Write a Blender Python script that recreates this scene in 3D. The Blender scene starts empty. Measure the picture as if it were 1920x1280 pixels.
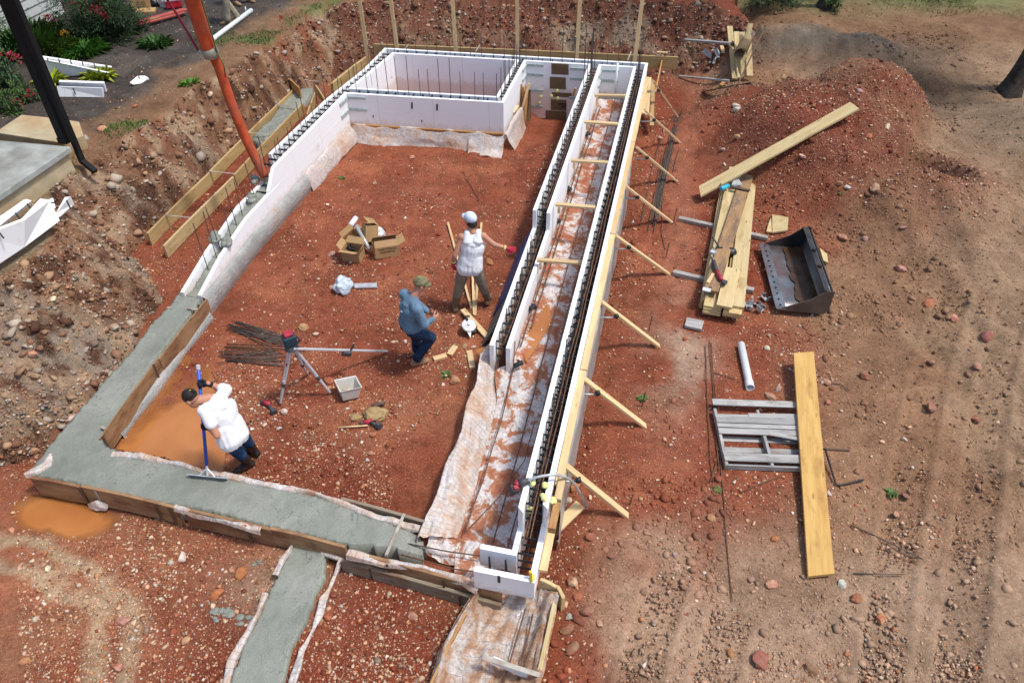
import bpy, math, random
import numpy as np
from mathutils import Vector, Matrix, Euler
from mathutils import noise as mn

# ------------------------------------------------------------------ camera, sky, sun, exposure
S = bpy.context.scene
COL = S.collection
CAM_H, CAM_P, CAM_F = 7.7, math.radians(41.4), 1400.0
cd = bpy.data.cameras.new("camera"); cam = bpy.data.objects.new("camera", cd); COL.objects.link(cam)
cam.location = (0, 0, CAM_H); cam.rotation_euler = (math.pi / 2 - CAM_P, 0, 0)
cd.sensor_width = 36.0; cd.lens = CAM_F / 1920 * 36; cd.clip_end = 2000; cd.clip_start = 0.1
S.camera = cam
SUN = Vector((0.45, -0.08, 1.0)).normalized()
w = bpy.data.worlds.new("World"); S.world = w; w.use_nodes = True
wn = w.node_tree; bg = wn.nodes["Background"]
sky = wn.nodes.new("ShaderNodeTexSky"); sky.sky_type = 'NISHITA'; sky.sun_disc = False
sky.sun_elevation = math.asin(SUN.z); sky.sun_rotation = math.atan2(SUN.x, SUN.y)
sky.dust_density = 2.5; sky.air_density = 1.0
wn.links.new(sky.outputs[0], bg.inputs[0]); bg.inputs[1].default_value = 0.15
sd = bpy.data.lights.new("sun", 'SUN'); sd.energy = 2.45; sd.angle = math.radians(7.0); sd.color = (1.0, 0.965, 0.91)
sun = bpy.data.objects.new("sun", sd); COL.objects.link(sun); sun.location = (10, -3, 25)
sun.rotation_euler = SUN.to_track_quat('Z', 'Y').to_euler()
S.view_settings.view_transform = 'Standard'; S.view_settings.look = 'None'
S.view_settings.exposure = 0.27; S.view_settings.gamma = 1.0
random.seed(7); RS = np.random.RandomState(7)

# ------------------------------------------------------------------ helpers
def at(px, py, z=0.0):
    """a pixel of the photograph put back on the level plane at height z"""
    u = (px - 960) / CAM_F; v = (640 - py) / CAM_F
    dy = math.cos(CAM_P) + v * math.sin(CAM_P); dz = -math.sin(CAM_P) + v * math.cos(CAM_P)
    t = (z - CAM_H) / dz
    return Vector((u * t, dy * t, z))

WM = {}
def place(o, Mw, parent=None):
    if parent is not None:
        o.parent = parent; o.matrix_basis = WM[parent.name].inverted() @ Mw
    else:
        o.matrix_basis = Mw
    WM[o.name] = Mw.copy(); return o

def tag(o, label=None, cat=None, group=None, kind=None):
    if label: o["label"] = label
    if cat: o["category"] = cat
    if group: o["group"] = group
    if kind: o["kind"] = kind
    return o

def empty(name, loc, label, cat, group=None):
    o = bpy.data.objects.new(name, None); COL.objects.link(o); o.empty_display_size = 0.1
    place(o, Matrix.Translation(Vector(loc)))
    return tag(o, label, cat, group)

def rigid(o, Mw):
    """move a whole thing (its children follow)"""
    old = WM[o.name]; D = Mw @ old.inverted()
    o.matrix_basis = Mw; WM[o.name] = Mw.copy()
    def rec(p):
        for c in p.children:
            WM[c.name] = D @ WM[c.name]; rec(c)
    rec(o)

def copy_tree(o, Mw, parent=None, label=None, group=None):
    c = o.copy(); COL.objects.link(c)
    c.parent = None
    place(c, Mw, parent)
    if label: c["label"] = label
    if group: c["group"] = group
    D = Mw @ WM[o.name].inverted()
    for ch in list(o.children): copy_tree(ch, D @ WM[ch.name], c)
    return c

class MB:
    def __init__(s): s.v = []; s.f = []; s.uv = None
    def add(s, vs, fs):
        n = len(s.v); s.v += [Vector(p) for p in vs]; s.f += [tuple(i + n for i in q) for q in fs]; return s
    def box(s, c, d, R=None, jit=0.0):
        c = Vector(c); h = Vector(d) / 2; vs = []
        for z in (-1, 1):
            for y in (-1, 1):
                for x in (-1, 1):
                    p = Vector((x * h.x, y * h.y, z * h.z))
                    if jit: p += Vector((random.uniform(-jit, jit), random.uniform(-jit, jit), random.uniform(-jit, jit)))
                    vs.append(c + (R @ p if R else p))
        return s.add(vs, [(0, 2, 3, 1), (4, 5, 7, 6), (0, 1, 5, 4), (2, 6, 7, 3), (0, 4, 6, 2), (1, 3, 7, 5)])
    def loft(s, rings, cap=True, closed=True):
        n = len(rings[0]); b = len(s.v); fs = []; vs = [p for r in rings for p in r]
        for i in range(len(rings) - 1):
            for j in range(n if closed else n - 1):
                k = (j + 1) % n; fs.append((i * n + j, i * n + k, (i + 1) * n + k, (i + 1) * n + j))
        if cap and closed:
            fs.append(tuple(range(n))[::-1]); m = (len(rings) - 1) * n; fs.append(tuple(range(m, m + n)))
        return s.add(vs, fs)
    def tube(s, pts, r, n=8, cap=True):
        pts = [Vector(p) for p in pts]; rr = r if isinstance(r, (list, tuple)) else [r] * len(pts)
        rings = []; up = None
        for i, p in enumerate(pts):
            a = pts[max(i - 1, 0)]; c = pts[min(i + 1, len(pts) - 1)]; t = (c - a).normalized()
            if up is None:
                up = Vector((0, 0, 1)) if abs(t.z) < 0.9 else Vector((1, 0, 0))
            x = t.cross(up)
            if x.length < 1e-5: x = t.cross(Vector((1, 0.3, 0)))
            x.normalize(); y = x.cross(t).normalized(); up = y
            rings.append([p + (x * math.cos(2 * math.pi * k / n) + y * math.sin(2 * math.pi * k / n)) * rr[i] for k in range(n)])
        return s.loft(rings, cap)
    def prism(s, poly, vec):
        n = len(poly); vec = Vector(vec); vs = [Vector(p) for p in poly]; vs += [p + vec for p in vs]
        fs = [tuple(range(n))[::-1], tuple(range(n, 2 * n))] + [(i, (i + 1) % n, n + (i + 1) % n, n + i) for i in range(n)]
        return s.add(vs, fs)
    def grid(s, P, uv=None):
        """P: array [a][b] of points -> sheet"""
        a = len(P); b = len(P[0]); n = len(s.v)
        s.v += [Vector(p) for r in P for p in r]
        s.f += [(n + i * b + j, n + i * b + j + 1, n + (i + 1) * b + j + 1, n + (i + 1) * b + j) for i in range(a - 1) for j in range(b - 1)]
        if uv is not None:
            s.uv = s.uv or []; s.uv += [q for r in uv for q in r]
        return s
    def ell(s, c, r, R=None, nu=12, nv=8):
        c = Vector(c); rings = []
        for i in range(nv + 1):
            a = math.pi * (i + 0.02) / (nv + 0.04) ; ring = []
            for j in range(nu):
                b = 2 * math.pi * j / nu
                p = Vector((r[0] * math.sin(a) * math.cos(b), r[1] * math.sin(a) * math.sin(b), r[2] * math.cos(a)))
                ring.append(c + (R @ p if R else p))
            rings.append(ring)
        return s.loft(rings)
    def build(s, name, mat, parent=None, smooth=False, label=None, cat=None, group=None, kind=None, origin=None, bevel=0):
        vs = s.v
        if origin is None:
            xs = [p.x for p in vs]; ys = [p.y for p in vs]; zs = [p.z for p in vs]
            origin = Vector(((min(xs) + max(xs)) / 2, (min(ys) + max(ys)) / 2, min(zs)))
        me = bpy.data.meshes.new(name); me.from_pydata([p - origin for p in vs], [], s.f)
        if s.uv:
            l = me.uv_layers.new(name="UVMap"); vi = np.empty(len(me.loops), int); me.loops.foreach_get("vertex_index", vi)
            l.data.foreach_set("uv", np.array(s.uv, dtype=np.float32)[vi].ravel())
        me.materials.append(mat); fix_normals(me)
        if smooth: me.polygons.foreach_set("use_smooth", [True] * len(me.polygons))
        o = bpy.data.objects.new(name, me); COL.objects.link(o)
        if bevel:
            m = o.modifiers.new("bevel", 'BEVEL'); m.width = bevel; m.segments = 2; m.limit_method = 'ANGLE'
        place(o, Matrix.Translation(origin), parent)
        return tag(o, label, cat, group, kind)

import bmesh
def fix_normals(me):
    bm = bmesh.new(); bm.from_mesh(me); bmesh.ops.recalc_face_normals(bm, faces=bm.faces); bm.to_mesh(me); bm.free(); me.update()

def frame(p0, p1, up=(0, 0, 1)):
    x = (Vector(p1) - Vector(p0)).normalized(); y = Vector(up).cross(x)
    if y.length < 1e-4: y = Vector((0, 1, 0))
    y.normalize(); z = x.cross(y)
    M = Matrix((x, y, z)).transposed().to_4x4(); M.translation = Vector(p0); return M

def beam(name, p0, p1, wd, th, mat, parent=None, label=None, cat=None, group=None, up=(0, 0, 1), cut0=0, cut1=0, warp=0.0, notch=False, top=True):
    """board whose local X runs along the grain; wd = local Y, th = local Z. p0,p1 on the middle of its top face"""
    p0 = Vector(p0); p1 = Vector(p1); L = (p1 - p0).length; M = frame(p0, p1, up)
    n = 8 if warp else 1; rings = []
    ph = random.random() * 6; e = min(0.004, wd / 6, th / 6)
    for i in range(n + 1):
        x = L * i / n; dz = warp * math.sin(math.pi * i / n + ph * 0.15); dy = warp * 0.5 * math.sin(2 * i / n + ph)
        def X(y): return x + (cut0 * y / wd if i == 0 else 0) + (cut1 * y / wd if i == n else 0)
        h = wd / 2; z1 = 0; z0 = -th
        q = [(-h + e, z0), (h - e, z0), (h, z0 + e), (h, z1 - e), (h - e, z1), (-h + e, z1), (-h, z1 - e), (-h, z0 + e)]
        rings.append([Vector((X(y), y + dy, z + dz)) for y, z in q])
    mb = MB().loft(rings)
    me = bpy.data.meshes.new(name); me.from_pydata(mb.v, [], mb.f); me.materials.append(mat); fix_normals(me)
    o = bpy.data.objects.new(name, me); COL.objects.link(o); place(o, M, parent)
    return tag(o, label, cat, group)

def off2(P, d):
    """mitred offset of an open plan polyline to its left by d"""
    P = [Vector((p[0], p[1])) for p in P]; out = []
    for i, p in enumerate(P):
        ns = []
        if i > 0: t = (p - P[i - 1]).normalized(); ns.append(Vector((-t.y, t.x)))
        if i < len(P) - 1: t = (P[i + 1] - p).normalized(); ns.append(Vector((-t.y, t.x)))
        if len(ns) == 2:
            m = (ns[0] + ns[1]).normalized(); m = m / max(0.3, m.dot(ns[0]))
        else: m = ns[0]
        out.append(p + m * d)
    return out

def resample(P, step):
    P = [Vector(p) for p in P]; out = [P[0].copy()]
    for a, b in zip(P[:-1], P[1:]):
        n = max(1, int(round((b - a).length / step)))
        for i in range(1, n + 1): out.append(a.lerp(b, i / n))
    return out

# numpy value noise
_T = np.random.RandomState(3).rand(256, 256).astype(np.float32)
def vnoise(x, y, s, seed=0):
    x = np.asarray(x) / s + seed * 17.3; y = np.asarray(y) / s + seed * 9.7
    xi = np.floor(x).astype(int); yi = np.floor(y).astype(int); fx = x - xi; fy = y - yi
    fx = fx * fx * (3 - 2 * fx); fy = fy * fy * (3 - 2 * fy)
    a = _T[xi & 255, yi & 255]; b = _T[(xi + 1) & 255, yi & 255]; c = _T[xi & 255, (yi + 1) & 255]; d = _T[(xi + 1) & 255, (yi + 1) & 255]
    return (a * (1 - fx) + b * fx) * (1 - fy) + (c * (1 - fx) + d * fx) * fy - 0.5
def fbm(x, y, s, o=4, seed=0, g=0.5):
    t = 0; a = 1.0
    for k in range(o): t = t + a * vnoise(x, y, s / 2 ** k, seed + k); a *= g
    return t
def sst(a, b, x):
    t = np.clip((x - a) / (b - a), 0, 1); return t * t * (3 - 2 * t)
def inpoly(x, y, P):
    r = np.zeros(np.shape(x), bool); n = len(P)
    for i in range(n):
        x0, y0 = P[i][0], P[i][1]; x1, y1 = P[(i + 1) % n][0], P[(i + 1) % n][1]
        c = ((y0 > y) != (y1 > y)) & (x < (x1 - x0) * (y - y0) / ((y1 - y0) if y1 != y0 else 1e-9) + x0); r ^= c
    return r
def dpoly(x, y, P):
    d = np.full(np.shape(x), 1e9)
    for a, b in zip(P[:-1], P[1:]):
        ax, ay = a[0], a[1]; vx, vy = b[0] - ax, b[1] - ay
        t = np.clip(((x - ax) * vx + (y - ay) * vy) / (vx * vx + vy * vy + 1e-12), 0, 1)
        d = np.minimum(d, np.hypot(x - ax - t * vx, y - ay - t * vy))
    return d

# ------------------------------------------------------------------ materials
def newmat(name, rough=0.8, spec=0.3, metal=0.0):
    m = bpy.data.materials.new(name); m.use_nodes = True; nt = m.node_tree; b = nt.nodes["Principled BSDF"]
    b.inputs["Roughness"].default_value = rough; b.inputs["Specular IOR Level"].default_value = spec; b.inputs["Metallic"].default_value = metal
    return m, nt, b
def nd(nt, t, **k):
    n = nt.nodes.new("ShaderNode" + t)
    for a, v in k.items():
        if a in n.inputs: n.inputs[a].default_value = v
        else: setattr(n, a, v)
    return n
def ramp(nt, src, stops):
    r = nt.nodes.new("ShaderNodeValToRGB"); e = r.color_ramp.elements
    while len(e) < len(stops): e.new(0.5)
    for q, (p, c) in zip(e, stops):
        q.position = p; q.color = tuple(c) + (1,) if len(c) == 3 else c
    nt.links.new(src, r.inputs[0]); return r.outputs[0]
def mixc(nt, fac, a, b, mode='MIX'):
    n = nt.nodes.new("ShaderNodeMix"); n.data_type = 'RGBA'; n.blend_type = mode
    for s, v in ((0, fac), (6, a), (7, b)):
        if hasattr(v, "links") or isinstance(v, bpy.types.NodeSocket): nt.links.new(v, n.inputs[s])
        elif isinstance(v, (int, float)): n.inputs[s].default_value = v
        else: n.inputs[s].default_value = tuple(v) + (1,)
    return n.outputs[2]
def mth(nt, op, a, b=None):
    n = nt.nodes.new("ShaderNodeMath"); n.operation = op
    for i, v in enumerate((a, b)):
        if v is None: continue
        if isinstance(v, (int, float)): n.inputs[i].default_value = v
        else: nt.links.new(v, n.inputs[i])
    return n.outputs[0]
def coords(nt, kind="Object", scale=(1, 1, 1), rnd=True):
    tc = nd(nt, "TexCoord"); mp = nd(nt, "Mapping"); mp.inputs["Scale"].default_value = scale
    nt.links.new(tc.outputs[kind], mp.inputs[0])
    if rnd:
        oi = nd(nt, "ObjectInfo"); s = mth(nt, 'MULTIPLY', oi.outputs["Random"], 37.0)
        nt.links.new(s, mp.inputs["Location"])
    return mp.outputs[0]
def noi(nt, vec, scale, detail=4, rough=0.55, dist=0.0):
    n = nd(nt, "TexNoise"); n.inputs["Scale"].default_value = scale; n.inputs["Detail"].default_value = detail
    n.inputs["Roughness"].default_value = rough; n.inputs["Distortion"].default_value = dist
    nt.links.new(vec, n.inputs["Vector"]); return n.outputs["Fac"]
def bump(nt, b, h, strength=0.3, dist=0.01):
    n = nd(nt, "Bump"); n.inputs["Strength"].default_value = strength; n.inputs["Distance"].default_value = dist
    nt.links.new(h, n.inputs["Height"]); nt.links.new(n.outputs[0], b.inputs["Normal"])
def setc(nt, b, c): nt.links.new(c, b.inputs["Base Color"])

def simple(name, c, var=0.25, scale=8, rough=0.8, spec=0.3, metal=0.0, bmp=0.15, dirt=None, dirt_amt=0.4, bscale=None):
    m, nt, b = newmat(name, rough, spec, metal); v = coords(nt)
    n = noi(nt, v, scale, 5); lo = tuple(x * (1 - var) for x in c); hi = tuple(min(1, x * (1 + var)) for x in c)
    col = ramp(nt, n, [(0.3, lo), (0.7, hi)])
    if dirt:
        d = noi(nt, v, scale * 0.35, 6, 0.65); f = ramp(nt, d, [(0.55 - dirt_amt * 0.3, (0, 0, 0)), (0.75, (1, 1, 1))])
        fm = mth(nt, 'MULTIPLY', f, dirt_amt * 2 if dirt_amt < 0.5 else 1.0); col = mixc(nt, fm, col, dirt)
    setc(nt, b, col)
    if bmp: bump(nt, b, noi(nt, v, bscale or scale * 6, 4), bmp, 0.01)
    return m

def wood(name, c1, c2, stain=None, stain_amt=0.3, rough=0.75, knots=True, var=0.25):
    m, nt, b = newmat(name, rough, 0.25)
    v = coords(nt, "Object", (0.9, 9, 9)); n1 = noi(nt, v, 1.4, 5, 0.6, 0.6)
    col = ramp(nt, n1, [(0.3, c1), (0.68, c2)])
    v2 = coords(nt, "Object", (2.5, 140, 140)); n2 = noi(nt, v2, 1.0, 3)
    g = ramp(nt, n2, [(0.3, (0.72, 0.70, 0.66)), (0.65, (1.06, 1.05, 1.03))]); col = mixc(nt, 0.6, col, g, 'MULTIPLY')
    if knots:
        vk = coords(nt, "Object", (2.0, 7, 7)); vo = nd(nt, "TexVoronoi"); vo.inputs["Scale"].default_value = 1.0; nt.links.new(vk, vo.inputs["Vector"])
        k = ramp(nt, vo.outputs["Distance"], [(0.05, (1, 1, 1)), (0.13, (0, 0, 0))])
        col = mixc(nt, mth(nt, 'MULTIPLY', k, 0.75), col, tuple(x * 0.35 for x in c1))
    if stain:
        vs = coords(nt, "Object", (1, 2.5, 2.5)); d = noi(nt, vs, 2.2, 6, 0.68)
        lo = 0.62 - 0.35 * stain_amt
        f = ramp(nt, d, [(lo, (0, 0, 0)), (lo + 0.16, (1, 1, 1))]); col = mixc(nt, mth(nt, 'MULTIPLY', f, 0.85), col, stain)
    oi = nd(nt, "ObjectInfo"); h = nd(nt, "HueSaturation"); nt.links.new(col, h.inputs["Color"])
    nt.links.new(mth(nt, 'ADD', mth(nt, 'MULTIPLY', oi.outputs["Random"], var), 1 - var / 2), h.inputs["Value"])
    setc(nt, b, h.outputs[0]); bump(nt, b, n2, 0.15, 0.004)
    return m

RED = (0.235, 0.066, 0.034)
def make_mats():
    M = {}
    M['pine'] = wood("pine", (0.60, 0.41, 0.20), (0.74, 0.56, 0.32), (0.40, 0.20, 0.09), 0.12)
    M['treated'] = wood("treated_pine", (0.53, 0.405, 0.19), (0.68, 0.54, 0.30), (0.36, 0.22, 0.10), 0.2)
    M['gold'] = wood("golden_plank", (0.50, 0.29, 0.085), (0.64, 0.41, 0.14), (0.36, 0.19, 0.06), 0.32)
    M['form'] = wood("form_board", (0.26, 0.15, 0.075), (0.38, 0.23, 0.12), (0.17, 0.07, 0.035), 0.45)
    M['formy'] = wood("form_board_yellow", (0.42, 0.28, 0.12), (0.54, 0.40, 0.19), (0.30, 0.17, 0.07), 0.25)
    M['greyform'] = wood("grey_form", (0.21, 0.17, 0.12), (0.30, 0.25, 0.18), (0.18, 0.08, 0.04), 0.3)
    M['weathered'] = wood("weathered_wood", (0.30, 0.30, 0.29), (0.50, 0.49, 0.47), (0.22, 0.19, 0.16), 0.35, knots=False)
    M['plank_brown'] = wood("brown_plank", (0.26, 0.15, 0.075), (0.42, 0.26, 0.13), (0.14, 0.10, 0.08), 0.4)
    M['osb'] = wood("plywood", (0.42, 0.21, 0.075), (0.56, 0.32, 0.13), (0.28, 0.13, 0.05), 0.3)
    M['darkwood'] = wood("dark_wood", (0.13, 0.075, 0.045), (0.21, 0.12, 0.07), (0.09, 0.06, 0.05), 0.4)
    M['redwood'] = wood("red_edge_board", (0.35, 0.06, 0.055), (0.46, 0.10, 0.085), (0.40, 0.24, 0.12), 0.25)
    # foam
    m, nt, b = newmat("foam", 0.75, 0.25); v = coords(nt)
    n = noi(nt, v, 1.6, 6, 0.7); col = ramp(nt, n, [(0.61, (0.90, 0.905, 0.91)), (0.70, (0.78, 0.70, 0.64)), (0.77, (0.60, 0.36, 0.22))])
    n2 = noi(nt, v, 26, 2); sp = ramp(nt, n2, [(0.745, (1, 1, 1)), (0.78, (0.55, 0.45, 0.40))]); col = mixc(nt, 0.7, col, sp, 'MULTIPLY')
    ge0 = nd(nt, "NewGeometry"); sp0 = nd(nt, "SeparateXYZ"); nt.links.new(ge0.outputs["Position"], sp0.inputs[0])
    for kx, ky, of in ((.2167, .9762, .3), (.9762, -.2167, .1)):
        s_ = mth(nt, 'ADD', mth(nt, 'MULTIPLY', sp0.outputs[0], kx), mth(nt, 'MULTIPLY', sp0.outputs[1], ky)); fr = mth(nt, 'FRACT', mth(nt, 'ADD', mth(nt, 'DIVIDE', s_, 1.22), 20 + of)); jl = ramp(nt, fr, [(0.0, (1, 1, 1)), (0.006, (1, 1, 1)), (0.009, (0, 0, 0))]); col = mixc(nt, mth(nt, 'MULTIPLY', jl, 0.45), col, (0.42, 0.40, 0.40))
    ge = nd(nt, "NewGeometry"); sz_ = nd(nt, "SeparateXYZ"); nt.links.new(ge.outputs["Position"], sz_.inputs[0]); lowm = ramp(nt, mth(nt, 'ADD', sz_.outputs[2], mth(nt, 'MULTIPLY', noi(nt, v, 9, 6, 0.75), 0.45)), [(0.60, (1, 1, 1)), (0.70, (0, 0, 0))]); col = mixc(nt, mth(nt, 'MULTIPLY', lowm, 0.38), col, (0.58, 0.36, 0.22))
    setc(nt, b, col); vo = nd(nt, "TexVoronoi"); vo.inputs["Scale"].default_value = 150; nt.links.new(v, vo.inputs["Vector"]); bump(nt, b, vo.outputs["Distance"], 0.12, 0.004)
    M['foam'] = m
    # concrete
    m, nt, b = newmat("wet_concrete", 0.42, 0.4); v = coords(nt, rnd=False)
    n = noi(nt, v, 1.3, 5, 0.6); col = ramp(nt, n, [(0.3, (0.20, 0.212, 0.175)), (0.7, (0.30, 0.312, 0.262))])
    f = noi(nt, v, 70, 3, 0.7); col = mixc(nt, 0.55, col, ramp(nt, f, [(0.3, (0.6, 0.6, 0.6)), (0.6, (1.1, 1.1, 1.1))]), 'MULTIPLY')
    cr = noi(nt, v, 2.1, 3, 0.6, 1.4); lin = mth(nt, 'ABSOLUTE', mth(nt, 'SUBTRACT', cr, 0.5))
    ck = ramp(nt, lin, [(0.0, (0.42, 0.42, 0.42)), (0.010, (1, 1, 1))]); col = mixc(nt, ramp(nt, n, [(0.45, (0, 0, 0)), (0.6, (1, 1, 1))]), col, mixc(nt, 1.0, col, ck, 'MULTIPLY'))
    setc(nt, b, col); hh = mth(nt, 'ADD', mth(nt, 'MULTIPLY', noi(nt, v, 9, 5, 0.7), 1.0), mth(nt, 'MULTIPLY', f, 0.5)); tw = nd(nt, "TexWave"); tw.wave_type = 'RINGS'; tw.inputs["Scale"].default_value = 1.1; tw.inputs["Distortion"].default_value = 7.0; tw.inputs["Detail"].default_value = 3.0; tw.inputs["Detail Scale"].default_value = 0.7; nt.links.new(v, tw.inputs["Vector"]); hh = mth(nt, 'ADD', hh, mth(nt, 'MULTIPLY', tw.outputs["Fac"], 0.35)); bump(nt, b, hh, 0.6, 0.022)
    M['concrete'] = m
    M['slab'] = simple("old_concrete", (0.36, 0.38, 0.355), 0.25, 3, 0.85, 0.2, bmp=0.12, dirt=(0.12, 0.09, 0.065), dirt_amt=0.36, bscale=60)
    M['stucco'] = simple("stained_concrete", (0.48, 0.41, 0.27), 0.2, 2.5, 0.9, 0.1, bmp=0.12, dirt=(0.40, 0.20, 0.07), dirt_amt=0.5, bscale=70)
    M['rebar'] = simple("rebar_steel", (0.10, 0.088, 0.078), 0.35, 20, 0.6, 0.4, 0.3, dirt=(0.16, 0.07, 0.035), dirt_amt=0.35)
    M['rust'] = simple("rusty_rebar", (0.17, 0.085, 0.05), 0.3, 15, 0.75, 0.3, 0.1)
    M['blackplastic'] = simple("black_plastic", (0.022, 0.026, 0.03), 0.3, 20, 0.45, 0.4)
    M['galv'] = simple("galvanised_steel", (0.48, 0.50, 0.51), 0.2, 10, 0.4, 0.5, 0.3, dirt=(0.42, 0.24, 0.13), dirt_amt=0.15)
    M['strap'] = simple("form_strap", (0.46, 0.42, 0.36), 0.2, 12, 0.6, 0.4, 0.2, dirt=(0.26, 0.12, 0.06), dirt_amt=0.4)
    M['darkstrap'] = simple("rusty_strap", (0.11, 0.07, 0.05), 0.3, 12, 0.65, 0.4, 0.2)
    M['steel'] = simple("worn_bucket_steel", (0.21, 0.235, 0.26), 0.35, 4, 0.38, 0.5, 0.55, dirt=(0.20, 0.085, 0.04), dirt_amt=0.45)
    M['blacksteel'] = simple("black_steel", (0.035, 0.037, 0.04), 0.4, 5, 0.5, 0.4, 0.3, dirt=(0.12, 0.07, 0.04), dirt_amt=0.3)
    M['brownsteel'] = simple("muddy_steel", (0.11, 0.085, 0.065), 0.3, 4, 0.7, 0.3, 0.1, dirt=(0.2, 0.11, 0.06), dirt_amt=0.3)
    M['column'] = simple("black_paint", (0.010, 0.010, 0.011), 0.2, 6, 0.55, 0.2)
    M['pvc'] = simple("white_pvc", (0.80, 0.83, 0.82), 0.05, 4, 0.35, 0.5, dirt=(0.5, 0.36, 0.26), dirt_amt=0.1)
    M['hose'] = simple("orange_hose", (0.47, 0.075, 0.025), 0.3, 5, 0.55, 0.35, dirt=(0.30, 0.13, 0.085), dirt_amt=0.34, bscale=40)
    M['clamp'] = simple("grey_clamp", (0.33, 0.31, 0.25), 0.2, 9, 0.6, 0.4, 0.4, dirt=(0.2, 0.15, 0.1), dirt_amt=0.3)
    M['ropered'] = simple("red_rope", (0.25, 0.03, 0.05), 0.3, 60, 0.9)
    M['ropegreen'] = simple("olive_rope", (0.14, 0.16, 0.06), 0.3, 60, 0.9)
    M['card'] = simple("cardboard", (0.44, 0.28, 0.135), 0.12, 5, 0.9, 0.1, dirt=(0.3, 0.16, 0.08), dirt_amt=0.15)
    M['cardin'] = simple("cardboard_inside", (0.36, 0.22, 0.11), 0.12, 5, 0.9, 0.1)
    M['ink'] = simple("black_ink", (0.03, 0.028, 0.025), 0.1, 10, 0.9, bmp=0)
    M['inkgrey'] = simple("grey_ink", (0.13, 0.12, 0.12), 0.1, 10, 0.9, bmp=0)
    M['board_brown'] = simple("brown_patch_board", (0.155, 0.105, 0.06), 0.15, 6, 0.8, 0.2, dirt=(0.28, 0.2, 0.1), dirt_amt=0.2)
    M['yfoam'] = simple("spray_foam", (0.72, 0.72, 0.30), 0.15, 25, 0.8, 0.2, bmp=0.5)
    M['yellow'] = simple("yellow_plastic", (0.78, 0.55, 0.02), 0.1, 8, 0.4, 0.5)
    M['bluehandle'] = simple("blue_handle", (0.018, 0.10, 0.55), 0.15, 10, 0.45, 0.5)
    M['teal'] = simple("teal_can", (0.03, 0.42, 0.60), 0.1, 10, 0.4, 0.5)
    M['redtool'] = simple("red_tool", (0.38, 0.03, 0.05), 0.2, 20, 0.5, 0.4)
    M['greytool'] = simple("dark_grey_tool", (0.06, 0.06, 0.065), 0.3, 20, 0.55, 0.4)
    M['alu'] = simple("aluminium", (0.62, 0.64, 0.65), 0.1, 8, 0.4, 0.5, 0.25)
    M['white'] = simple("white_plastic", (0.82, 0.83, 0.84), 0.06, 8, 0.5, 0.4)
    M['redcooler'] = simple("red_cooler", (0.50, 0.015, 0.03), 0.1, 8, 0.4, 0.5)
    M['bin'] = simple("milky_bin", (0.60, 0.58, 0.54), 0.1, 8, 0.4, 0.4, dirt=(0.40, 0.24, 0.15), dirt_amt=0.3)
    M['canvas'] = simple("tan_canvas", (0.36, 0.25, 0.12), 0.25, 14, 0.9, 0.1, bmp=0.3)
    M['leather'] = simple("brown_leather", (0.12, 0.075, 0.055), 0.3, 14, 0.6, 0.3)
    M['bark'] = simple("bark", (0.055, 0.046, 0.038), 0.5, 9, 0.95, 0.1, bmp=0.9, bscale=22)
    M['siding'] = simple("grey_siding", (0.52, 0.54, 0.52), 0.06, 5, 0.5, 0.4, bmp=0)
    M['bagblue'] = simple("pale_blue_bag", (0.52, 0.60, 0.68), 0.2, 18, 0.3, 0.5, bmp=0.4)
    M['bagclear'] = simple("clear_bag", (0.60, 0.62, 0.64), 0.25, 16, 0.25, 0.5, bmp=0.4)
    M['bagblack'] = simple("black_bag", (0.02, 0.022, 0.026), 0.3, 16, 0.3, 0.5, bmp=0.4)
    M['bluebd'] = simple("blue_board", (0.02, 0.055, 0.17), 0.2, 6, 0.6, 0.3, dirt=(0.15, 0.08, 0.05), dirt_amt=0.2)
    M['greybd'] = simple("grey_green_board", (0.13, 0.145, 0.125), 0.2, 6, 0.7, 0.3, dirt=(0.18, 0.09, 0.05), dirt_amt=0.2)
    # people
    M['skin'] = simple("skin", (0.50, 0.235, 0.15), 0.12, 10, 0.55, 0.35, bmp=0.05)
    M['hair'] = simple("dark_hair", (0.018, 0.013, 0.01), 0.4, 60, 0.5, 0.4, bmp=0.5)
    M['tee'] = simple("white_cotton", (0.78, 0.79, 0.81), 0.06, 6, 0.9, 0.1, bmp=0.25, bscale=22, dirt=(0.60, 0.52, 0.46), dirt_amt=0.16)
    M['blueshirt'] = simple("slate_blue_shirt", (0.125, 0.205, 0.285), 0.15, 6, 0.85, 0.15, bmp=0.2, bscale=30)
    M['jeans'] = simple("dark_jeans", (0.022, 0.042, 0.085), 0.4, 7, 0.9, 0.1, bmp=0.2, bscale=40)
    M['jeans2'] = simple("blue_jeans", (0.025, 0.065, 0.15), 0.5, 7, 0.9, 0.1, bmp=0.2, bscale=40)
    M['khaki'] = simple("khaki_cotton", (0.255, 0.205, 0.15), 0.2, 6, 0.9, 0.1, bmp=0.2, bscale=40, dirt=(0.2, 0.12, 0.08), dirt_amt=0.2)
    M['khaki2'] = simple("pale_khaki_cotton", (0.33, 0.29, 0.215), 0.2, 6, 0.9, 0.1, bmp=0.2, bscale=40)
    M['boot'] = simple("muddy_boot", (0.17, 0.115, 0.07), 0.3, 9, 0.8, 0.2)
    M['tanboot'] = simple("tan_boot", (0.33, 0.20, 0.115), 0.25, 9, 0.8, 0.2)
    M['rubber'] = simple("black_rubber", (0.02, 0.018, 0.017), 0.4, 9, 0.45, 0.4, dirt=(0.12, 0.07, 0.04), dirt_amt=0.25)
    M['glove'] = simple("black_glove", (0.02, 0.02, 0.024), 0.3, 20, 0.8, 0.2)
    M['redglove'] = simple("red_glove", (0.45, 0.035, 0.06), 0.25, 20, 0.8, 0.2)
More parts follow.
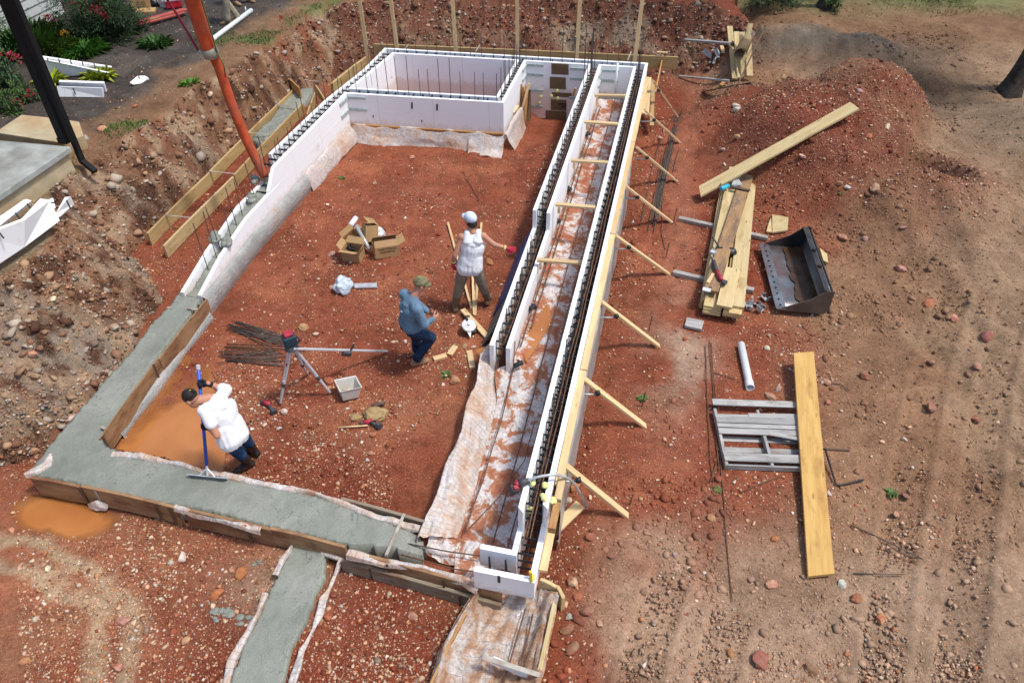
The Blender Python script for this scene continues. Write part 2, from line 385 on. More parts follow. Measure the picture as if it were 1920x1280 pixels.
    M['camo'] = simple("camo_cap", (0.20, 0.19, 0.10), 0.6, 16, 0.9, 0.1, dirt=(0.10, 0.08, 0.05), dirt_amt=0.4)
    M['cap'] = simple("white_cap", (0.62, 0.70, 0.78), 0.08, 8, 0.85, 0.2)
    M['belt'] = simple("brown_belt", (0.06, 0.03, 0.02), 0.2, 12, 0.6)
    # object-coloured rock
    m, nt, b = newmat("rock", 0.85, 0.2); oi = nd(nt, "ObjectInfo"); v = coords(nt)
    n = noi(nt, v, 7, 6, 0.65); c = mixc(nt, ramp(nt, n, [(0.4, (0, 0, 0)), (0.7, (1, 1, 1))]), oi.outputs["Color"], (0.30, 0.085, 0.045))
    c = mixc(nt, 0.6, c, ramp(nt, noi(nt, v, 30, 4), [(0.3, (0.65, 0.62, 0.6)), (0.65, (1.1, 1.1, 1.1))]), 'MULTIPLY')
    setc(nt, b, c); bump(nt, b, noi(nt, v, 25, 5), 0.5, 0.01); M['rock'] = m
    # attribute coloured (gravel, leaves)
    for nm, rg, sp in (("gravel", 0.9, 0.15), ("leaf", 0.6, 0.25)):
        m, nt, b = newmat(nm, rg, sp); a = nd(nt, "Attribute"); a.attribute_name = "col"; setc(nt, b, a.outputs["Color"])
        if nm == "leaf":
            b.inputs["Subsurface Weight"].default_value = 0.0
        M[nm] = m
    # soil
    m, nt, b = newmat("soil", 0.93, 0.12); a = nd(nt, "Attribute"); a.attribute_name = "col"; v = coords(nt, rnd=False)
    c = mixc(nt, 1.0, a.outputs["Color"], (1.22, 1.24, 1.22), 'MULTIPLY')
    c = mixc(nt, 0.72, c, ramp(nt, noi(nt, v, 3.5, 9, 0.78), [(0.30, (0.45, 0.42, 0.40)), (0.5, (0.97, 0.97, 0.97)), (0.70, (1.38, 1.42, 1.46))]), 'MULTIPLY'); c = mixc(nt, 0.55, c, ramp(nt, noi(nt, v, 0.8, 5, 0.65, 0.5), [(0.34, (0.55, 0.52, 0.50)), (0.5, (1, 1, 1)), (0.68, (1.2, 1.22, 1.24))]), 'MULTIPLY')
    c = mixc(nt, 0.8, c, ramp(nt, noi(nt, v, 32, 5, 0.75), [(0.30, (0.55, 0.52, 0.50)), (0.52, (1, 1, 1)), (0.75, (1.35, 1.38, 1.42))]), 'MULTIPLY')
    for sc, th, colr, amt in ((48, 0.20, (0.56, 0.33, 0.20), 0.80), (95, 0.22, (0.60, 0.42, 0.29), 0.75), (24, 0.13, (0.46, 0.20, 0.10), 0.7)):
        vo = nd(nt, "TexVoronoi"); vo.inputs["Scale"].default_value = sc; nt.links.new(v, vo.inputs["Vector"])
        d = ramp(nt, vo.outputs["Distance"], [(th, (1, 1, 1)), (th + 0.12, (0, 0, 0))])
        sep = nd(nt, "SeparateColor"); nt.links.new(vo.outputs["Color"], sep.inputs[0])
        pick = ramp(nt, sep.outputs[0], [(0.66, (0, 0, 0)), (0.70, (1, 1, 1))])
        al = nd(nt, "Attribute"); al.attribute_name = "peb"
        f = mth(nt, 'MULTIPLY', mth(nt, 'MULTIPLY', d, pick), mth(nt, 'MULTIPLY', al.outputs["Fac"], amt)); c = mixc(nt, f, c, colr)
    setc(nt, b, c)
    h = mth(nt, 'ADD', noi(nt, v, 14, 7, 0.75), mth(nt, 'MULTIPLY', noi(nt, v, 70, 4, 0.7), 0.4)); bump(nt, b, h, 0.95, 0.04)
    M['soil'] = m
    # puddle
    m, nt, b = newmat("muddy_water", 0.07, 0.5); v = coords(nt, rnd=False); dp = nd(nt, "Attribute"); dp.attribute_name = "dep"; nt.links.new(ramp(nt, dp.outputs["Fac"], [(0.0, (0.25, 0.25, 0.25)), (0.5, (1, 1, 1))]), b.inputs["Alpha"])
    c = ramp(nt, noi(nt, v, 0.9, 4), [(0.35, (0.36, 0.13, 0.035)), (0.65, (0.47, 0.19, 0.062))]); setc(nt, b, c); bump(nt, b, noi(nt, v, 5, 3), 0.01, 0.01); M['puddle'] = m
    # plastic sheets (UV in metres, print across)
    def sheet(name, mud, lines=True):
        m, nt, b = newmat(name, 0.28, 0.5); v = coords(nt, rnd=False); tc = nd(nt, "TexCoord")
        n = noi(nt, v, 2.4 if mud < 0.5 else 3.4, 8, 0.72, 0.5)
        c = ramp(nt, n, [(0.32, (0.76, 0.73, 0.71)), (0.47, (0.66, 0.59, 0.54)), (0.57, (0.56, 0.41, 0.31)), (0.70, (0.40, 0.19, 0.10))]) if mud < 0.5 else \
            ramp(nt, n, [(0.30, (0.80, 0.77, 0.76)), (0.47, (0.70, 0.64, 0.61)), (0.505, (0.44, 0.19, 0.09)), (0.60, (0.36, 0.105, 0.045)), (0.70, (0.17, 0.05, 0.03))])
        if lines and mud > 0.5: c = ramp(nt, n, [(0.32, (0.68, 0.65, 0.63)), (0.45, (0.55, 0.48, 0.43)), (0.54, (0.42, 0.26, 0.16)), (0.63, (0.28, 0.13, 0.07)), (0.74, (0.15, 0.07, 0.04))])
        c = mixc(nt, 0.6, c, ramp(nt, noi(nt, v, 11, 6, 0.75, 1.0), [(0.3, (0.78, 0.76, 0.76)), (0.6, (1.08, 1.08, 1.08))]), 'MULTIPLY')
        if lines:
            sx = nd(nt, "SeparateXYZ"); nt.links.new(tc.outputs["UV"], sx.inputs[0])
            wob = mth(nt, 'MULTIPLY', noi(nt, v, 3, 3), 0.10)
            q = mth(nt, 'FRACT', mth(nt, 'MULTIPLY', mth(nt, 'ADD', sx.outputs[1], wob), 12.0))
            ln = ramp(nt, q, [(0.0, (1, 1, 1)), (0.05, (1, 1, 1)), (0.09, (0, 0, 0))]); c = mixc(nt, mth(nt, 'MULTIPLY', ln, 0.55), c, (0.10, 0.09, 0.11))
        setc(nt, b, c); rg = mth(nt, 'ABSOLUTE', mth(nt, 'SUBTRACT', noi(nt, v, 5, 4, 0.6, 1.5), 0.5)); rg2 = mth(nt, 'ABSOLUTE', mth(nt, 'SUBTRACT', noi(nt, v, 13, 3, 0.6, 1.0), 0.5)); bump(nt, b, mth(nt, 'ADD', rg, mth(nt, 'MULTIPLY', rg2, .5)), 0.9, 0.035)
        cl = ramp(nt, rg, [(0.0, (1, 1, 1)), (0.06, (0.74, 0.74, 0.74))]); al = mixc(nt, ramp(nt, n, [(0.46, (0, 0, 0)), (0.56, (1, 1, 1))]), cl, (0.97, 0.97, 0.97)); nt.links.new(al, b.inputs['Alpha'])
        rr = ramp(nt, n, [(0.4, (0.16, 0.16, 0.16)), (0.6, (0.55, 0.55, 0.55))]); nt.links.new(rr, b.inputs["Roughness"])
        return m
    M['sheet'] = sheet("plastic_sheet", 0.2); M['sheetmud'] = sheet("brown_muddy_plastic", 0.7); M['sheetplain'] = sheet("plastic_sheet_plain", 0.2, False); M['mudsheet'] = sheet("muddy_plastic_sheet", 0.8, False)
    m, nt, b = newmat("grey_plastic_wrap", 0.3, 0.5); v = coords(nt, rnd=False); n = noi(nt, v, 2.0, 6, 0.65)
    c = ramp(nt, n, [(0.35, (0.27, 0.28, 0.265)), (0.55, (0.40, 0.395, 0.37)), (0.68, (0.40, 0.31, 0.24)), (0.8, (0.36, 0.18, 0.09))])
    setc(nt, b, c); rg = mth(nt, 'ABSOLUTE', mth(nt, 'SUBTRACT', noi(nt, v, 6, 4, 0.6, 1.5), 0.5)); bump(nt, b, rg, 0.9, 0.05); M['wrap'] = m
    return M
MT = make_mats()
# ------------------------------------------------------------------ terrain
TOE = [(-12, 4.6), (-9.0, 5.5), (-7.1, 6.0), (-6.25, 6.35), (-6.0, 7.5), (-5.8, 8.8), (-5.75, 9.9), (-6.75, 10.9), (-6.55, 12.5), (-6.15, 14.5), (-5.65, 16.8), (-5.0, 18.6), (-3.9, 19.5), (-2.0, 19.7), (1.0, 19.3), (4.5, 18.9), (6.2, 18.6)]
CREST = [(-12, 6.8), (-9.6, 7.1), (-8.3, 7.5), (-7.5, 8.5), (-7.25, 9.8), (-7.75, 11.2), (-7.7, 12.6), (-7.15, 14.0), (-6.5, 16.0), (-5.9, 18.0), (-5.3, 20.0), (-4.0, 22.0), (-1.0, 22.8), (2.0, 22.4), (5.0, 21.2), (6.2, 20.0)]
BANK = TOE + CREST[::-1]
UPPER = [(-400, 6.8)] + CREST + [(6.2, 600), (-400, 600)]
RIDGE = [(-12, 5.0), (-6.6, 5.05), (-5.5, 4.9), (-4.4, 4.3), (-4.1, 3.4), (-4.0, 0.5), (-12, 0.5)]
def g2(x, y, cx, cy, rx, ry, a=0.0, p=1.0):
    c, s = math.cos(a), math.sin(a); u = ((x - cx) * c + (y - cy) * s) / rx; v = (-(x - cx) * s + (y - cy) * c) / ry
    return np.exp(-(u * u + v * v) ** p)

def masks(x, y):
    x = np.asarray(x, float); y = np.asarray(y, float)
    wx = x + 0.25 * fbm(x, y, 1.1, 4, 11); wy = y + 0.25 * fbm(x, y, 1.1, 4, 12)
    dT = dpoly(wx, wy, TOE); dC = dpoly(wx, wy, CREST)
    bank = inpoly(wx, wy, BANK); upper = inpoly(wx, wy, UPPER) & ~bank
    t = np.where(upper, 1.0, np.where(bank, dT / (dT + dC + 1e-9), 0.0))
    rw = x - (0.222 * y - 0.69)
    right = sst(0.0, 0.5, rw) * (y < 19.5) + (y >= 19.5) * sst(5.2, 7.0, x)
    mound = np.maximum.reduce([1.15 * g2(x, y, 6.3, 14.4, 1.75, 2.3, 0.0, 1.8), 1.2 * g2(x, y, 7.5, 15.4, 1.35, 1.3, 0, 2.2), 0.55 * g2(x, y, 7.6, 12.3, 1.5, 1.6, 0, 1.5), 0.6 * g2(x, y, 5.2, 16.2, 1.3, 1.3, 0, 1.5)])
    berm = np.maximum.reduce([0.6 * g2(x, y, 6.7, 19.0, 1.7, 0.65, -0.12, 1.4), 0.4 * g2(x, y, 8.5, 18.6, 1.2, 0.5, -0.25, 1.4)])
    heap = 0.75 * g2(x, y, 11.6, 14.0, 2.2, 1.7, -0.4, 1.6)
    return dict(t=t, bank=bank, upper=upper, right=right, mound=mound, berm=berm, heap=heap, rw=rw)

def H(x, y, fine=True):
    x = np.asarray(x, float); y = np.asarray(y, float); m = masks(x, y); t = m['t']
    ph = np.where(x < -4.2, 1.15, 1.15 + 0.0 * x)
    prof = np.where(t < 0.85, t / 0.85 * 0.97, 0.97 + (t - 0.85) / 0.15 * 0.03)
    z = ph * prof
    z = z + 0.14 * (y - 8) / 10 * m['upper'] * (x < -5)
    r = m['right'] * (1 - np.clip(t, 0, 1))
    zr = 0.10 + 0.30 * sst(5.5, 8.0, x) * sst(4, 10, y) + 0.42 * sst(15.5, 19.5, y) * sst(4.2, 6.5, x) + 0.12 * sst(19, 26, y) + 0.10 * sst(4.5, 5.5, x)
    zr = zr - 0.45 * g2(x, y, 4.15, 17.2, 0.9, 0.8) - 0.25 * g2(x, y, 9.6, 16.9, 0.9, 0.45, -0.5)
    zr = zr + np.maximum(m['mound'], m['berm']) + m['heap'] - 0.5 * g2(x, y, 7.95, 12.75, 0.75, 0.36, -0.9, 2.0)
    z = z * (1 - r) + r * zr
    # room: falls away at the foot of the back wall
    bay = sst(-0.3, 0.4, x - 0.16 * (y - 15)) * sst(14.9, 16.8, y) * (m['rw'] < 0) * (~m['upper']) * (~m['bank'])
    z = z - 0.36 * bay
    # low ridge at the near left and the trench under the footing
    d = dpoly(x, y, RIDGE[1:6]); z = z + np.where(inpoly(x, y, RIDGE), sst(0, 0.7, d) * 0.26, 0.0)
    z = z - 0.10 * g2(x, y, -5.55, 5.50, 0.95, 0.36, -0.24) - 0.06 * g2(x, y, -4.2, 6.85, 0.75, 1.0, -.2, 1.6)
    if fine:
        amp = 0.035 + 0.10 * m['bank'] + 0.07 * np.clip(m['mound'] * 1.4, 0, 1) * r + 0.05 * r * sst(4.6, 6, x) + 0.05 * m['berm'] + 0.03 * inpoly(x, y, RIDGE)
        room = (m['rw'] < 0) & ~m['bank'] & ~m['upper'] & (y > 5); amp = np.where(room, 0.03, amp)
        z = z + amp * (1.1 * fbm(x, y, 0.9, 6, 21, 0.58)) + np.clip(m['berm'] + m['mound'] * r, 0, 1) * .09 * (.25 - np.abs(fbm(x, y, .6, 4, 57, .6)))
        z = z + m['bank'] * (.13 * (.5 - np.abs(fbm(x + .6 * y, y * 1.3, 0.8, 5, 39, .62)) * 2.2)) + m['bank'] * (0.14 * np.abs(fbm(x, y, 0.45, 5, 33, .65)) * 2 - .05) + m['bank'] * .05 * np.abs(fbm(x, y, 0.17, 3, 36))
        tr = sst(5.6, 6.6, x + 0.5 * fbm(x, y, 2, 2, 5)) * (y < 12) * r
        u = (x + 0.12 * y); z = z + tr * 0.03 * np.sin(u * 8.5 + 2 * fbm(x, y, 1.5, 3, 8)) + tr * 0.012 * np.sin(u * 55 + 3 * fbm(x, y, .6, 3, 9)) * sst(0, .3, fbm(x, y, 1.6, 2, 19)) + tr * 0.05 * fbm(x * 2.2, y * 0.5, 0.5, 4, 44)
    return z

def Hs(x, y): return float(H(np.array([x]), np.array([y]))[0])
def G(px, py, dz=0.0):
    """a pixel put back on the terrain"""
    zs = np.linspace(2.6, -0.7, 1200); u = (px - 960) / CAM_F; v = (640 - py) / CAM_F
    dy = math.cos(CAM_P) + v * math.sin(CAM_P); d3 = -math.sin(CAM_P) + v * math.cos(CAM_P)
    t = (zs - CAM_H) / d3; h = H(u * t, dy * t); k = np.argmax(h >= zs); z = float(h[k])
    p = at(px, py, z); p.z = z + dz; return p

def soilcol(x, y):
    m = masks(x, y); n = np.shape(x); C = np.zeros(n + (3,))
    n1 = fbm(x, y, 2.2, 5, 51); n2 = fbm(x, y, 0.7, 5, 61); n3 = fbm(x, y, 5, 3, 71)
    def mix(f, c):
        nonlocal C; C = C * (1 - np.clip(f, 0, 1)[..., None]) + np.array(c) * np.clip(f, 0, 1)[..., None]
    C[:] = RED
    mix(sst(0.0, 0.5, n2) * 0.6, (0.33, 0.105, 0.05)); mix(sst(0.0, 0.45, -n1) * 0.7, (0.175, 0.035, 0.018))
    # trodden, lighter floor near the front of the room and by the tripod
    mix(sst(9.5, 6.0, y) * (m['rw'] < 0) * (0.35 + n1), (0.36, 0.145, 0.075))
    # right hand side: red strip, then brown, then tan
    r = m['right'] * (1 - m['t'])
    mix(r * sst(3.7, 5.0, x + 0.45 * sst(7, 4, y) * 3 + 1.2 * n1 + .6 * n2 - 2.2 * g2(x, y, 5.8, 13.6, 2.5, 3.1, 0, 2)), (0.265, 0.145, 0.083))
    mix(r * sst(5.6, 7.4, x + 1.6 * n3 + 0.9 * n2 - 3 * g2(x, y, 6.4, 14, 2.3, 2.6, 0, 2)) * 0.9, (0.285, 0.185, 0.115))
    mix(r * sst(-0.3, 0.7, x - 0.8 + 0.5 * n2 + .4 * n1) * sst(5.9, 4.3, y + n2 + .6 * n1) * 0.92, (0.36, 0.235, 0.155))
    mix(r * sst(0.45, 0.1, np.abs(m['rw'] - 1.15 + 0.3 * n1)) * 0.5 * sst(8.5, 10.5, y), (0.33, 0.13, 0.075))
    mix(r * g2(x, y, 2.55, 8.3, 0.5, 1.2, -0.2) * 0.8 * sst(-.2, .3, n2), (0.40, 0.30, 0.22))
    mix(np.clip(m['berm'] * 2.4, 0, 1) * r, (0.155, 0.125, 0.095)); mix(np.clip(m['heap'] * 1.8, 0, 1) * r, (0.26, 0.182, 0.118))
    mix(r * sst(18.3, 19.6, y + 0.8 * n1) * sst(5.5, 6.5, x), (0.20, 0.112, 0.062)); mix(r * sst(20.5, 22.5, y + 1.5 * n1 - 0.08 * (14 - x)), (0.15, 0.145, 0.062))
    mix(r * g2(x, y, 9.8, 17.0, 1.5, 0.9, -0.4) * .8, (0.12, 0.08, 0.05))
    mix(r * np.clip(m['mound'] * 1.3, 0, 1) * 0.85 * (0.75 + n2), (0.155, 0.046, 0.027)); mix(r * np.clip(m['mound'], 0, 1) * sst(0.12, 0.4, n1 + .2 * n2) * 0.6, (0.215, 0.105, 0.07))
    # bank on the left: mixed rubble
    b = m['bank'] * 1.0 * (x < -4.0)
    mix(b, (0.19, 0.092, 0.052)); mix(b * sst(-0.0, 0.35, n2 + 0.3 * n1), (0.25, 0.175, 0.12)); mix(b * sst(0.10, 0.45, n1 - 0.2 * n2), (0.205, 0.058, 0.030)); mix(b * sst(0.15, 0.5, -n2), (0.26, 0.14, 0.075))
    mix(b * sst(0.16, 0.0, np.abs(n1 - 0.02)) * 0.6 * (y < 11), (0.25, 0.225, 0.185)); n6 = fbm(x, y, 0.22, 4, 77); mix(b * sst(.1, .3, n6), (0.085, 0.04, 0.024)); mix(b * sst(.12, .3, -n6), (0.31, 0.205, 0.13))
    b2 = m['bank'] * (x >= -4.6); mix(b2, (0.135, 0.052, 0.032)); mix(b2 * sst(0.1, 0.4, n2), (0.18, 0.10, 0.06)); mix(b2 * sst(0.15, 0.35, n1 + .3 * n2) * sst(0, 1.5, x), (0.21, 0.155, 0.11))
    u = m['upper'] * (x < 3.0); mix(u, (0.165, 0.10, 0.06)); mix(u * sst(0.9, 0.3, dpoly(x, y, CREST)) * 0.8, (0.20, 0.105, 0.058))
    mix(u * (x < -4) * (y < 11.5), (0.20, 0.148, 0.09))
    mu = u * sst(0.7, 1.3, dpoly(x, y, CREST) + 0.7 * n2 + 0.4 * n1) * sst(12.3, 13.2, y + n2); mix(mu, (0.060, 0.050, 0.044)); mix(mu * sst(0.12, 0.3, n2) * .6, (0.10, 0.085, 0.07))
    mix(u * sst(0.16, 0.36, n1 + 0.3 * n2) * sst(2.2, 0.6, dpoly(x, y, CREST)) * (y > 11), (0.115, 0.13, 0.045))
    # near left
    q = inpoly(x, y, RIDGE); mix(q * sst(-0.15, 0.35, n2 + n1 * .5) * .8, (0.26, 0.125, 0.065)); mix(sst(0.17, 0.03, np.abs(dpoly(x, y, RIDGE[1:6]) - 0.14 + 0.3 * n2)) * 0.75 * (y < 5.6) * (x < -3.2), (0.45, 0.335, 0.21))
    mix(g2(x, y, -2.75, 4.55, 0.6, 0.4) * 0.8, (0.34, 0.225, 0.15))
    peb = np.clip(0.75 + n2 + 0.25 * q + 0.3 * np.clip(m['mound'], 0, 1) - 0.9 * mu - 0.45 * r * sst(5.5, 7, x), 0.05, 1.2)
    peb = np.where(m['upper'] & (x > 3), peb * 0.5, peb)
    return np.clip(C, 0.01, 1), peb

def marks(X, Y):
    """boot prints and tyre tracks pressed into the soil"""
    D = np.zeros(X.shape); xs, ys = X[0], Y[:, 0]; r = np.random.RandomState(21)
    def dent(cx, cy, a, rx, ry, d):
        i0, i1 = np.searchsorted(ys, (cy - .4, cy + .4)); j0, j1 = np.searchsorted(xs, (cx - .4, cx + .4)); x, y = X[i0:i1, j0:j1], Y[i0:i1, j0:j1]
        q = g2(x, y, cx, cy, rx, ry, a, 3); e = g2(x, y, cx, cy, rx * 1.5, ry * 1.3, a, 2); D[i0:i1, j0:j1] += -d * q + d * .5 * (e - q) * (e > q)
    for k in range(60):
        y = 6 + 9 * r.rand(); x = -4 + 3.4 * r.rand() + .2 * (y - 8); a = r.rand() * 6.28
        for s in range(6):
            o = .09 * (-1) ** s; dent(x + .6 * s * math.sin(a) * -1 + o * math.cos(a), y + .6 * s * math.cos(a) + o * math.sin(a), a + .2 * r.randn(), .055, .14, .016 + .012 * r.rand())
    for k in range(26):
        y = 4 + 12 * r.rand(); x = .222 * y - .69 + .9 + .5 * r.randn(); a = -.2 + .3 * r.randn()
        for s in range(5): dent(x + .1 * (-1) ** s, y + .62 * s, a, .055, .14, .02)
    for P in ([(1655, 1340), (1672, 1180), (1692, 1020), (1712, 880), (1745, 700), (1790, 540)], [(1800, 1340), (1815, 1180), (1830, 1020), (1845, 880), (1868, 700), (1900, 560)], [(1180, 1340), (1215, 1200), (1262, 1060)], [(1330, 1340), (1352, 1230), (1380, 1130)]):
        W = [at(a, b, .3) for a, b in P]; S_ = 0
        for a, b in zip(W[:-1], W[1:]):
            v = (b - a); L = math.hypot(v.x, v.y); tx, ty = v.x / L, v.y / L; s = (X - a.x) * tx + (Y - a.y) * ty; d = (X - a.x) * -ty + (Y - a.y) * tx
            for o in (-.0, ):
                dd = np.abs(d - o); ins = (s > -.02) & (s < L + .02) & (dd < .24); lug = np.sin((s + S_) * 2 * math.pi / .13 + dd * 16)
                D += ins * (-.028 * sst(.24, .17, dd) + .013 * lug * sst(.22, .15, dd)) + ((s > 0) & (s < L) & (dd >= .18) & (dd < .34)) * .02 * sst(.34, .25, dd) * sst(.18, .25, dd)
            S_ += L
    return D

def build_ground():
    def axis(lo, hi, a, b, st, gr):
        v = list(np.arange(a, b, st)); s = st
        while v[-1] < hi: s *= gr; v.append(v[-1] + s)
        s = st; u = []
        q = a
        while q > lo: s *= gr; q -= s; u.append(q)
        return np.array(u[::-1] + v)
    xs = axis(-400, 400, -8.2, 9.0, 0.042, 1.06); ys = np.array(list(axis(-40, 4, 2.6, 4.0, 0.035, 1.12)[:-1]))
    ys = ys[ys < 4.0]; v = list(ys); s = 0.035
    while v[-1] < 500:
        s = max(s, 0.0048 * v[-1] + 0.012) if v[-1] < 24 else s * 1.08
        v.append(v[-1] + s)
    ys = np.array(v); X, Y = np.meshgrid(xs, ys); Z = H(X, Y)
    Z = Z + marks(X, Y)
    n = X.size; co = np.stack([X, Y, Z], -1).reshape(-1, 3).astype(np.float32)
    a, b = X.shape; i = np.arange(n).reshape(a, b); q = np.stack([i[:-1, :-1], i[:-1, 1:], i[1:, 1:], i[1:, :-1]], -1).reshape(-1, 4)
    me = bpy.data.meshes.new("ground"); me.vertices.add(n); me.vertices.foreach_set("co", co.ravel())
    me.loops.add(q.size); me.loops.foreach_set("vertex_index", q.ravel().astype(np.int32)); me.polygons.add(len(q))
    me.polygons.foreach_set("loop_start", np.arange(0, q.size, 4, dtype=np.int32)); me.update(calc_edges=True); me.polygons.foreach_set("use_smooth", np.ones(len(q), bool))
    C, P = soilcol(X, Y); at_ = me.attributes.new("col", 'FLOAT_COLOR', 'POINT')
    at_.data.foreach_set("color", np.concatenate([C.reshape(-1, 3), np.ones((n, 1))], 1).astype(np.float32).ravel())
    ap = me.attributes.new("peb", 'FLOAT', 'POINT'); ap.data.foreach_set("value", P.ravel().astype(np.float32))
    me.materials.append(MT['soil']); o = bpy.data.objects.new("ground", me); COL.objects.link(o); WM[o.name] = Matrix(); o["kind"] = "structure"
    print("ground verts", n)
build_ground()

# ------------------------------------------------------------------ gravel (one object, nobody could count it)
ICO_V = None
def ico(sub):
    bm = bmesh.new(); bmesh.ops.create_icosphere(bm, subdivisions=sub, radius=1.0); bm.verts.ensure_lookup_table()
    v = np.array([p.co[:] for p in bm.verts]); f = np.array([[q.index for q in p.verts] for p in bm.faces]); bm.free(); return v, f
def lumps(name, xyz, rad, cols, mat, sub=1, flat=0.65, kind="stuff", rough=0.35, label=None, cat=None):
    V, F = ico(sub); n = len(xyz); k = len(V)
    ang = RS.rand(n, 3) * 6.28; sc = rad[:, None] * np.stack([0.7 + 0.6 * RS.rand(n), 0.7 + 0.6 * RS.rand(n), flat * (0.6 + 0.6 * RS.rand(n))], 1)
    P = V[None] * (1 + rough * (RS.rand(n, k, 1) - 0.5) * 1.6)
    ti = (RS.rand(n) - 0.5) * 0.9; c, s = np.cos(ti)[:, None], np.sin(ti)[:, None]
    P = P * sc[:, None, :]; x, y, z = P[..., 0], P[..., 1], P[..., 2]; y, z = y * c - z * s, y * s + z * c
    c, s = np.cos(ang[:, 0])[:, None], np.sin(ang[:, 0])[:, None]; x, y = x * c - y * s, x * s + y * c
    P = np.stack([x, y, z], -1) + xyz[:, None, :]; co = P.reshape(-1, 3).astype(np.float32)
    fi = (F[None] + (np.arange(n) * k)[:, None, None]).reshape(-1).astype(np.int32); nf = n * len(F)
    me = bpy.data.meshes.new(name); me.vertices.add(n * k); me.vertices.foreach_set("co", co.ravel()); me.loops.add(nf * 3); me.loops.foreach_set("vertex_index", fi)
    me.polygons.add(nf); me.polygons.foreach_set("loop_start", np.arange(0, nf * 3, 3, dtype=np.int32)); me.update(calc_edges=True)
    a = me.attributes.new("col", 'FLOAT_COLOR', 'POINT'); cc = np.repeat(np.concatenate([cols, np.ones((n, 1))], 1), k, 0).astype(np.float32); a.data.foreach_set("color", cc.ravel())
    me.materials.append(mat); o = bpy.data.objects.new(name, me); COL.objects.link(o); WM[o.name] = Matrix(); o["kind"] = kind
    return tag(o, label, cat)

FOOT = []   # plan polygons that keep gravel out (filled below)
def scatter():
    pal = np.array([(0.60, 0.35, 0.21), (0.50, 0.23, 0.115), (0.66, 0.47, 0.32), (0.66, 0.55, 0.42), (0.40, 0.15, 0.08), (0.33, 0.22, 0.15), (0.60, 0.36, 0.22), (0.28, 0.09, 0.05), (0.72, 0.66, 0.58)])
    pw = np.array([0.2, 0.17, 0.15, 0.07, 0.14, 0.07, 0.12, 0.06, 0.02])
    N = 380000; y = 2.9 + 20 * RS.rand(N) ** 1.35; hw = 1.5 + 0.80 * np.hypot(y, 3); x = (RS.rand(N) * 2 - 1) * np.minimum(hw * 0.95, 12.5)
    m = masks(x, y); C, peb = soilcol(x, y); n2 = fbm(x, y, 0.8, 4, 91); n5 = fbm(x, y, 3.0, 3, 95)
    room = (m['rw'] < 0) & ~m['bank'] & ~m['upper']
    dens = np.where(room, 0.16 + 0.55 * sst(0.0, 0.35, n2) + 0.25 * sst(9, 6, y), 0.4)
    dens = np.where(m['bank'] & (x < -3.5), 0.9 * sst(-0.3, 0.3, n2), dens); dens = np.where(m['upper'], 0.09, dens)
    dens = np.where(m['right'] > 0.5, 0.25 + 0.5 * np.clip(m['mound'] * 1.3, 0, 1) + 0.3 * sst(0, .4, n2), dens)
    dens = np.where((m['right'] > 0.5) & (np.abs(m['rw'] - 1.15) < 0.45) & (y > 9), 0.12, dens)
    dens = np.where(inpoly(x, y, RIDGE), 0.6, dens); dens = dens * np.where((m['right'] > .5) & ((m['berm'] > .2) | (y > 19)), 0.25, 1)
    keep = RS.rand(N) < dens * 0.8 * np.where(room, 1, np.where(m['bank'], 1, .5 + .75 * sst(-.15, .3, n5 + .6 * n2)))
    for P in FOOT: keep &= ~inpoly(x, y, P)
    x, y, C = x[keep], y[keep], C[keep]; n = len(x); bk = m['bank'][keep]; rt = (m['right'] > 0.5)[keep] & (x > 5.4) & (m['mound'][keep] < .3)
    r = (0.0055 + 0.0075 * RS.rand(n) + 0.022 * RS.rand(n) ** 10 + 0.020 * bk * RS.rand(n) ** 4) * np.where(rt, .7, .92)
    col = pal[RS.choice(len(pal), n, p=pw / pw.sum())] * (0.62 + 0.5 * RS.rand(n, 1)); own = C * (0.75 + 0.7 * RS.rand(n, 1)); f = np.where(bk, 0.72, np.where(rt, 0.85, np.where((y < 5) & (x > .8), .7, 0.25)))[:, None]; sel = RS.rand(n, 1) < f
    col = np.where(sel, own, col); g = bk & (RS.rand(n) < 0.3); col[g] = np.array((0.42, 0.37, 0.31)) * (0.6 + 0.7 * RS.rand(g.sum(), 1))
    z = H(x, y) + r * 0.25
    o = lumps("gravel", np.stack([x, y, z], 1), r, np.clip(col, 0, 0.9), MT['gravel'], 1, 0.55, rough=0.75, label="loose gravel and stone chips strewn over the red soil", cat="gravel")
    print("gravel", n)
    # clods of soil
    N = 95000; y = 2.9 + 19 * RS.rand(N) ** 1.3; x = (RS.rand(N) * 2 - 1) * 12; m = masks(x, y); C, _ = soilcol(x, y); n2 = fbm(x, y, 1.0, 4, 97)
    d = np.where(m['bank'], 0.8, np.where((m['right'] > .5) & ((x > 4.6) | (y < 6)), 0.10 + 0.9 * sst(0.02, .3, n2), 0.03)); d = np.where(m['mound'] > .3, 0.4, d); d = np.where(m['upper'], 0.02, d)
    k = RS.rand(N) < d
    for P in FOOT: k &= ~inpoly(x, y, P)
    x, y, C = x[k], y[k], C[k]; n = len(x); r = (0.008 + 0.013 * RS.rand(n) + 0.045 * RS.rand(n) ** 12) * np.where(m['bank'][k], 1.5, 1.0)
    lumps("soil_clods", np.stack([x, y, H(x, y) + r * 0.1], 1), r, np.clip(np.where(m['bank'][k][:, None] & (RS.rand(n, 1) < .55), np.array([(0.33, .27, .21), (.36, .22, .13), (.27, .15, .09), (.42, .34, .26), (.22, .11, .065)])[RS.randint(0, 5, n)], C) * (0.75 + 0.5 * RS.rand(n, 1)), 0, 1), MT['gravel'], 1, 0.8, rough=0.62, label="crumbly clods of soil lying on the dug banks and heaps", cat="soil clods")
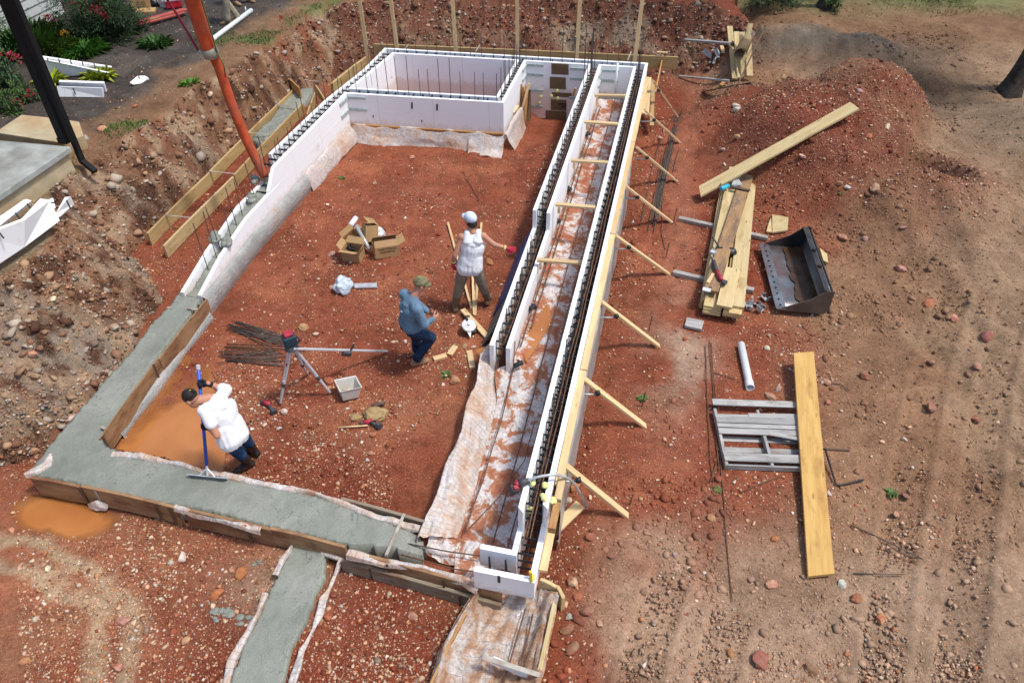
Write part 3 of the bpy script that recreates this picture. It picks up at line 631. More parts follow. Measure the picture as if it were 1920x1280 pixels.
# ------------------------------------------------------------------ foam wall forms
ZF, Z1, Z2 = 0.34, 0.69, 1.04
def v3(p, z): return Vector((p[0], p[1], z))
def xy(v): return (v[0], v[1])
E0, C0, BR, BL = (-0.405, 4.30), (0.234, 4.16), (3.18, 17.39), (-3.10, 18.35)
LWO = [(-3.42, 17.0), (-3.98, 15.35), (-4.60, 12.9), (-4.93, 11.6), (-5.09, 10.3), (-5.29, 9.45)]
RING = [E0, C0, BR, BL] + LWO
RIN = off2(RING, 0.315)
TP = 0.065
lwin_end = RIN[-1]
def lerp2(a, b, t): return (a[0] + (b[0] - a[0]) * t, a[1] + (b[1] - a[1]) * t)
BFL, BFR = (-3.58, 15.66), (-0.18, 15.18)
ROOM = [(-4.94, 9.38), (-4.79, 10.2), (-4.62, 11.2), (-4.33, 12.5), BFL, BFR, (0.33, 17.51), (1.78, 17.28), (0.222 * 10.9 - 2.07, 10.9), (0.222 * 7.88 - 2.07, 7.88)]
TREN = [(0.222 * 7.80 - 1.755, 7.80), (0.222 * 10.8 - 1.755, 10.8), (2.07, 17.235), (2.80, 17.125), (0.0, 4.56), (-0.335, 4.635)]
BOXL = [(-3.50, 15.97), (-2.83, 17.985), (0.09, 17.545), (-0.34, 15.515), (-3.50, 15.97)]
ROOMo, TRENo = off2(ROOM, TP), off2(TREN, TP)
BOXo = off2([BOXL[-2]] + BOXL + [BOXL[1]], TP)[1:-1]
RINGi = off2(RING, TP)
ROOT = {}
def wall(key, name, label, loc):
    ROOT[key] = empty(name, (loc[0], loc[1], 0), label, "foam wall", "foam wall forms of the foundation"); return ROOT[key]
wall('rw', 'foam_wall', 'long white foam wall form on the right, braced by slanting pine props', (1.5, 10))
wall('mw', 'foam_wall', 'middle white foam wall form, lower at its open near end, left of the spreader trench', (0.4, 11))
wall('lw', 'foam_wall', 'left white foam wall form stepping down into the wet concrete below the orange hose', (-4.3, 13))
wall('bw', 'foam_wall', 'back white foam wall form in front of the six upright posts', (0, 17.8))
wall('bf', 'foam_wall', 'front wall form of the square box with two black slots in its face', (-1.9, 15.5))
wall('bx', 'foam_wall', 'short cross wall form between the square box and the bay with plywood scraps', (0, 16.5))
def panel(key, P, Q, z0, z1):
    """foam panel between plan polylines P and Q; z0,z1 number or one per point"""
    n = len(P); a = [z0] * n if not isinstance(z0, list) else z0; b = [z1] * n if not isinstance(z1, list) else z1
    rings = [[v3(P[i], a[i]), v3(Q[i], a[i]), v3(Q[i], b[i]), v3(P[i], b[i])] for i in range(n)]
    return MB().loft(rings).build("foam_panel", MT['foam'], ROOT[key], bevel=0.0025)
G1 = 0.0003
def courses(key, P, Q, zb=ZF, top=Z2, dz=0.0):
    panel(key, P, Q, zb, Z1 - G1); panel(key, P, Q, Z1 + G1, top + dz)
# ring
panel('rw', RING[0:2], RINGi[0:2], 0.37, Z1); panel('rw', RING[1:3], RINGi[1:3], 0.365, Z1 - G1)
ys = (4.83 - C0[1]) / (BR[1] - C0[1]); panel('rw', [lerp2(C0, BR, ys), BR], [lerp2(RINGi[1], RINGi[2], ys), RINGi[2]], Z1 + G1, Z2)
courses('bw', RING[2:4], RINGi[2:4], 0.0)
courses('lw', RING[3:7], RINGi[3:7], ZF)
panel('lw', RING[6:], RINGi[6:], 0.2, [0.69, 0.69, 0.64, 0.42])
# room loop
panel('lw', ROOM[0:4], ROOMo[0:4], 0.2, [0.40, 0.60, 0.69, 0.69])
pa = lerp2(ROOM[3], ROOM[4], -0.14); qa = lerp2(ROOMo[3], ROOMo[4], -0.14)
panel('lw', ROOM[3:5], ROOMo[3:5], ZF, Z1 - G1)
panel('lw', [pa, lerp2(ROOM[3], ROOM[4], -0.04), ROOM[4]], [qa, lerp2(ROOMo[3], ROOMo[4], -0.04), ROOMo[4]], Z1 + G1, [0.72, Z2, Z2])
courses('bf', ROOM[4:6], ROOMo[4:6]); courses('bx', ROOM[5:7], ROOMo[5:7], 0.1); courses('bw', ROOM[6:8], ROOMo[6:8], -0.35)
panel('mw', ROOM[7:9], ROOMo[7:9], 0.1, Z1 - G1); panel('mw', ROOM[7:9], ROOMo[7:9], Z1 + G1, Z2); panel('mw', ROOM[8:10], ROOMo[8:10], 0.1, Z1 - G1)
# trench loop
panel('mw', TREN[0:2], TRENo[0:2], 0.1, Z1 - G1); panel('mw', TREN[1:3], TRENo[1:3], 0.1, Z1 - G1); panel('mw', TREN[1:3], TRENo[1:3], Z1 + G1, Z2)
courses('bw', TREN[2:4], TRENo[2:4], 0.0)
panel('rw', TREN[3:5], TRENo[3:5], 0.1, Z1 - G1); ys2 = (17.125 - 4.86) / (17.125 - 4.56)
panel('rw', [TREN[3], lerp2(TREN[3], TREN[4], ys2)], [TRENo[3], lerp2(TRENo[3], TRENo[4], ys2)], Z1 + G1, Z2)
panel('rw', TREN[4:6], TRENo[4:6], 0.37, Z1)
# box loop
for k, s in (('lw', 0), ('bw', 1), ('bx', 2), ('bf', 3)): courses(k, BOXL[s:s + 2], BOXo[s:s + 2], 0.0)

# webs and bars in the cores
def tie_mesh(two, light=False):
    mb = MB(); W = 0.185
    for c in range(2 if two else 1):
        o = -0.35 * c
        for z in ((-0.035,) if light else (-0.035, -0.17, -0.31)):
            mb.box((0, 0, o + z), (W, 0.014, 0.028 if light else 0.022))
            if z == -0.035 or z == -0.31:
                for k in range(5): mb.box((-0.06 + 0.03 * k, 0, o + z + 0.018), (0.008, 0.014, 0.016))
        for s in (-1, 1): mb.box((s * (W / 2 - 0.002), 0, o - 0.17), (0.006, 0.012 if light else 0.03, 0.28))
    me = bpy.data.meshes.new("web_tie"); me.from_pydata(mb.v, [], mb.f); me.materials.append(MT['blackplastic']); return me
TIE2, TIE1 = tie_mesh(True), tie_mesh(False)
TIE2L, TIE1L = tie_mesh(True, True), tie_mesh(False, True)
def bar_mesh(L):
    mb = MB().tube([(0, 0, 0), (0.004 * L, 0, L * 0.5), (0, 0, L)], 0.0075, 6); me = bpy.data.meshes.new("rebar"); me.from_pydata(mb.v, [], mb.f); me.materials.append(MT['rebar']); return me
BARS = {L: bar_mesh(L) for L in (0.7, 0.95, 1.25, 1.5, 1.75, 2.0)}
def arc(P, step, s0=0.1):
    P = [Vector((p[0], p[1])) for p in P]; out = []; d = s0
    for a, b in zip(P[:-1], P[1:]):
        L = (b - a).length; t = (b - a) / L
        while d < L: out.append((a + t * d, t)); d += step
        d -= L
    return out
def ties(key, P, ztop, step=0.203, s0=0.1, skip=None):
    for p, t in arc(P, step, s0):
        zt = ztop(p) if callable(ztop) else ztop
        if zt < 0.45: continue
        two = zt > 0.95; l_ = key in ("lw", "bf", "bw"); o = bpy.data.objects.new("web_tie", (TIE2L if l_ else TIE2) if two else (TIE1L if l_ else TIE1)); COL.objects.link(o)
        M = Matrix.Translation((p.x, p.y, zt)) @ Matrix.Rotation(math.atan2(t.y, t.x) + math.pi / 2, 4, 'Z'); place(o, M, ROOT[key])
def bars(key, P, step, s0, hfun, z0=0.1, jit=0.03, lean=0.03):
    for p, t in arc(P, step, s0):
        L = hfun(p)
        if not L: continue
        L = min(BARS, key=lambda q: abs(q - L)); o = bpy.data.objects.new("rebar", BARS[L]); COL.objects.link(o)
        M = Matrix.Translation((p.x + random.uniform(-jit, jit), p.y + random.uniform(-jit, jit), z0)) @ Euler((random.uniform(-lean, lean), random.uniform(-lean, lean), random.random() * 6)).to_matrix().to_4x4()
        place(o, M, ROOT[key])
def runs(key, P, offs, z, rust=True, n=1):
    for o_, zz in zip(offs, z):
        Q = resample([v3(p, zz) for p in off2(P, o_)], 0.6)
        Q = [q + Vector((random.uniform(-.012, .012), random.uniform(-.012, .012), random.uniform(-.006, .006))) for q in Q]
        MB().tube(Q, 0.0075, 6).build("long_rebar", MT['rust' if rust else 'rebar'], ROOT[key])
cRW = [(0.222 * 4.5 - 0.85, 4.5), (0.222 * 17.1 - 0.85, 17.1)]
ties('rw', cRW, lambda p: Z2 if p.y > 4.85 else Z1, s0=0.02); ties('rw', [lerp2(E0, C0, 0.15), lerp2(E0, C0, 0.75)], lambda p: 0)
runs('rw', cRW, (-0.045, 0.0, 0.05, 0.02), (1.015, 1.02, 0.72, 0.40))
bars('rw', cRW, 0.17, 0.6, lambda p: random.choice((0.95, 0.95, 0.95, 1.25)) if p.y < 15.8 else random.choice((1.25, 1.75, 2.0)))
cMW = [(0.222 * 7.95 - 1.91, 7.95), (0.222 * 17.1 - 1.91, 17.1)]
ties('mw', cMW, lambda p: Z2 if p.y > 10.85 else Z1, s0=0.03)
runs('mw', cMW, (-0.04, 0.02, 0.05), (0.66, 0.67, 0.40)); runs('mw', [lerp2(cMW[0], cMW[1], .33), cMW[1]], (0.0, -0.05), (1.015, 1.02))
bars('mw', cMW, 0.18, 0.25, lambda p: (0.95 if random.random() < .6 else 0.7) if p.y < 10.9 else (random.choice((1.25, 1.25, 0.95)) if p.y < 15.5 else random.choice((1.25, 1.75, 2.0))))
cBW = off2([BR, BL], 0.157); cBW = [lerp2(cBW[0], cBW[1], 0.04), lerp2(cBW[0], cBW[1], 0.96)]
ties('bw', cBW, Z2, 0.235); bars('bw', cBW, 0.27, 0.15, lambda p: random.choice((1.25, 1.5, 1.5)) if p.x < 0.5 or p.x > 3.1 else random.choice((1.5, 1.75, 2.0)))
lwc = off2([BL] + LWO, 0.157); cLW = [lerp2(lwc[0], lwc[1], 0.15)] + [xy(p) for p in lwc[1:]]
ties('lw', cLW, lambda p: Z2 if p.y > 12.5 else (Z1 if p.y > 12.0 else 0), 0.203)
bars('lw', cLW, 0.285, 0.1, lambda p: random.choice((1.5, 1.25, 1.5)) if p.y > 12.3 else (random.choice((1.25, .95)) if p.y > 9.9 else 0), lean=0.05)
runs('lw', cLW[:4], (0.03,), (0.98,), False)
cBF = [lerp2(q, r, 0.5) for q, r in zip((BFL, BFR), ((-3.53, 15.97), (-0.34, 15.515)))]; cBF = [lerp2(cBF[0], cBF[1], -0.01), lerp2(cBF[0], cBF[1], 0.97)]
ties('bf', cBF, Z2, 0.203, 0.25); bars('bf', cBF, 0.235, 0.2, lambda p: random.choice((1.5, 1.75, 1.5)), lean=0.02)
cBX = [(-0.22, 15.55), (0.20, 17.45)]
ties('bx', cBX, Z2, 0.16, 0.02); bars('bx', cBX, 0.14, 0.0, lambda p: random.choice((1.25, 1.5, 1.5)), jit=0.05); runs('bx', cBX, (0.03, -0.03), (1.0, 0.7), False)
# near return of the right wall: its two clips, slot and yellow tag
for q in (0.33, 0.86):
    a = lerp2(TREN[5], TREN[4], q); n = Vector((-0.222, -0.975)); p = Vector(a) + n * 0.10
    MB().tube([v3(p, 0.62), v3(p + n * 0.07 + Vector((0.03, 0)), 0.47), v3(p + n * 0.16, 0.38), v3(p, 0.44), v3(p, 0.62)], 0.011, 6).build("web_tie", MT['blackplastic'], ROOT['rw'])
p = Vector(lerp2(E0, C0, 0.42)) + Vector((-0.222, -0.975)) * 0.002; R = Matrix.Rotation(math.atan2(C0[1] - E0[1], C0[0] - E0[0]), 3, 'Z')
MB().box(v3(p, 0.63), (0.03, 0.006, 0.13), R).build("tie_slot", MT['blackplastic'], ROOT['rw'])
MB().box(v3(p, 0.54), (0.03, 0.008, 0.05), R).build("tie_slot", MT['pvc'], ROOT['rw'])
p = Vector(lerp2(E0, C0, 0.95)); MB().box(v3(p, 0.70) + Vector((0, 0.03, 0)), (0.035, 0.05, 0.13), Euler((0.3, 0.2, 0.4)).to_matrix(), 0.012).box(v3(p, 0.79) + Vector((-0.01, 0.05, 0)), (0.03, 0.03, 0.05)).build("yellow_clip", MT['yellow'], label="bright yellow plastic clip on the near corner of the right foam wall", cat="clip")
# points on upright planes
def onplane(px, py, A, B, d=0.0):
    A = Vector((A[0], A[1])); B = Vector((B[0], B[1])); t = (B - A).normalized(); n = Vector((t.y, -t.x)); A = A + n * d
    u = (px - 960) / CAM_F; v = (640 - py) / CAM_F; D = Vector((u, math.cos(CAM_P) + v * math.sin(CAM_P), -math.sin(CAM_P) + v * math.cos(CAM_P)))
    k = A.dot(n) / (D.x * n.x + D.y * n.y); return Vector((0, 0, CAM_H)) + D * k
def patch(A, B, x0, y0, x1, y1, mat, name, parent, th=0.012):
    q = [onplane(x0, y0, A, B), onplane(x1, y0 + (x1 - x0) * 0.05, A, B), onplane(x1, y1 + (x1 - x0) * 0.05, A, B), onplane(x0, y1, A, B)]
    t = (Vector(B) - Vector(A)).normalized(); n = Vector((t.y, -t.x, 0)); return MB().prism([p + n * 0.002 for p in q], n * th).build(name, mat, parent)
A_, B_ = (0.33, 17.51), (1.78, 17.28)
for r in ((1034, 119, 1066, 139), (1031, 144, 1061, 166), (1035, 173, 1072, 181), (1033, 186, 1062, 206), (1023, 207, 1062, 226)):
    patch(A_, B_, *r, MT['board_brown'], "patch_board", ROOT['bw'])
patch(A_, B_, 1046, 193, 1062, 196, MT['ink'], "ink_line", ROOT['bw'], 0.016); patch(A_, B_, 1052, 198, 1061, 201, MT['ink'], "ink_line", ROOT['bw'], 0.016)
for x, y in ((1014, 182), (1034, 181), (1045, 171), (1046, 185), (1011, 193)):
    MB().ell(onplane(x, y, A_, B_, 0.02), (0.04, 0.02, 0.05)).build("foam_blob", MT['yfoam'], ROOT['bw'], smooth=True)
for x, y in ((771, 192), (818, 195)):
    patch(BFL, BFR, x, y, x + 3, y + 12, MT['blackplastic'], "tie_slot", ROOT['bf'], 0.006)
for x, y in ((699, 216), (790, 225)): patch(BFL, BFR, x, y, x + 2, y + 4, MT['blackplastic'], "tie_slot", ROOT['bf'], 0.006)
def strip(key, c, a, b, z):
    """pale strip bent round an inside corner"""
    c = Vector((c[0], c[1], z)); mb = MB()
    for q in (a, b):
        d = (Vector((q[0], q[1], z)) - c); L = 0.42; d.normalize(); n = Vector((d.y, -d.x, 0)); o = Vector((a[0], a[1], z)) - c + (Vector((b[0], b[1], z)) - c)
        n = n if n.dot(o) > 0 else -n; mb.prism([c + n * 0.004, c + d * L + n * 0.004, c + d * L + n * 0.03, c + n * 0.03], (0, 0, 0.055))
    mb.build("corner_strip", MT['cstrip'], ROOT[key])
MT['cstrip'] = simple("pale_strip", (0.40, 0.47, 0.45), 0.15, 8, 0.6)
for z in (0.93, 0.66): strip('lw', ROOM[4], ROOM[3], ROOM[5], z)
for z in (0.93, 0.70, 0.32, -0.08): strip('bw', ROOM[6], ROOM[5], ROOM[7], z)
for z in (0.90, 0.66, 0.2): strip('bw', ROOM[7], ROOM[6], ROOM[8], z)
for z in (0.90, 0.66): strip('bw', TREN[2], TREN[1], TREN[3], z)
# a white pipe standing in the far end of the trench
p = onplane(1157, 130, TREN[2], TREN[3], 0.12)
MB().tube([(p.x, p.y, 0.40), (p.x, p.y, 1.16)], 0.028, 10).build("stub_pipe", MT['pvc'], label="muddy white stub pipe standing upright in the far end of the trench", cat="pipe", smooth=True)

# ------------------------------------------------------------------ concrete
def slab(name, poly, zf, mat, res=0.03, skirt=0.3, rough=0.012, **k):
    xs = [p[0] for p in poly]; yy = [p[1] for p in poly]; X, Y = np.meshgrid(np.arange(min(xs), max(xs) + res, res), np.arange(min(yy), max(yy) + res, res))
    I = inpoly(X, Y, poly); Z = zf(X, Y) + rough * fbm(X, Y, 0.35, 5, 131, 0.6) * 2.2; Z0 = Z.copy()
    d = dpoly(X, Y, list(poly) + [poly[0]]); idx = -np.ones(X.shape, int); vs = []; fs = []
    c4 = I[:-1, :-1] & I[1:, :-1] & I[:-1, 1:] & I[1:, 1:]
    def vid(i, j):
        if idx[i, j] < 0: idx[i, j] = len(vs); vs.append(Vector((X[i, j], Y[i, j], Z[i, j])))
        return idx[i, j]
    for i, j in np.argwhere(c4): fs.append((vid(i, j), vid(i, j + 1), vid(i + 1, j + 1), vid(i + 1, j)))
    cnt = {}
    for f in fs:
        for a, b in zip(f, f[1:] + f[:1]): cnt[(a, b)] = 1
    low = {}
    for (a, b) in list(cnt):
        if (b, a) not in cnt:
            for q in (a, b):
                if q not in low: low[q] = len(vs); vs.append(vs[q] - Vector((0, 0, skirt)))
            fs.append((b, a, low[a], low[b]))
    mb = MB(); mb.v = vs; mb.f = fs; return mb.build(name, mat, smooth=True, **k)
def pxs(L, z): return [xy(at(a, b, z)) for a, b in L]
LC = pxs([(380, 552), (369, 571), (309, 652), (235, 753), (192, 825), (205, 838), (250, 850), (369, 878), (480, 899), (640, 944), (700, 967), (741, 984), (784, 992), (800, 1012), (787, 1033), (640, 1019), (504, 987), (386, 956), (319, 947), (259, 935), (168, 919), (141, 905), (59, 893), (62, 871), (76, 857), (92, 836), (97, 828), (147, 768), (201, 709), (249, 655), (279, 611), (314, 576), (336, 545)], 0.345)
slab("concrete_footing", LC, lambda X, Y: 0.345 - 0.14 * sst(-1.35, -0.95, X + 0 * Y) * (Y < 6), MT['concrete'], label="wet grey concrete footing turning the corner at the lower left", cat="footing")
CORE = [xy(p) for p in off2(LWO[-3:] + [xy(Vector(LWO[-1]) + (Vector(LWO[-1]) - Vector(LWO[-2])) * 0.2)], 0.065)] + [xy(p) for p in off2(LWO[-3:] + [xy(Vector(LWO[-1]) + (Vector(LWO[-1]) - Vector(LWO[-2])) * 0.2)], 0.26)][::-1]
hose_tip = at(489, 343, 0.75)
CORE2 = [xy(p) for p in off2(LWO[-4:-2], 0.065)] + [xy(p) for p in off2(LWO[-4:-2], 0.26)][::-1]
CC = [xy(p) for p in off2(LWO[-4:], 0.068)] + [xy(p) for p in off2(LWO[-4:], 0.255)][::-1]
slab("concrete_fill", CC, lambda X, Y: 0.37 + 0.24 * sst(9.6, 11.2, Y), MT['concrete'], 0.02, 0.25, 0.05, label="wet concrete filling the core of the left foam wall below the hose", cat="concrete")
for i, (x, y, z, r) in enumerate(((425, 452, 0.66, 0.10), (403, 445, 0.68, 0.12), (470, 372, 0.68, 0.10), (478, 338, 0.78, 0.09))):
    mb = MB()
    for k in range(5): mb.ell(at(x + random.uniform(-5, 5), y + random.uniform(-6, 6), z) , (r * random.uniform(.5, .9), r * random.uniform(.5, .9), r * 0.45))
    mb.build("concrete_spill", MT['concrete'], smooth=True, label=("grey concrete lump spilt on the inner rim of the left foam wall", "grey concrete lump hanging over the outer rim of the left foam wall", "small concrete lump in the notch of the left foam wall", "concrete lump right under the tip of the orange hose")[i], cat="concrete spill")
S2 = pxs([(547, 1022), (545, 1025), (525, 1068), (505, 1107), (482, 1160), (460, 1200), (430, 1280), (395, 1380), (505, 1380), (532, 1280), (550, 1210), (572, 1172), (592, 1115), (610, 1082), (612, 1045), (625, 1030)], 0.10)
slab("concrete_strip", S2, lambda X, Y: 0.11 + 0 * X, MT['concrete'], 0.025, 0.2, label="smooth wet concrete strip running out of the photo at the bottom", cat="footing")
PADp = pxs([(482, 268), (470, 258), (505, 225), (545, 172), (572, 165), (588, 165), (580, 178), (560, 200), (530, 232), (500, 266)], 0.2)
slab("concrete_pad", PADp, lambda X, Y: 0.20 + 0 * X, MT['concrete'], 0.03, 0.25, 0.03, label="rough wet concrete poured between the two long boards on the left bank", cat="concrete")
for i, (x, y, s) in enumerate(((415, 1152, .16), (455, 1140, .10), (462, 1165, .12), (482, 1055, .07), (478, 1052, .06))):
    if i in (1, 4): continue
    p = G(x, y); mb = MB()
    for k in range(12): q_ = s * random.uniform(.12, .42); mb.ell(p + Vector((random.uniform(-s, s) * .7, random.uniform(-s, s) * .5, 0.004)), (q_, q_ * random.uniform(.5, 1), 0.018))
    mb.build("concrete_spill", MT['concrete'], smooth=True, label={0: "flat grey concrete splash left of the bottom strip", 2: "small grey concrete splash touching the left edge of the bottom strip", 3: "tiny grey concrete splash on tan soil by the front board"}[i], cat="concrete spill")

# ------------------------------------------------------------------ form boards and straps
def strap(parent, a, b, drop=0.3, mat='strap', w=0.032, offs=0.02, name="strap"):
    a, b = Vector(a), Vector(b); t = (b - a).normalized(); mb = MB(); s = Vector((-t.y, t.x, 0)).normalized() * (w / 2); up = Vector((0, 0, 0.004))
    mb.prism([a + s, b + s, b - s, a - s], up)
    for p, sg in ((a, -1), (b, 1)):
        q = p + t * sg * 0.004
        mb.prism([q + s, q - s, q - s - Vector((0, 0, drop)), q + s - Vector((0, 0, drop))], t * sg * 0.004)
    return mb.build(name, MT[mat], parent)
FB = "form boards of the footing"
def fboard(p0, p1, h, mat, label, th=0.04, lean=None, warp=0.015, name="form_board"):
    up = (0, 0, 1) if lean is None else lean
    return beam(name, p0, p1, th, h, MT[mat], label=label, cat="board", group=FB, up=up, warp=warp)
b1 = fboard(at(387, 560, .37), at(297, 672, .37), .33, 'form', "stained form board beside the lower end of the plastic covered footing", .02)
b2 = fboard(at(295, 671, .375), at(186, 822, .375), .33, 'form', "stained form board along the orange puddle, nearest the raking man", .02)
def legstrap(par, x, y, z, dx, mat='darkstrap'):
    p = at(x, y, z); q = at(x + dx, y + abs(dx) * 0.9, z); d = (q - p).normalized()
    MB().box(p + d * 0.016 + Vector((0, 0, -.16)), (0.03, 0.008, 0.36), Matrix.Rotation(math.atan2(d.y, d.x) + math.pi / 2, 3, 'Z')).build("strap", MT[mat], par)
for x, y in ((362, 583), (371, 572)): legstrap(b1, x, y, .38, 8)
for x, y in ((287, 684), (192, 818)): legstrap(b2, x, y, .38, 8)
strap(b1, at(352, 577, .375), at(369, 580, .38), .02); strap(b1, at(314, 576, .36), at(322, 577, .36), .02); strap(b2, at(190, 800, .385), at(196, 803, .385), .3)
fr = [((57, 895), (150, 910), 'form', "leftmost dark form board of the front row, above the outer puddle"), ((152, 911), (330, 950), 'form', "second form board of the front row, bowed behind the plastic scrap"),
      ((345, 953), (508, 990), 'form', "ragged topped form board in the middle of the front row"), ((506, 990), (648, 1024), 'form', "form board of the front row standing over the end of the bottom concrete strip"), ((652, 1032), (941, 1108), 'form', "long form board of the front row ending at the foam corner")]
FR = []
for a, b, m, l in fr: FR.append(fboard(at(a[0], a[1], .36), at(b[0], b[1], .36), .34, m, l))
fboard(at(640, 1050, .20), at(940, 1131, .20), .24, 'greyform', "lower grey board in front of the front row, lit along its top edge", .045)
for k, x, y in ((1, 150, 910), (2, 292, 941), (2, 318, 947), (2, 462, 980), (4, 727, 1053), (4, 832, 1081)):
    p = at(x, y + 2, .365); MB().box(p + Vector((-0.006, -.026, -.15)), (0.028, 0.006, 0.33), Matrix.Rotation(-0.22, 3, 'Z')).build("strap", MT['darkstrap'], FR[k])
strap(FR[4], at(758, 963, .385), at(724, 1040, .385), .25, 'strap', 0.035)
for x, y in ((694, 1062), (862, 1112)):
    p = at(x, y, .21); MB().box(p + Vector((0, -.03, -.13)), (0.03, 0.006, 0.28), Matrix.Rotation(-0.22, 3, 'Z')).build("stake_strap", MT['darkstrap'], label="rusty strap on the %s of the lower grey board" % ("left half" if x < 800 else "right half"), cat="strap")
inb = fboard(at(640, 934, .37), at(797, 977, .37), .30, 'greyform', "inner board of the front footing with plastic hanging on its near side")
# boards on the left bank
A1 = fboard(at(276, 438, .26), at(393, 321, .26), .27, 'formy', "outer yellow board at the near end of the left bank pair"); A2 = fboard(at(394, 320, .26), at(553, 165, .26), .26, 'formy', "outer yellow board along the far wet concrete pad on the left")
I1 = fboard(at(306, 462, .26), at(437, 330, .26), .26, 'treated', "inner greenish board at the near end of the left bank pair"); I2 = fboard(at(438, 329, .26), at(568, 192, .26), .26, 'formy', "inner yellow board between the far concrete pad and the left foam wall")
for par, x0, y0, x1, y1 in ((A1, 306, 403, 356, 408), (A1, 392, 321, 440, 326), (A2, 466, 249, 505, 252), (A2, 516, 196, 556, 201), (A2, 561, 149, 598, 153)):
    strap(par, at(x0, y0, .275), at(x1, y1, .275), .3, 'strap', 0.03)
fboard(at(621, 157, .62), at(690, 104, .62), .26, 'formy', "yellow board behind the far left foam wall, upper end at the posts", .06)
for x0, y0, x1, y1, z, l in ((541, 147, 561, 164, .45, "orange end block closing the far concrete pad"), (575, 215, 590, 172, .42, "slanted yellow board at the far end of the concrete pad"), (592, 160, 608, 185, .5, "upright yellow offcut right of the far concrete pad"), (588, 238, 598, 222, .3, "orange stained offcut leaning by the concrete pad")):
    fboard(at(x0, y0, z), at(x1, y1, z), .24, 'osb' if 'orange' in l else 'formy', l, .03)
bb = fboard(at(700, 83, .86), at(1272, 106, .86), .30, 'formy', "long yellow board behind the back foam wall carrying the posts", .045)
for x0, y0, x1, y1 in ((765, 84, 758, 95), (900, 84, 892, 97), (975, 86, 970, 96), (1184, 97, 1177, 113)):
    strap(bb, at(x0, y0, .9), at(x1, y1, 1.05), .05, 'strap', 0.03)
for i, (x, y, x1) in enumerate(((690, 97, 679), (744, 86, 729), (855, 91, 845), (971, 97, 965), (1082, 106, 1083), (1191, 112, 1199))):
    p = at(x, y, 1.04); p.y += 0.16 if i else 0.0; q = p + Vector(((x1 - x) * 0.006, 0.0, 2.1))
    beam("upright_post", (p.x, p.y, 0.1), q, 0.09, 0.045, MT['pine'], up=(0, 1, 0), label="tall pine post behind the back foam wall, %s of the six from the left" % ("first", "second", "third", "fourth", "fifth", "last")[i], cat="post", group="posts along the back wall")
fboard(at(1243, 103, .8), at(1228, 172, .5), .2, 'osb', "orange board on edge running back from the right end of the foam walls", .03)
for i, (x, y, x1, y1, z, m) in enumerate(((1212, 150, 1205, 212, .85, 'pine'), (1218, 145, 1213, 215, .8, 'pine'), (1225, 152, 1222, 235, .55, 'formy'))):
    beam("stud", at(x, y, z), at(x1, y1, z - .25), 0.09, 0.04, MT[m], label=("narrow pine stud against the far end of the right foam wall", "second pine stud just right of the narrow one at the far right wall end", "outermost dirty stud standing off the far right wall end")[i], cat="stud")
beam("short_board", at(1232, 97, .95), at(1252, 98, .95), 0.06, 0.03, MT['pine'], label="short pine cleat on top of the back board's right end", cat="board")

# walers, braces and spreaders of the right wall
def rwp(y, off=0.0, z=1.0): return Vector((0.222 * y - 0.69 + off * 1.024, y, z))
for i, (a, b, l) in enumerate(((4.35, 5.15, "lowest"), (5.2, 7.05, "nearest full"), (7.06, 10.25, "middle"), (10.26, 13.5, "upper middle"), (13.51, 16.7, "farthest"))):
    beam("waler", rwp(a, .052, 0.99 if i else 0.62), rwp(b, .052, 0.99 if i else 0.62), 0.09, 0.04, MT['pine'], label="%s pine rail fixed along the outer top of the right foam wall" % l, cat="rail", group="rails on the right wall", warp=0.006)
for y, z, m, l in ((5.1, 0.97, 'pine', "stacked pine block on the right wall beside the grey vibrator hose"), (4.75, .93, 'osb', "orange edged block below the stacked pine block at the wall step")):
    beam("wood_block", rwp(y - .12, .08, z + .05), rwp(y + .22, .08, z + .05), 0.08, 0.09, MT[m], label=l, cat="block")
BRC = [((1225, 150), (1270, 215)), ((1210, 205), (1280, 270)), ((1195, 275), (1272, 340)), ((1175, 348), (1260, 415)), ((1155, 440), (1255, 512)), ((1130, 565), (1238, 648)), ((1092, 705), (1212, 798)), ((1055, 865), (1178, 965))]
ordn = ("farthest", "second farthest", "third farthest", "fourth farthest", "fourth nearest", "third nearest", "second nearest", "nearest")
for i, (a, b) in enumerate(BRC):
    p = at(a[0], a[1], .98); q = at(b[0], b[1], .10); q = q + (q - p).normalized() * 0.05
    br = beam("brace", p, q, 0.09, 0.04, MT['pine'], label="slanting pine brace propping the right foam wall, %s of the eight" % ordn[i], cat="brace", group="braces of the right wall")
    c = p.lerp(q, 0.24) + Vector((-0.02, -.045, -0.05)); d = Vector((-0.28, -0.0, 0.0))
    MB().tube([c, c + d], 0.013, 8).build("turnbuckle", MT['galv'], br, smooth=True)
    MB().tube([c + Vector((0, .03, 0.02)), c + Vector((0, -.035, 0.05))], 0.035, 10).build("knob", MT['blackplastic'], br, smooth=True)
SPR = [((1115, 177), (1174, 178)), ((1096, 227), (1159, 231)), ((1071, 299), (1140, 303)), ((1042, 381), (1116, 387)), ((1007, 485), (1092, 491))]
for i, (a, b) in enumerate(SPR):
    z = 1.06 if i < 4 else 0.82; p = at(a[0], a[1], z); q = at(b[0], b[1], 1.06 if i < 4 else 0.82)
    o = beam("spreader", p, q, 0.085, 0.04, MT['pine'], label="pine spreader across the trench between the foam walls, %s" % ("farthest of five", "second from the far end", "middle one of five", "second from the near end", "nearest of five and set lowest")[i], cat="spreader", group="spreaders across the trench")
    t = (q - p).normalized(); MB().box(p + t * 0.035 + Vector((0.02, -0.03, -0.10)), (0.04, 0.05, 0.13)).build("cleat", MT['pine'], o)
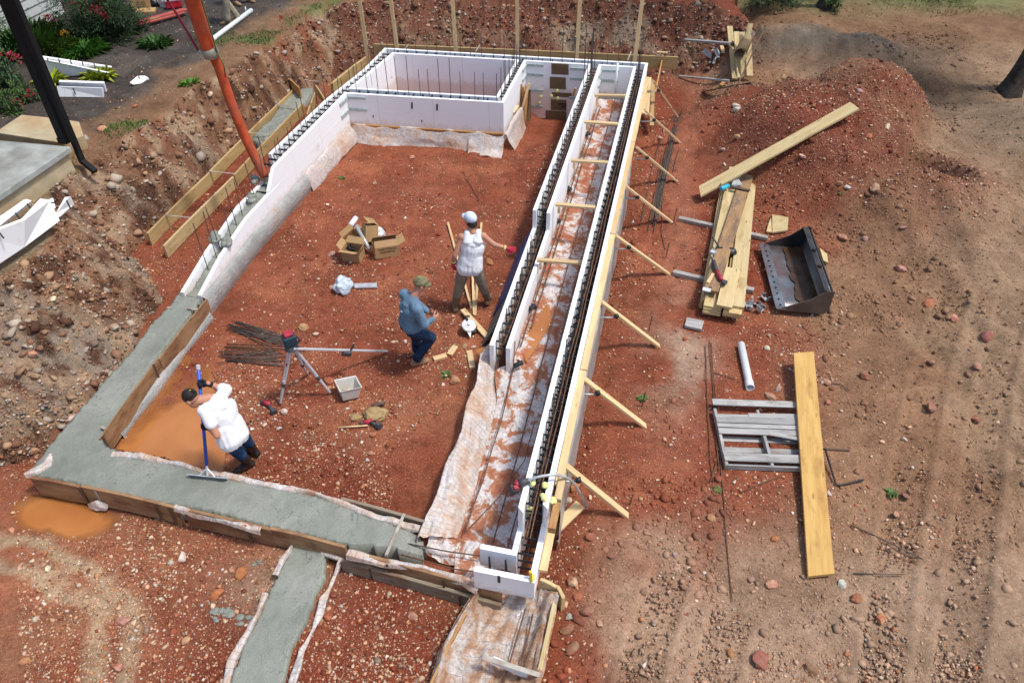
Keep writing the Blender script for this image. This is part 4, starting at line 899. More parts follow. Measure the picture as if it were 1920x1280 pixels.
# treated boards and rails of the near right footing
fboard(at(1013, 1086, .34), at(1048, 1100, .34), .25, 'treated', "short treated board behind the near foam corner"); fboard(at(1046, 1098, .34), at(1056, 1120, .34), .28, 'treated', "stub of treated board at the right end of the near foam corner")
R3 = fboard(at(1040, 1122, .30), at(1005, 1290, .30), .30, 'treated', "treated side board of the plastic lined trench at the bottom edge", .045)
L3 = fboard(at(872, 1150, .28), at(800, 1300, .28), .28, 'osb', "left side board of the bottom trench under its plastic", .03)
sp3 = strap(R3, at(906, 1231, .34), at(1012, 1265, .34), .05, 'strap', 0.05)
beam("spacer_board", at(925, 1232, .27), at(990, 1262, .27), 0.04, 0.10, MT['white'], label="white foam spacer under the strap in the bottom trench", cat="spacer")
# ------------------------------------------------------------------ plastic sheets
def sheetgrid(name, rows, mat, label, cols=14, amp=0.02, seed=0, step=0.08, fold=0.0, ridge=0.0, cat="plastic sheet", sub=None, thick=False):
    """rows: list of cross sections (each a list of points); resampled and wrinkled"""
    m = len(rows[0]); R = []; U = []
    secs = [resample_n(r, cols) for r in rows]; d = 0; prev = None
    for i in range(len(secs) - 1):
        L = max((secs[i + 1][k] - secs[i][k]).length for k in (0, cols // 2, cols - 1)); n = max(1, int(L / step))
        for j in range(n + (i == len(secs) - 2)):
            t = j / n; R.append([a.lerp(b, t) for a, b in zip(secs[i], secs[i + 1])]); U.append(d + L * t)
        d += L
    out = []; uv = []
    for r, u in zip(R, U):
        q = []; z = []; s = 0
        for k, p in enumerate(r):
            if k: s += (p - r[k - 1]).length
            a = (.32 - abs(mn.noise(Vector((p.x * 4.1 + 1.5 * p.y, p.y * 3.1, p.z * 3 + seed)))) - .5 * abs(mn.noise(Vector((p.x * 9, p.y * 9 + seed, p.z * 8)))) - .25 * abs(mn.noise(Vector((p.x * 21, p.y * 19 + seed, p.z * 18))))) * amp * 2.0
            a += ridge * (.35 - abs(mn.noise(Vector((s * 5.5 + .5 * mn.noise(Vector((u, s, 2))), u * .8, seed)))) - .5 * abs(mn.noise(Vector((s * 13, u * 1.1, seed + 5)))))
            f = fold * math.sin(u * 9 + 2.2 * math.sin(s * 3 + seed) + 3 * mn.noise(Vector((u * 1.3, s * 2, seed))))
            b = mn.noise(Vector((p.x * 2.3 + 9, p.y * 2.3, seed + 4))) * amp * 0.8
            q.append(p + Vector((b, b * 0.5, a + f))); z.append((s, u))
        out.append(q); uv.append(z)
    mb = MB().grid(out, uv); return mb.build(name, MT[mat], smooth=True, label=label, cat=cat)
def resample_n(P, n):
    P = [Vector(p) for p in P]; L = [0]
    for a, b in zip(P[:-1], P[1:]): L.append(L[-1] + (b - a).length)
    out = []
    for i in range(n):
        d = L[-1] * i / (n - 1); k = 0
        while k < len(L) - 2 and L[k + 1] < d: k += 1
        out.append(P[k].lerp(P[k + 1], (d - L[k]) / max(1e-6, L[k + 1] - L[k])))
    return out
# trench floor
EA = [(919, 646), (904, 663), (900, 698), (898, 715), (878, 756), (867, 813), (842, 860), (823, 923), (797, 981), (787, 1004)]
EB = [(938, 666), (934, 690), (930, 712), (933, 761), (922, 802), (907, 851), (890, 917), (872, 966), (864, 995), (858, 1010)]
A = [at(a, b, .385) for a, b in EA]; B = [at(a, b, .13) for a, b in EB]
rows = []
for a, b in zip(A, B):
    o = (a - b); o.z = 0; o.normalize(); m = a.lerp(b, .4); m.z = .30; rows.append([a + o * 0.05 - Vector((0, 0, .16)), a + o * 0.03, a, m, b.lerp(a, .15) + Vector((0, 0, .02)), b])
sheetgrid("plastic_sheet", rows, 'sheet', "printed clear plastic draped over the left side board of the near trench", 36, 0.03, 3, 0.03, 0.008, .07)
rows = []
for y in np.arange(17.05, 4.3, -0.12):
    if y > 7.9: x0 = 0.222 * y - 1.74; z0 = .33
    else:
        k = np.interp(y, [p.y for p in B[::-1]], [p.x for p in B[::-1]]); x0 = float(k) - 0.02; z0 = .12
    t = float(sst(6.4, 8.4, y)); zf = 0.085 + 0.22 * t; x1 = 0.222 * y - 0.99
    rows.append([Vector((x0, y, max(zf, z0 * 1.0))), Vector((x0 + (x1 - x0) * .3, y, zf)), Vector((x0 + (x1 - x0) * .75, y, zf - .01)), Vector((x1, y, zf))])
mudfloor = sheetgrid("trench_liner", rows, 'mudsheet', "mud smeared plastic lining the floor of the trench between the foam walls", 34, 0.030, 8, 0.04)
# long rebars in the trench
GRB = "long bars lying in the trench"
def lbar(P, label, r=0.009, mat='rust', group=None, zoff=0.02):
    Q = resample([Vector(p) for p in P], 0.5); Q = [q + Vector((random.uniform(-.008, .008), random.uniform(-.008, .008), 0)) for q in Q]
    return MB().tube(Q, r, 6).build("rebar_length", MT[mat], smooth=True, label=label, cat="rebar", group=group)
def tz(y): return 0.085 + 0.22 * float(sst(6.4, 8.4, y)) + 0.07
def trb(f, y0, y1):
    P = []
    for y in np.linspace(y0, y1, 14): P.append((0.222 * y - 1.74 + f * 0.75, y, tz(y)))
    return P
lbar(trb(.55, 16.9, 5.0), "rusty bar lying along the middle of the trench", group=GRB); lbar(trb(.80, 16.9, 4.6), "rusty bar along the right side of the trench by the right wall", group=GRB)
lbar(trb(.06, 16.5, 8.2), "dark bar tight along the foot of the middle foam wall", mat='rebar', group=GRB); lbar(trb(.16, 16.5, 8.6), "second dark bar a hand off the middle foam wall's foot", mat='rebar', group=GRB)
lbar([at(966, 640, .62), at(962, 690, .28), at(940, 790, .20), at(905, 900, .2), at(870, 1000, .2)], "bent bar rising at the open end of the middle wall", group=GRB)
lbar([at(880, 990, .2), at(935, 930, .22), at(985, 862, .2), at(1003, 790, .2)], "thin bar slanting across the near trench", 0.006, group=GRB)
lbar([at(760, 1017, .30), at(840, 1034, .22), at(905, 1042, .2)], "dark bar reaching out of the wet concrete toward the foam corner", mat='rebar'); lbar([at(752, 1040, .28), at(850, 1065, .2), at(905, 1074, .2)], "rusty bar lying by the front board at the foam corner")
for i, (x, y) in enumerate(((1101, 253), (1066, 356), (1044, 416), (1022, 490), (998, 577), (972, 683))):
    p = at(x, y, .36); mb = MB(); mb.tube([p + Vector((-.07, -.03, 0)), p + Vector((.06, .02, 0.02))], 0.035, 8); mb.tube([p, p + Vector((0, 0, .08))], 0.02, 8)
    mb.build("bar_chair", MT['blackplastic'], smooth=True, label="black plastic bar support beside the middle foam wall, %s" % ("farthest", "second farthest", "third farthest", "third nearest", "second nearest", "at its open near end")[i], cat="bar support", group="bar supports in the trench")
# room side: wrapped footing below the left wall
def sweep(path, prof, label, name, mat, seed, cols=14, amp=0.012, right=True, fold=0.0):
    P = [Vector((p[0], p[1])) for p in path]; rows = []
    for i, p in enumerate(P):
        t = (P[min(i + 1, len(P) - 1)] - P[max(i - 1, 0)]).normalized(); n = Vector((t.y, -t.x)) if right else Vector((-t.y, t.x))
        rows.append([Vector((p.x + n.x * d, p.y + n.y * d, z)) for d, z in (prof(i / (len(P) - 1)) if callable(prof) else prof)])
    return sheetgrid(name, rows, mat, label, cols, amp, seed, 0.1, fold)
lwp = [xy(p) for p in resample([Vector((p[0], p[1], 0)) for p in [ROOM[0], ROOM[1], ROOM[2], ROOM[3], lerp2(ROOM[3], ROOM[4], .97)]], 0.3)]
def prof1(t):
    k = 1.0 + 0.25 * t; return [(0.003, .375), (0.025, .365), (0.06 * k, .32), (0.085 * k, .22), (0.085 * k, .12), (0.06 * k, .02), (0.05 * k, -.03)]
sweep(lwp[:-8], prof1, "grey plastic wrap bulging round the footing along the left foam wall", "plastic_wrap", 'wrap', 5)
sweep(lwp[-9:], lambda t: [(0.003, .385), (0.03, .37), (0.07, .30), (0.09 + .06 * t, .2), (0.12 + .08 * t, .03), (0.13, -.03)], "muddy plastic hanging at the far end of the left foam wall by the box", "plastic_sheet", 'sheetplain', 6, amp=0.03, fold=0.02)
low = [at(392, 597, 0), at(345, 655, 0), at(306, 712, 0), at(285, 740, 0), at(240, 795, 0), at(222, 822, 0)]
sweep([xy(p) for p in low], lambda t: [(-0.04, .05), (-0.03, .12), (0.01, .15), (0.06, .12), (0.085, .05), (0.08, -.03)], "roll of grey plastic along the foot of the stained boards by the puddle", "plastic_wrap", 'wrap', 7, right=False)
# box skirt
def edge(a, b, n, d=0.0): return [lerp2(a, b, i / n) for i in range(n + 1)]
MB().prism([v3(BFL, .30), v3(BFR, .30), v3((BFR[0] - 0.02, BFR[1] - 0.06), .30), v3((BFL[0] - .02, BFL[1] - 0.06), .30)], (0, 0, .06)).build("ledger", MT['osb'], label="muddy ledger strip under the front wall of the box", cat="ledger")
sweep(edge(BFL, BFR, 12), lambda t: [(0.01, .345), (0.065, .335), (0.09, .27), (0.14, .15), (0.19 + .05 * math.sin(t * 9), .03), (0.22 + .05 * math.sin(t * 9), -.02)], "mud streaked plastic skirt under the front wall of the box", "plastic_sheet", 'sheetplain', 9, 18, 0.035, fold=0.025)
sweep([(BFR[0] - .75, BFR[1] + .10), (BFR[0] - .3, BFR[1] + .04), (BFR[0] + .02, BFR[1])], lambda t: [(0.10, .30), (0.17, .2), (0.26, .06), (0.33 + .05 * t, .02), (0.40 + .06 * t, .0)], "loose plastic flap at the right corner of the box skirt", "plastic_sheet", 'sheetplain', 10, 14, 0.03, fold=0.02)
sweep(edge(BFR, (0.18, 16.6), 6), lambda t: [(0.02, .36), (0.07, .33), (0.10, .2), (0.22 * (1 - .5 * t), .02), (0.32 * (1 - .5 * t), -.1 - .1 * t)], "plastic hanging round the right side of the box under the plywood scraps", "plastic_sheet", 'sheetplain', 11, 14, 0.03, fold=0.02)
# outer plastic on the right wall, plastic rims of the concrete
sweep([(0.222 * y - 0.69, y) for y in np.arange(5.0, 13.2, .4)], [(0.05, .92), (0.10, .93), (0.115, .75), (0.11, .4), (0.12, .09)], "plastic sheet hanging down the outer face of the right foam wall", "plastic_sheet", 'wrap', 12, 10, 0.03)
def rim(L, z, w, label, seed, mat='sheet', lift=.02):
    P = [at(a, b, z) for a, b in L]; rows = []
    for i, p in enumerate(P):
        t = (P[min(i + 1, len(P) - 1)] - P[max(i - 1, 0)]).normalized(); n = Vector((t.y, -t.x, 0)); k = 0.15 + 1.0 * abs(math.sin(i * 2.3 + seed)); lift = .010 * abs(math.sin(i * 3.1 + seed)) + .002
        rows.append([p - n * .02 - Vector((0, 0, .05)), p - n * .012 + Vector((0, 0, lift * .5)), p + n * w * .4 * k + Vector((0, 0, lift)), p + n * w * k + Vector((0, 0, lift * .3)), p + n * (w * k + .015) - Vector((0, 0, .06))])
    return sheetgrid("plastic_edging", rows, mat, label, 14, 0.022, seed, 0.03, 0.010, .05)
rim([(600, 1040), (632, 1050), (624, 1072), (611, 1105), (596, 1120), (588, 1150), (578, 1185), (560, 1215), (545, 1250), (530, 1300)], .13, -.10, "crumpled plastic along the right edge of the bottom concrete strip", 21)
rim([(548, 1022), (530, 1050), (518, 1078)], .13, .05, "small plastic tuft at the upper left of the bottom concrete strip", 22); rim([(500, 1110), (484, 1150), (458, 1200), (440, 1235), (425, 1290)], .13, .06, "crumpled plastic along the left edge of the bottom concrete strip", 23)
rim([(212, 846), (262, 851), (330, 866), (382, 880), (440, 890), (520, 908), (590, 922), (640, 938), (700, 960), (790, 985)], .37, .06, "printed plastic edging between the front concrete and the room floor", 24)
rim([(44, 888), (60, 880), (80, 868), (92, 850)], .36, .10, "white plastic bunched at the outer corner of the concrete", 25, 'sheetplain'); rim([(330, 948), (400, 968), (440, 978), (490, 988)], .37, .04, "plastic strip along the ragged front board", 26); rim([(655, 1031), (720, 1046), (800, 1062), (870, 1083), (900, 1095)], .37, .07, "white plastic lip on the long front board left of the foam corner", 27)
sheetgrid("plastic_scrap", [[at(164, 945, .12), at(166, 950, .03), at(180, 957, .02)], [at(182, 937, .16), at(185, 950, .10), at(196, 957, .02)], [at(201, 944, .12), at(201, 952, .06), at(198, 957, .02)]], 'sheet', "scrap of printed plastic sticking out under the front board into the puddle", 10, .015, 31, .02)
# plastic lining of the bottom trench
rows = []
for (a, b, c, d) in (((905, 1090), (915, 1105), (1000, 1100), (1042, 1112)), ((868, 1148), (905, 1150), (1000, 1150), (1035, 1145)), ((850, 1180), (895, 1180), (985, 1190), (1027, 1185)), ((835, 1210), (880, 1225), (975, 1235), (1018, 1235)), ((815, 1270), (860, 1285), (955, 1290), (1005, 1285)), ((795, 1330), (840, 1345), (940, 1350), (990, 1345))):
    l = at(a[0], a[1], .29); o = Vector((-.07, -.02, -.13)); rows.append([l + o, l, at(b[0], b[1], .10), at((b[0] + c[0]) / 2, (b[1] + c[1]) / 2, .05), at(c[0], c[1], .10), at(d[0], d[1], .31), at(d[0], d[1], .31) + Vector((.04, 0, -.02))])
sheetgrid("trench_liner", rows, 'sheetmud', "muddy printed plastic lining the bottom trench below the foam corner", 44, 0.035, 41, 0.025, 0.008, .16)
for i, (a, b) in enumerate((((985, 1140), (940, 1300)), ((1000, 1150), (965, 1300)))): lbar([at(a[0], a[1], .16), at(b[0], b[1], .14)], "rusty bar in the bottom trench, %s of two" % ("left", "right")[i])
rows = [[at(905, 1015, .12), at(850, 1010, .14), at(800, 1000, .30)], [at(900, 1040, .12), at(850, 1035, .12), at(795, 1025, .24)], [at(905, 1070, .10), at(840, 1055, .10), at(790, 1035, .16)]]
sheetgrid("plastic_sheet", rows, 'mudsheet', "crumpled muddy plastic between the concrete's end and the foam corner", 22, 0.06, 44, 0.03, 0.02)
# printed words on the sheet, illegible dashes as in the photo are part of its pattern
# puddles
def puddle(P, z, label, res=0.03):
    Q = [xy(at(a, b, z)) for a, b in P]; xs = [q[0] for q in Q]; yy = [q[1] for q in Q]; X, Y = np.meshgrid(np.arange(min(xs), max(xs), res), np.arange(min(yy), max(yy), res))
    I = inpoly(X + .05 * fbm(X, Y, .4, 3, 5), Y + .05 * fbm(X, Y, .4, 3, 6), Q); dep = np.minimum((z - H(X, Y)) / .04, dpoly(X, Y, Q + Q[:1]) / .08); I &= dep > -.05; idx = -np.ones(X.shape, int); vs = []; fs = []; dv = []
    for i, j in np.argwhere(I[:-1, :-1] & I[1:, :-1] & I[:-1, 1:] & I[1:, 1:]):
        q = []
        for a, b in ((i, j), (i, j + 1), (i + 1, j + 1), (i + 1, j)):
            if idx[a, b] < 0: idx[a, b] = len(vs); vs.append(Vector((X[a, b], Y[a, b], z))); dv.append(max(0, min(1, dep[a, b])))
            q.append(idx[a, b])
        fs.append(tuple(q))
    mb = MB(); mb.v = vs; mb.f = fs; o = mb.build("puddle", MT['puddle'], smooth=True, label=label, cat="puddle", kind="structure")
    at_ = o.data.attributes.new("dep", 'FLOAT', 'POINT'); at_.data.foreach_set("value", np.array(dv, dtype=np.float32)); return o
puddle([(215, 845), (290, 705), (350, 660), (400, 690), (410, 760), (430, 830), (420, 890), (300, 860)], 0.006, "orange muddy puddle inside the front left corner"); puddle([(-20, 895), (55, 880), (120, 900), (290, 945), (320, 1000), (240, 1060), (130, 1060), (50, 1020), (-20, 970)], -0.036, "orange muddy puddle outside the front boards")
puddle([(975, 640), (1005, 590), (1030, 560), (1038, 600), (1010, 650), (985, 690)], 0.315, "orange puddle on the trench liner"); puddle([(886, 655), (905, 648), (945, 652), (942, 668), (905, 673)], 0.30, "brown puddle in the open end of the middle wall")

# gravel keep-outs
FOOT += [pxs([(240, 830), (300, 725), (350, 690), (372, 740), (390, 800), (400, 865), (300, 852)], 0.0), [xy(p) for p in LC], [xy(p) for p in S2], [E0, C0, BR, (2.0, 17.2), (-0.6, 7.6), (-1.6, 6.5), (-1.4, 4.6)], [BL, BR, (0.3, 15.2), (-3.7, 15.6)], pxs([(225, 840), (300, 715), (372, 700), (385, 800), (375, 850), (300, 852)], 0.0), pxs([(34, 912), (55, 893), (232, 968), (200, 990), (85, 960)], 0.0), [xy(p) for p in off2([BL] + LWO, -.05)] + [xy(p) for p in off2([BL] + LWO, .6)][::-1], pxs([(870, 1140), (1040, 1110), (1000, 1290), (795, 1290)], 0.1)]
# ------------------------------------------------------------------ loose lumber and gear
def gbeam(name, a, b, wd, th, mat, label, cat="board", z0=0.0, z1=0.0, group=None, **k):
    p = G(*a) + Vector((0, 0, th + z0)); q = G(*b) + Vector((0, 0, th + z1))
    return beam(name, p, q, wd, th, MT[mat], label=label, cat=cat, group=group, **k)
# lumber stack
sa, sb = at(1349, 600, .12), at(1386, 338, .12); sdir = (sb - sa); sdir.z = 0; SL = sdir.length; sdir.normalize(); snv = Vector((sdir.y, -sdir.x, 0))
sz = Hs(sa.x, sa.y)
gst = "treated boards of the lumber stack"
for i, (a, b) in enumerate((((1272, 413), (1438, 451)), ((1262, 514), (1412, 549)))):
    beam("bearer", G(*a) + Vector((0, 0, .075)), G(*b) + Vector((0, 0, .08)), .09, .075, MT['weathered'], label="grey %s bearer under the lumber stack, sticking out on both sides" % ("upper", "lower")[i], cat="timber")
beam("wood_block", at(1286, 602, .15), at(1318, 609, .15), .22, .05, MT['weathered'], label="grey plank end in the dirt at the near left foot of the lumber stack", cat="board")
zb = 0.19
def sb_(s, l0, l1, z, w, th, mat, label, yaw=0.0):
    p = sa + snv * s + sdir * l0; q = sa + snv * (s + yaw) + sdir * l1; p.z = q.z = z; return beam("stack_board", p, q, w, th, MT[mat], label=label, cat="board", group=gst)
lev = ("bottom", "second", "third", "top")
for j in range(3):
    sb_(-0.145, 0.02 * j, SL - (.45 if j else .6), zb + .045 * (j + 1), .28, .042, 'treated', "wide treated board in the left pile of the lumber stack, %s layer" % lev[j])
    sb_(0.165, 0.03 - .03 * j, SL - (.65 if j < 2 else .6), zb + .045 * (j + 1), .28, .042, 'treated', "wide treated board in the right pile of the lumber stack, %s layer" % lev[j])
for j in range(3):
    o = sb_(-0.32 + 0.03 * j, 0.25, SL - .55, zb + .05 + .05 * j, .05, .14, 'treated', "treated board on edge along the left flank of the stack, %s" % ("outer", "middle", "inner")[j])
zt = zb + .045 * 3
sb_(-0.20, 0.42, SL + .02, zt + .055, .25, .042, 'treated', "pale treated board under the brown plank with the blue cans", 0.08)
sb_(0.20, 0.10, SL - .05, zt + .05, .26, .042, 'treated', "top right treated board carrying the cap and the cutter's cable", -0.03)
sb_(0.02, -.02, 1.05, zt + .10, .24, .042, 'treated', "short treated board end under the reciprocating saw", 0.05)
o = beam("brown_plank", sa + snv * -.22 + sdir * .28 + Vector((0, 0, zt + .14 - .12)), sa + snv * .12 + sdir * (SL - .35) + Vector((0, 0, zt + .12 - .12)), .235, .042, MT['plank_brown'], label="stained brown plank lying askew on top of the lumber stack", cat="board")
pz = zt + .147
def sp(px, py, z=None): return at(px, py, pz if z is None else z)
for i, (x, y) in enumerate(((1318, 579), (1354, 577), (1345, 593), (1296, 592))): pass
gbeam("timber", (1437, 418), (1420, 440), .2, .03, 'weathered', "small pale board end by the cut plywood pieces") if False else None
# tools on the stack
mb = MB(); a, b = sp(1336, 445), sp(1349, 464); mb.tube([a, b], 0.014, 8); d = (b - a).normalized(); n = Vector((-d.y, d.x, 0))
ham = mb.build("hammer_handle", MT['greytool']); hr = empty("hammer", a, "black hammer lying on the brown plank of the lumber stack", "hammer"); M0 = WM[ham.name].copy(); ham.name = "handle"; WM[ham.name] = M0; place(ham, M0, hr)
hd = MB().tube([b + n * .055, b - n * .02], 0.015, 8).tube([b - n * .02, b - n * .06 - d * .015], [0.013, 0.004], 6).build("head", MT['blacksteel'], hr)
def ring(c, r, h, mat, mat2, name, label, cat, th=.3):
    rt = empty(name, c, label, cat); n = 18; pr = [(r, 0), (r, h), (r * (1 - th), h), (r * (1 - th), 0)]
    MB().loft([[Vector((c.x + math.cos(2 * math.pi * k / n) * q, c.y + math.sin(2 * math.pi * k / n) * q, c.z + z)) for q, z in pr] for k in range(n + 1)], cap=False).build("roll", MT[mat], rt, smooth=False)
    MB().tube([c, c + Vector((0, 0, h * .8))], r * (1 - th) * .98, 14).build("core", MT[mat2], rt); return rt
ring(sp(1337, 475), .055, .045, 'galv', 'alu', "tape_roll", "grey tape roll beside the hammer on the stack", "tape")
def cap_obj(c, f, mat, name, label, R=.09):
    rt = empty(name, c, label, "cap"); f = Vector(f).normalized(); s = Vector((-f.y, f.x, 0)); up = Vector((0, 0, 1)); n = 14; rings = []
    for i in range(7):
        a = i / 6 * math.pi / 2; rr = R * math.cos(a) + .002; rings.append([c + f * (rr * 1.15 * math.cos(2 * math.pi * k / n)) + s * (rr * math.sin(2 * math.pi * k / n)) + up * (R * .95 * math.sin(a)) for k in range(n)])
    MB().loft(rings).build("crown", MT[mat], rt, smooth=True)
    P = [[c + f * (R * 1.05 * math.cos(t) + q * R * .85 * math.cos(t * 1.1)) + s * (R * .98 * math.sin(t)) + up * (0.006 - .012 * q) for t in np.linspace(-1.15, 1.15, 9)] for q in (0, .5, 1)]
    o = MB().grid(P).build("brim", MT[mat], rt, smooth=True); m = o.modifiers.new("thick", 'SOLIDIFY'); m.thickness = .006; return rt
cap_obj(sp(1370, 473, zt + .055), (-.9, .3, 0), 'bagblack', "cap", "black cap lying on the right boards of the lumber stack")
def can(a, b, r, mats, name, label, cat="can"):
    a, b = Vector(a), Vector(b); rt = empty(name, a.lerp(b, .5), label, cat); d = (b - a)
    MB().tube([a, a + d * .06, a + d * .94, b], [r * .85, r, r, r * .85], 12).build("body", MT[mats[0]], rt, smooth=True); MB().tube([b, b + d.normalized() * .008], [r * .8, r * .7], 12).build("end", MT[mats[1]], rt); return rt
can(sp(1355, 494, zt + .09), sp(1357, 484, zt + .09), .032, ('redtool', 'alu'), "drink_can", "dark red drink can lying above the saw on the stack"); can(sp(1352, 505, zt + .09), sp(1354, 500, zt + .09), .028, ('brownsteel', 'alu'), "small_can", "small dull can end just above the saw's red grip")
c1 = can(sp(1355, 334, pz + .0), sp(1371, 331, pz + .0), .036, ('teal', 'greytool'), "spray_can", "blue spray can at the far end of the stack, the one pointing right"); c2 = can(sp(1352, 354, pz + .0), sp(1366, 348, pz + .0), .042, ('teal', 'greytool'), "spray_can", "bigger blue spray can at the far end of the stack with a black cap")
MB().tube([sp(1360, 346, pz - .03), sp(1354, 342, pz), sp(1350, 347, pz)], .012, 6).build("nozzle", MT['blackplastic'], c2, smooth=True)
rt = empty("framing_square", sp(1380, 345), "galvanised angle bracket and metal strip beside the blue spray cans", "bracket")
MB().prism([sp(1372, 348, pz), sp(1406, 356, pz), sp(1407, 359, pz), sp(1372, 352, pz)], (0, 0, .012)).build("long_leg", MT['brownsteel'], rt); MB().prism([sp(1372, 348, pz), sp(1378, 331, pz + .05), sp(1381, 333, pz + .05), sp(1392, 348, pz)], (0, .01, .02)).build("plate", MT['galv'], rt); MB().tube([sp(1376, 336, pz), sp(1384, 325, pz)], .008, 6).build("rod", MT['redtool'], rt)
MB().ell(sp(1391, 374, zt + .07), (.03, .03, .025)).build("metal_cup", MT['galv'], smooth=True, label="small round metal piece on the far right boards of the stack", cat="fitting")
rt = empty("reciprocating_saw", sp(1346, 515), "red and black reciprocating saw on the near boards of the stack", "power saw")
MB().tube([sp(1338, 487, zt + .17), sp(1336, 481, zt + .165)], .006, 4).build("blade", MT['alu'], rt)
MB().tube([sp(1338, 489, zt + .18), sp(1341, 499, zt + .19), sp(1344, 508, zt + .19)], [.03, .036, .034], 8).build("nose", MT['greytool'], rt, smooth=True)
MB().tube([sp(1344, 508, zt + .19), sp(1350, 519, zt + .19), sp(1354, 526, zt + .18)], [.036, .034, .03], 8).build("body", MT['redtool'], rt, smooth=True); MB().box(sp(1358, 530, zt + .17), (.09, .07, .06), Euler((0, 0, .8)).to_matrix()).build("battery", MT['greytool'], rt, bevel=.008)
gl = empty("safety_glasses", sp(1325, 540), "clear safety glasses with dark lenses on the near end of the stack", "glasses")
for x, y in ((1320, 534), (1332, 539)): MB().ell(sp(x, y, zt + .16), (.022, .03, .012)).build("lens", MT['greytool'], gl, smooth=True)
MB().box(sp(1325, 543, zt + .155), (.13, .09, .02), Euler((0, 0, -.4)).to_matrix()).build("pouch", MT['bagclear'], gl, bevel=.006)
beam("short_stick", sp(1338, 512, zt + .16), sp(1327, 529, zt + .16), .055, .025, MT['pine'], label="short pine offcut on the near boards beside the saw", cat="offcut")
# long plank over the mound, plank and pallet
p = at(1312, 358, .30)
for zq in np.arange(.6, 2.2, .04):
    q = at(1602, 197, zq); T_ = np.linspace(.25, 1, 30)
    if np.all(p.z + (q.z - p.z) * T_ - .06 > H(p.x + (q.x - p.x) * T_, p.y + (q.y - p.y) * T_)): break
beam("long_plank", p, q, .29, .045, MT['treated'], label="long pale plank running from the lumber stack up the rubble mound", cat="plank", cut0=.1)
beam("golden_plank", at(1507, 660, .36), at(1540, 1077, .20), .29, .045, MT['gold'], label="wide golden plank lying across the right end of the grey pallet", cat="plank", cut0=-.09, cut1=-.10)
PA, PB = at(1355, 887, .03), at(1517, 893, .03); pd = (PB - PA).normalized(); PB = PA + pd * 1.22; pn = Vector((-pd.y, pd.x, 0)); gz = 0.10
pal = empty("pallet", PA + pd * .6 + pn * .5, "weathered grey wooden pallet with broken and missing slats", "pallet")
def pslat(u0, v0, u1, v1, w, z, th=.02, name="slat", mat='weathered'):
    beam(name, Vector((PA.x, PA.y, 0)) + pd * u0 + pn * v0 + Vector((0, 0, gz + z)), Vector((PA.x, PA.y, 0)) + pd * u1 + pn * v1 + Vector((0, 0, gz + z)), w, th, MT[mat], pal)
for u in (.02, .60, 1.18): pslat(u, 0.0, u, .98, .04, .115, .09, "stringer")
for v, w in ((.05, .09), (.33, .09), (.52, .09), (.93, .09)): pslat(.02, v, 1.2, v, w, .022)
for v, w in ((.115, .135), (.56, .10), (.66, .07), (.77, .12), (1.09, .115)): pslat(0, v, 1.21, v, w, .137)
pslat(.66, .535, 1.2, .42, .06, .142, .02); pslat(.45, .85, 1.2, .87, .09, .135)
pslat(0, .0, 1.2, 0.0, .022, .11, .085)
gbeam("bar_end", (1543, 842), (1592, 845), .03, .02, 'darkwood', "dark metal bar end sticking out right of the golden plank", "bar")
mb = MB().tube([G(1543, 850) + Vector((0, 0, .10)), G(1566, 910) + Vector((0, 0, .03)), G(1572, 912) + Vector((0, 0, .03)), G(1617, 903) + Vector((0, 0, .04))], .014, 8); mb.build("bent_pipe", MT['blacksteel'], smooth=True, label="bent black steel bar beside the near part of the golden plank", cat="steel bar")
def pipe(a, b, r, label, hz=0.0):
    p = G(*a) + Vector((0, 0, r + hz)); q = G(*b) + Vector((0, 0, r + hz)); t = (q - p).normalized(); rt = empty("pvc_pipe", p.lerp(q, .5), label, "pipe"); n = 18
    x = t.cross(Vector((0, 0, 1))).normalized(); y = x.cross(t)
    def rg(c, R): return [c + (x * math.cos(2 * math.pi * k / n) + y * math.sin(2 * math.pi * k / n)) * R for k in range(n)]
    MB().loft([rg(p, r * .86), rg(p, r), rg(q - t * .14, r), rg(q - t * .13, r * 1.12), rg(q, r * 1.12), rg(q, r * .95), rg(q - t * .3, r * .9)], cap=False).build("tube", MT['pvc'], rt, smooth=True)
    MB().loft([rg(q - t * .29, r * .89), rg(q - t * .285, r * .89)]).build("dark_bore", MT['blackplastic'], rt); return rt
pipe((1388, 650), (1405, 732), .055, "short white pipe lying on red soil above the grey pallet"); pipe((472, 24), (399, 79), .055, "white pipe lying on the mulch beside the standing man's feet")
# front end loader bucket
def bp(x, y, z): return at(x, y, z)
bk = empty("loader_bucket", at(1500, 560, .1), "black steel loader bucket lying open on the red soil", "bucket")
fl_n, fl_f = at(1458, 578, .22), at(1427, 458, .22); ax = (fl_f - fl_n); ax.z = 0; BLn = ax.length; ax.normalize(); bx_ = Vector((ax.y, -ax.x, 0)); O = Vector((fl_n.x, fl_n.y, .19)); D_, Hb = .72, .42
def bq(l, d, h): return O + ax * l + bx_ * d + Vector((0, 0, h))
prof = [(0, .02), (.14, .012), (D_ * .75, 0), (D_ * .92, .03), (D_, .10), (D_ + .02, .25), (D_ + .0, Hb)]
MB().grid([[bq(l, d, h) for d, h in prof] for l in np.linspace(0, BLn, 8)]).build("shell", MT['steel'], bk, smooth=True).modifiers.new("t", 'SOLIDIFY').thickness = .012
MB().prism([bq(-.02, -.03, .028), bq(BLn + .02, -.03, .028), bq(BLn + .02, .13, .028), bq(-.02, .13, .028)], (0, 0, .014)).build("cutting_edge", MT['steel'], bk)
for k in range(12):
    c = bq(BLn * (k + .5) / 12, .05, .048); MB().tube([c, c + Vector((0, 0, .012))], .016, 6).build("bolt", MT['blacksteel'], bk)
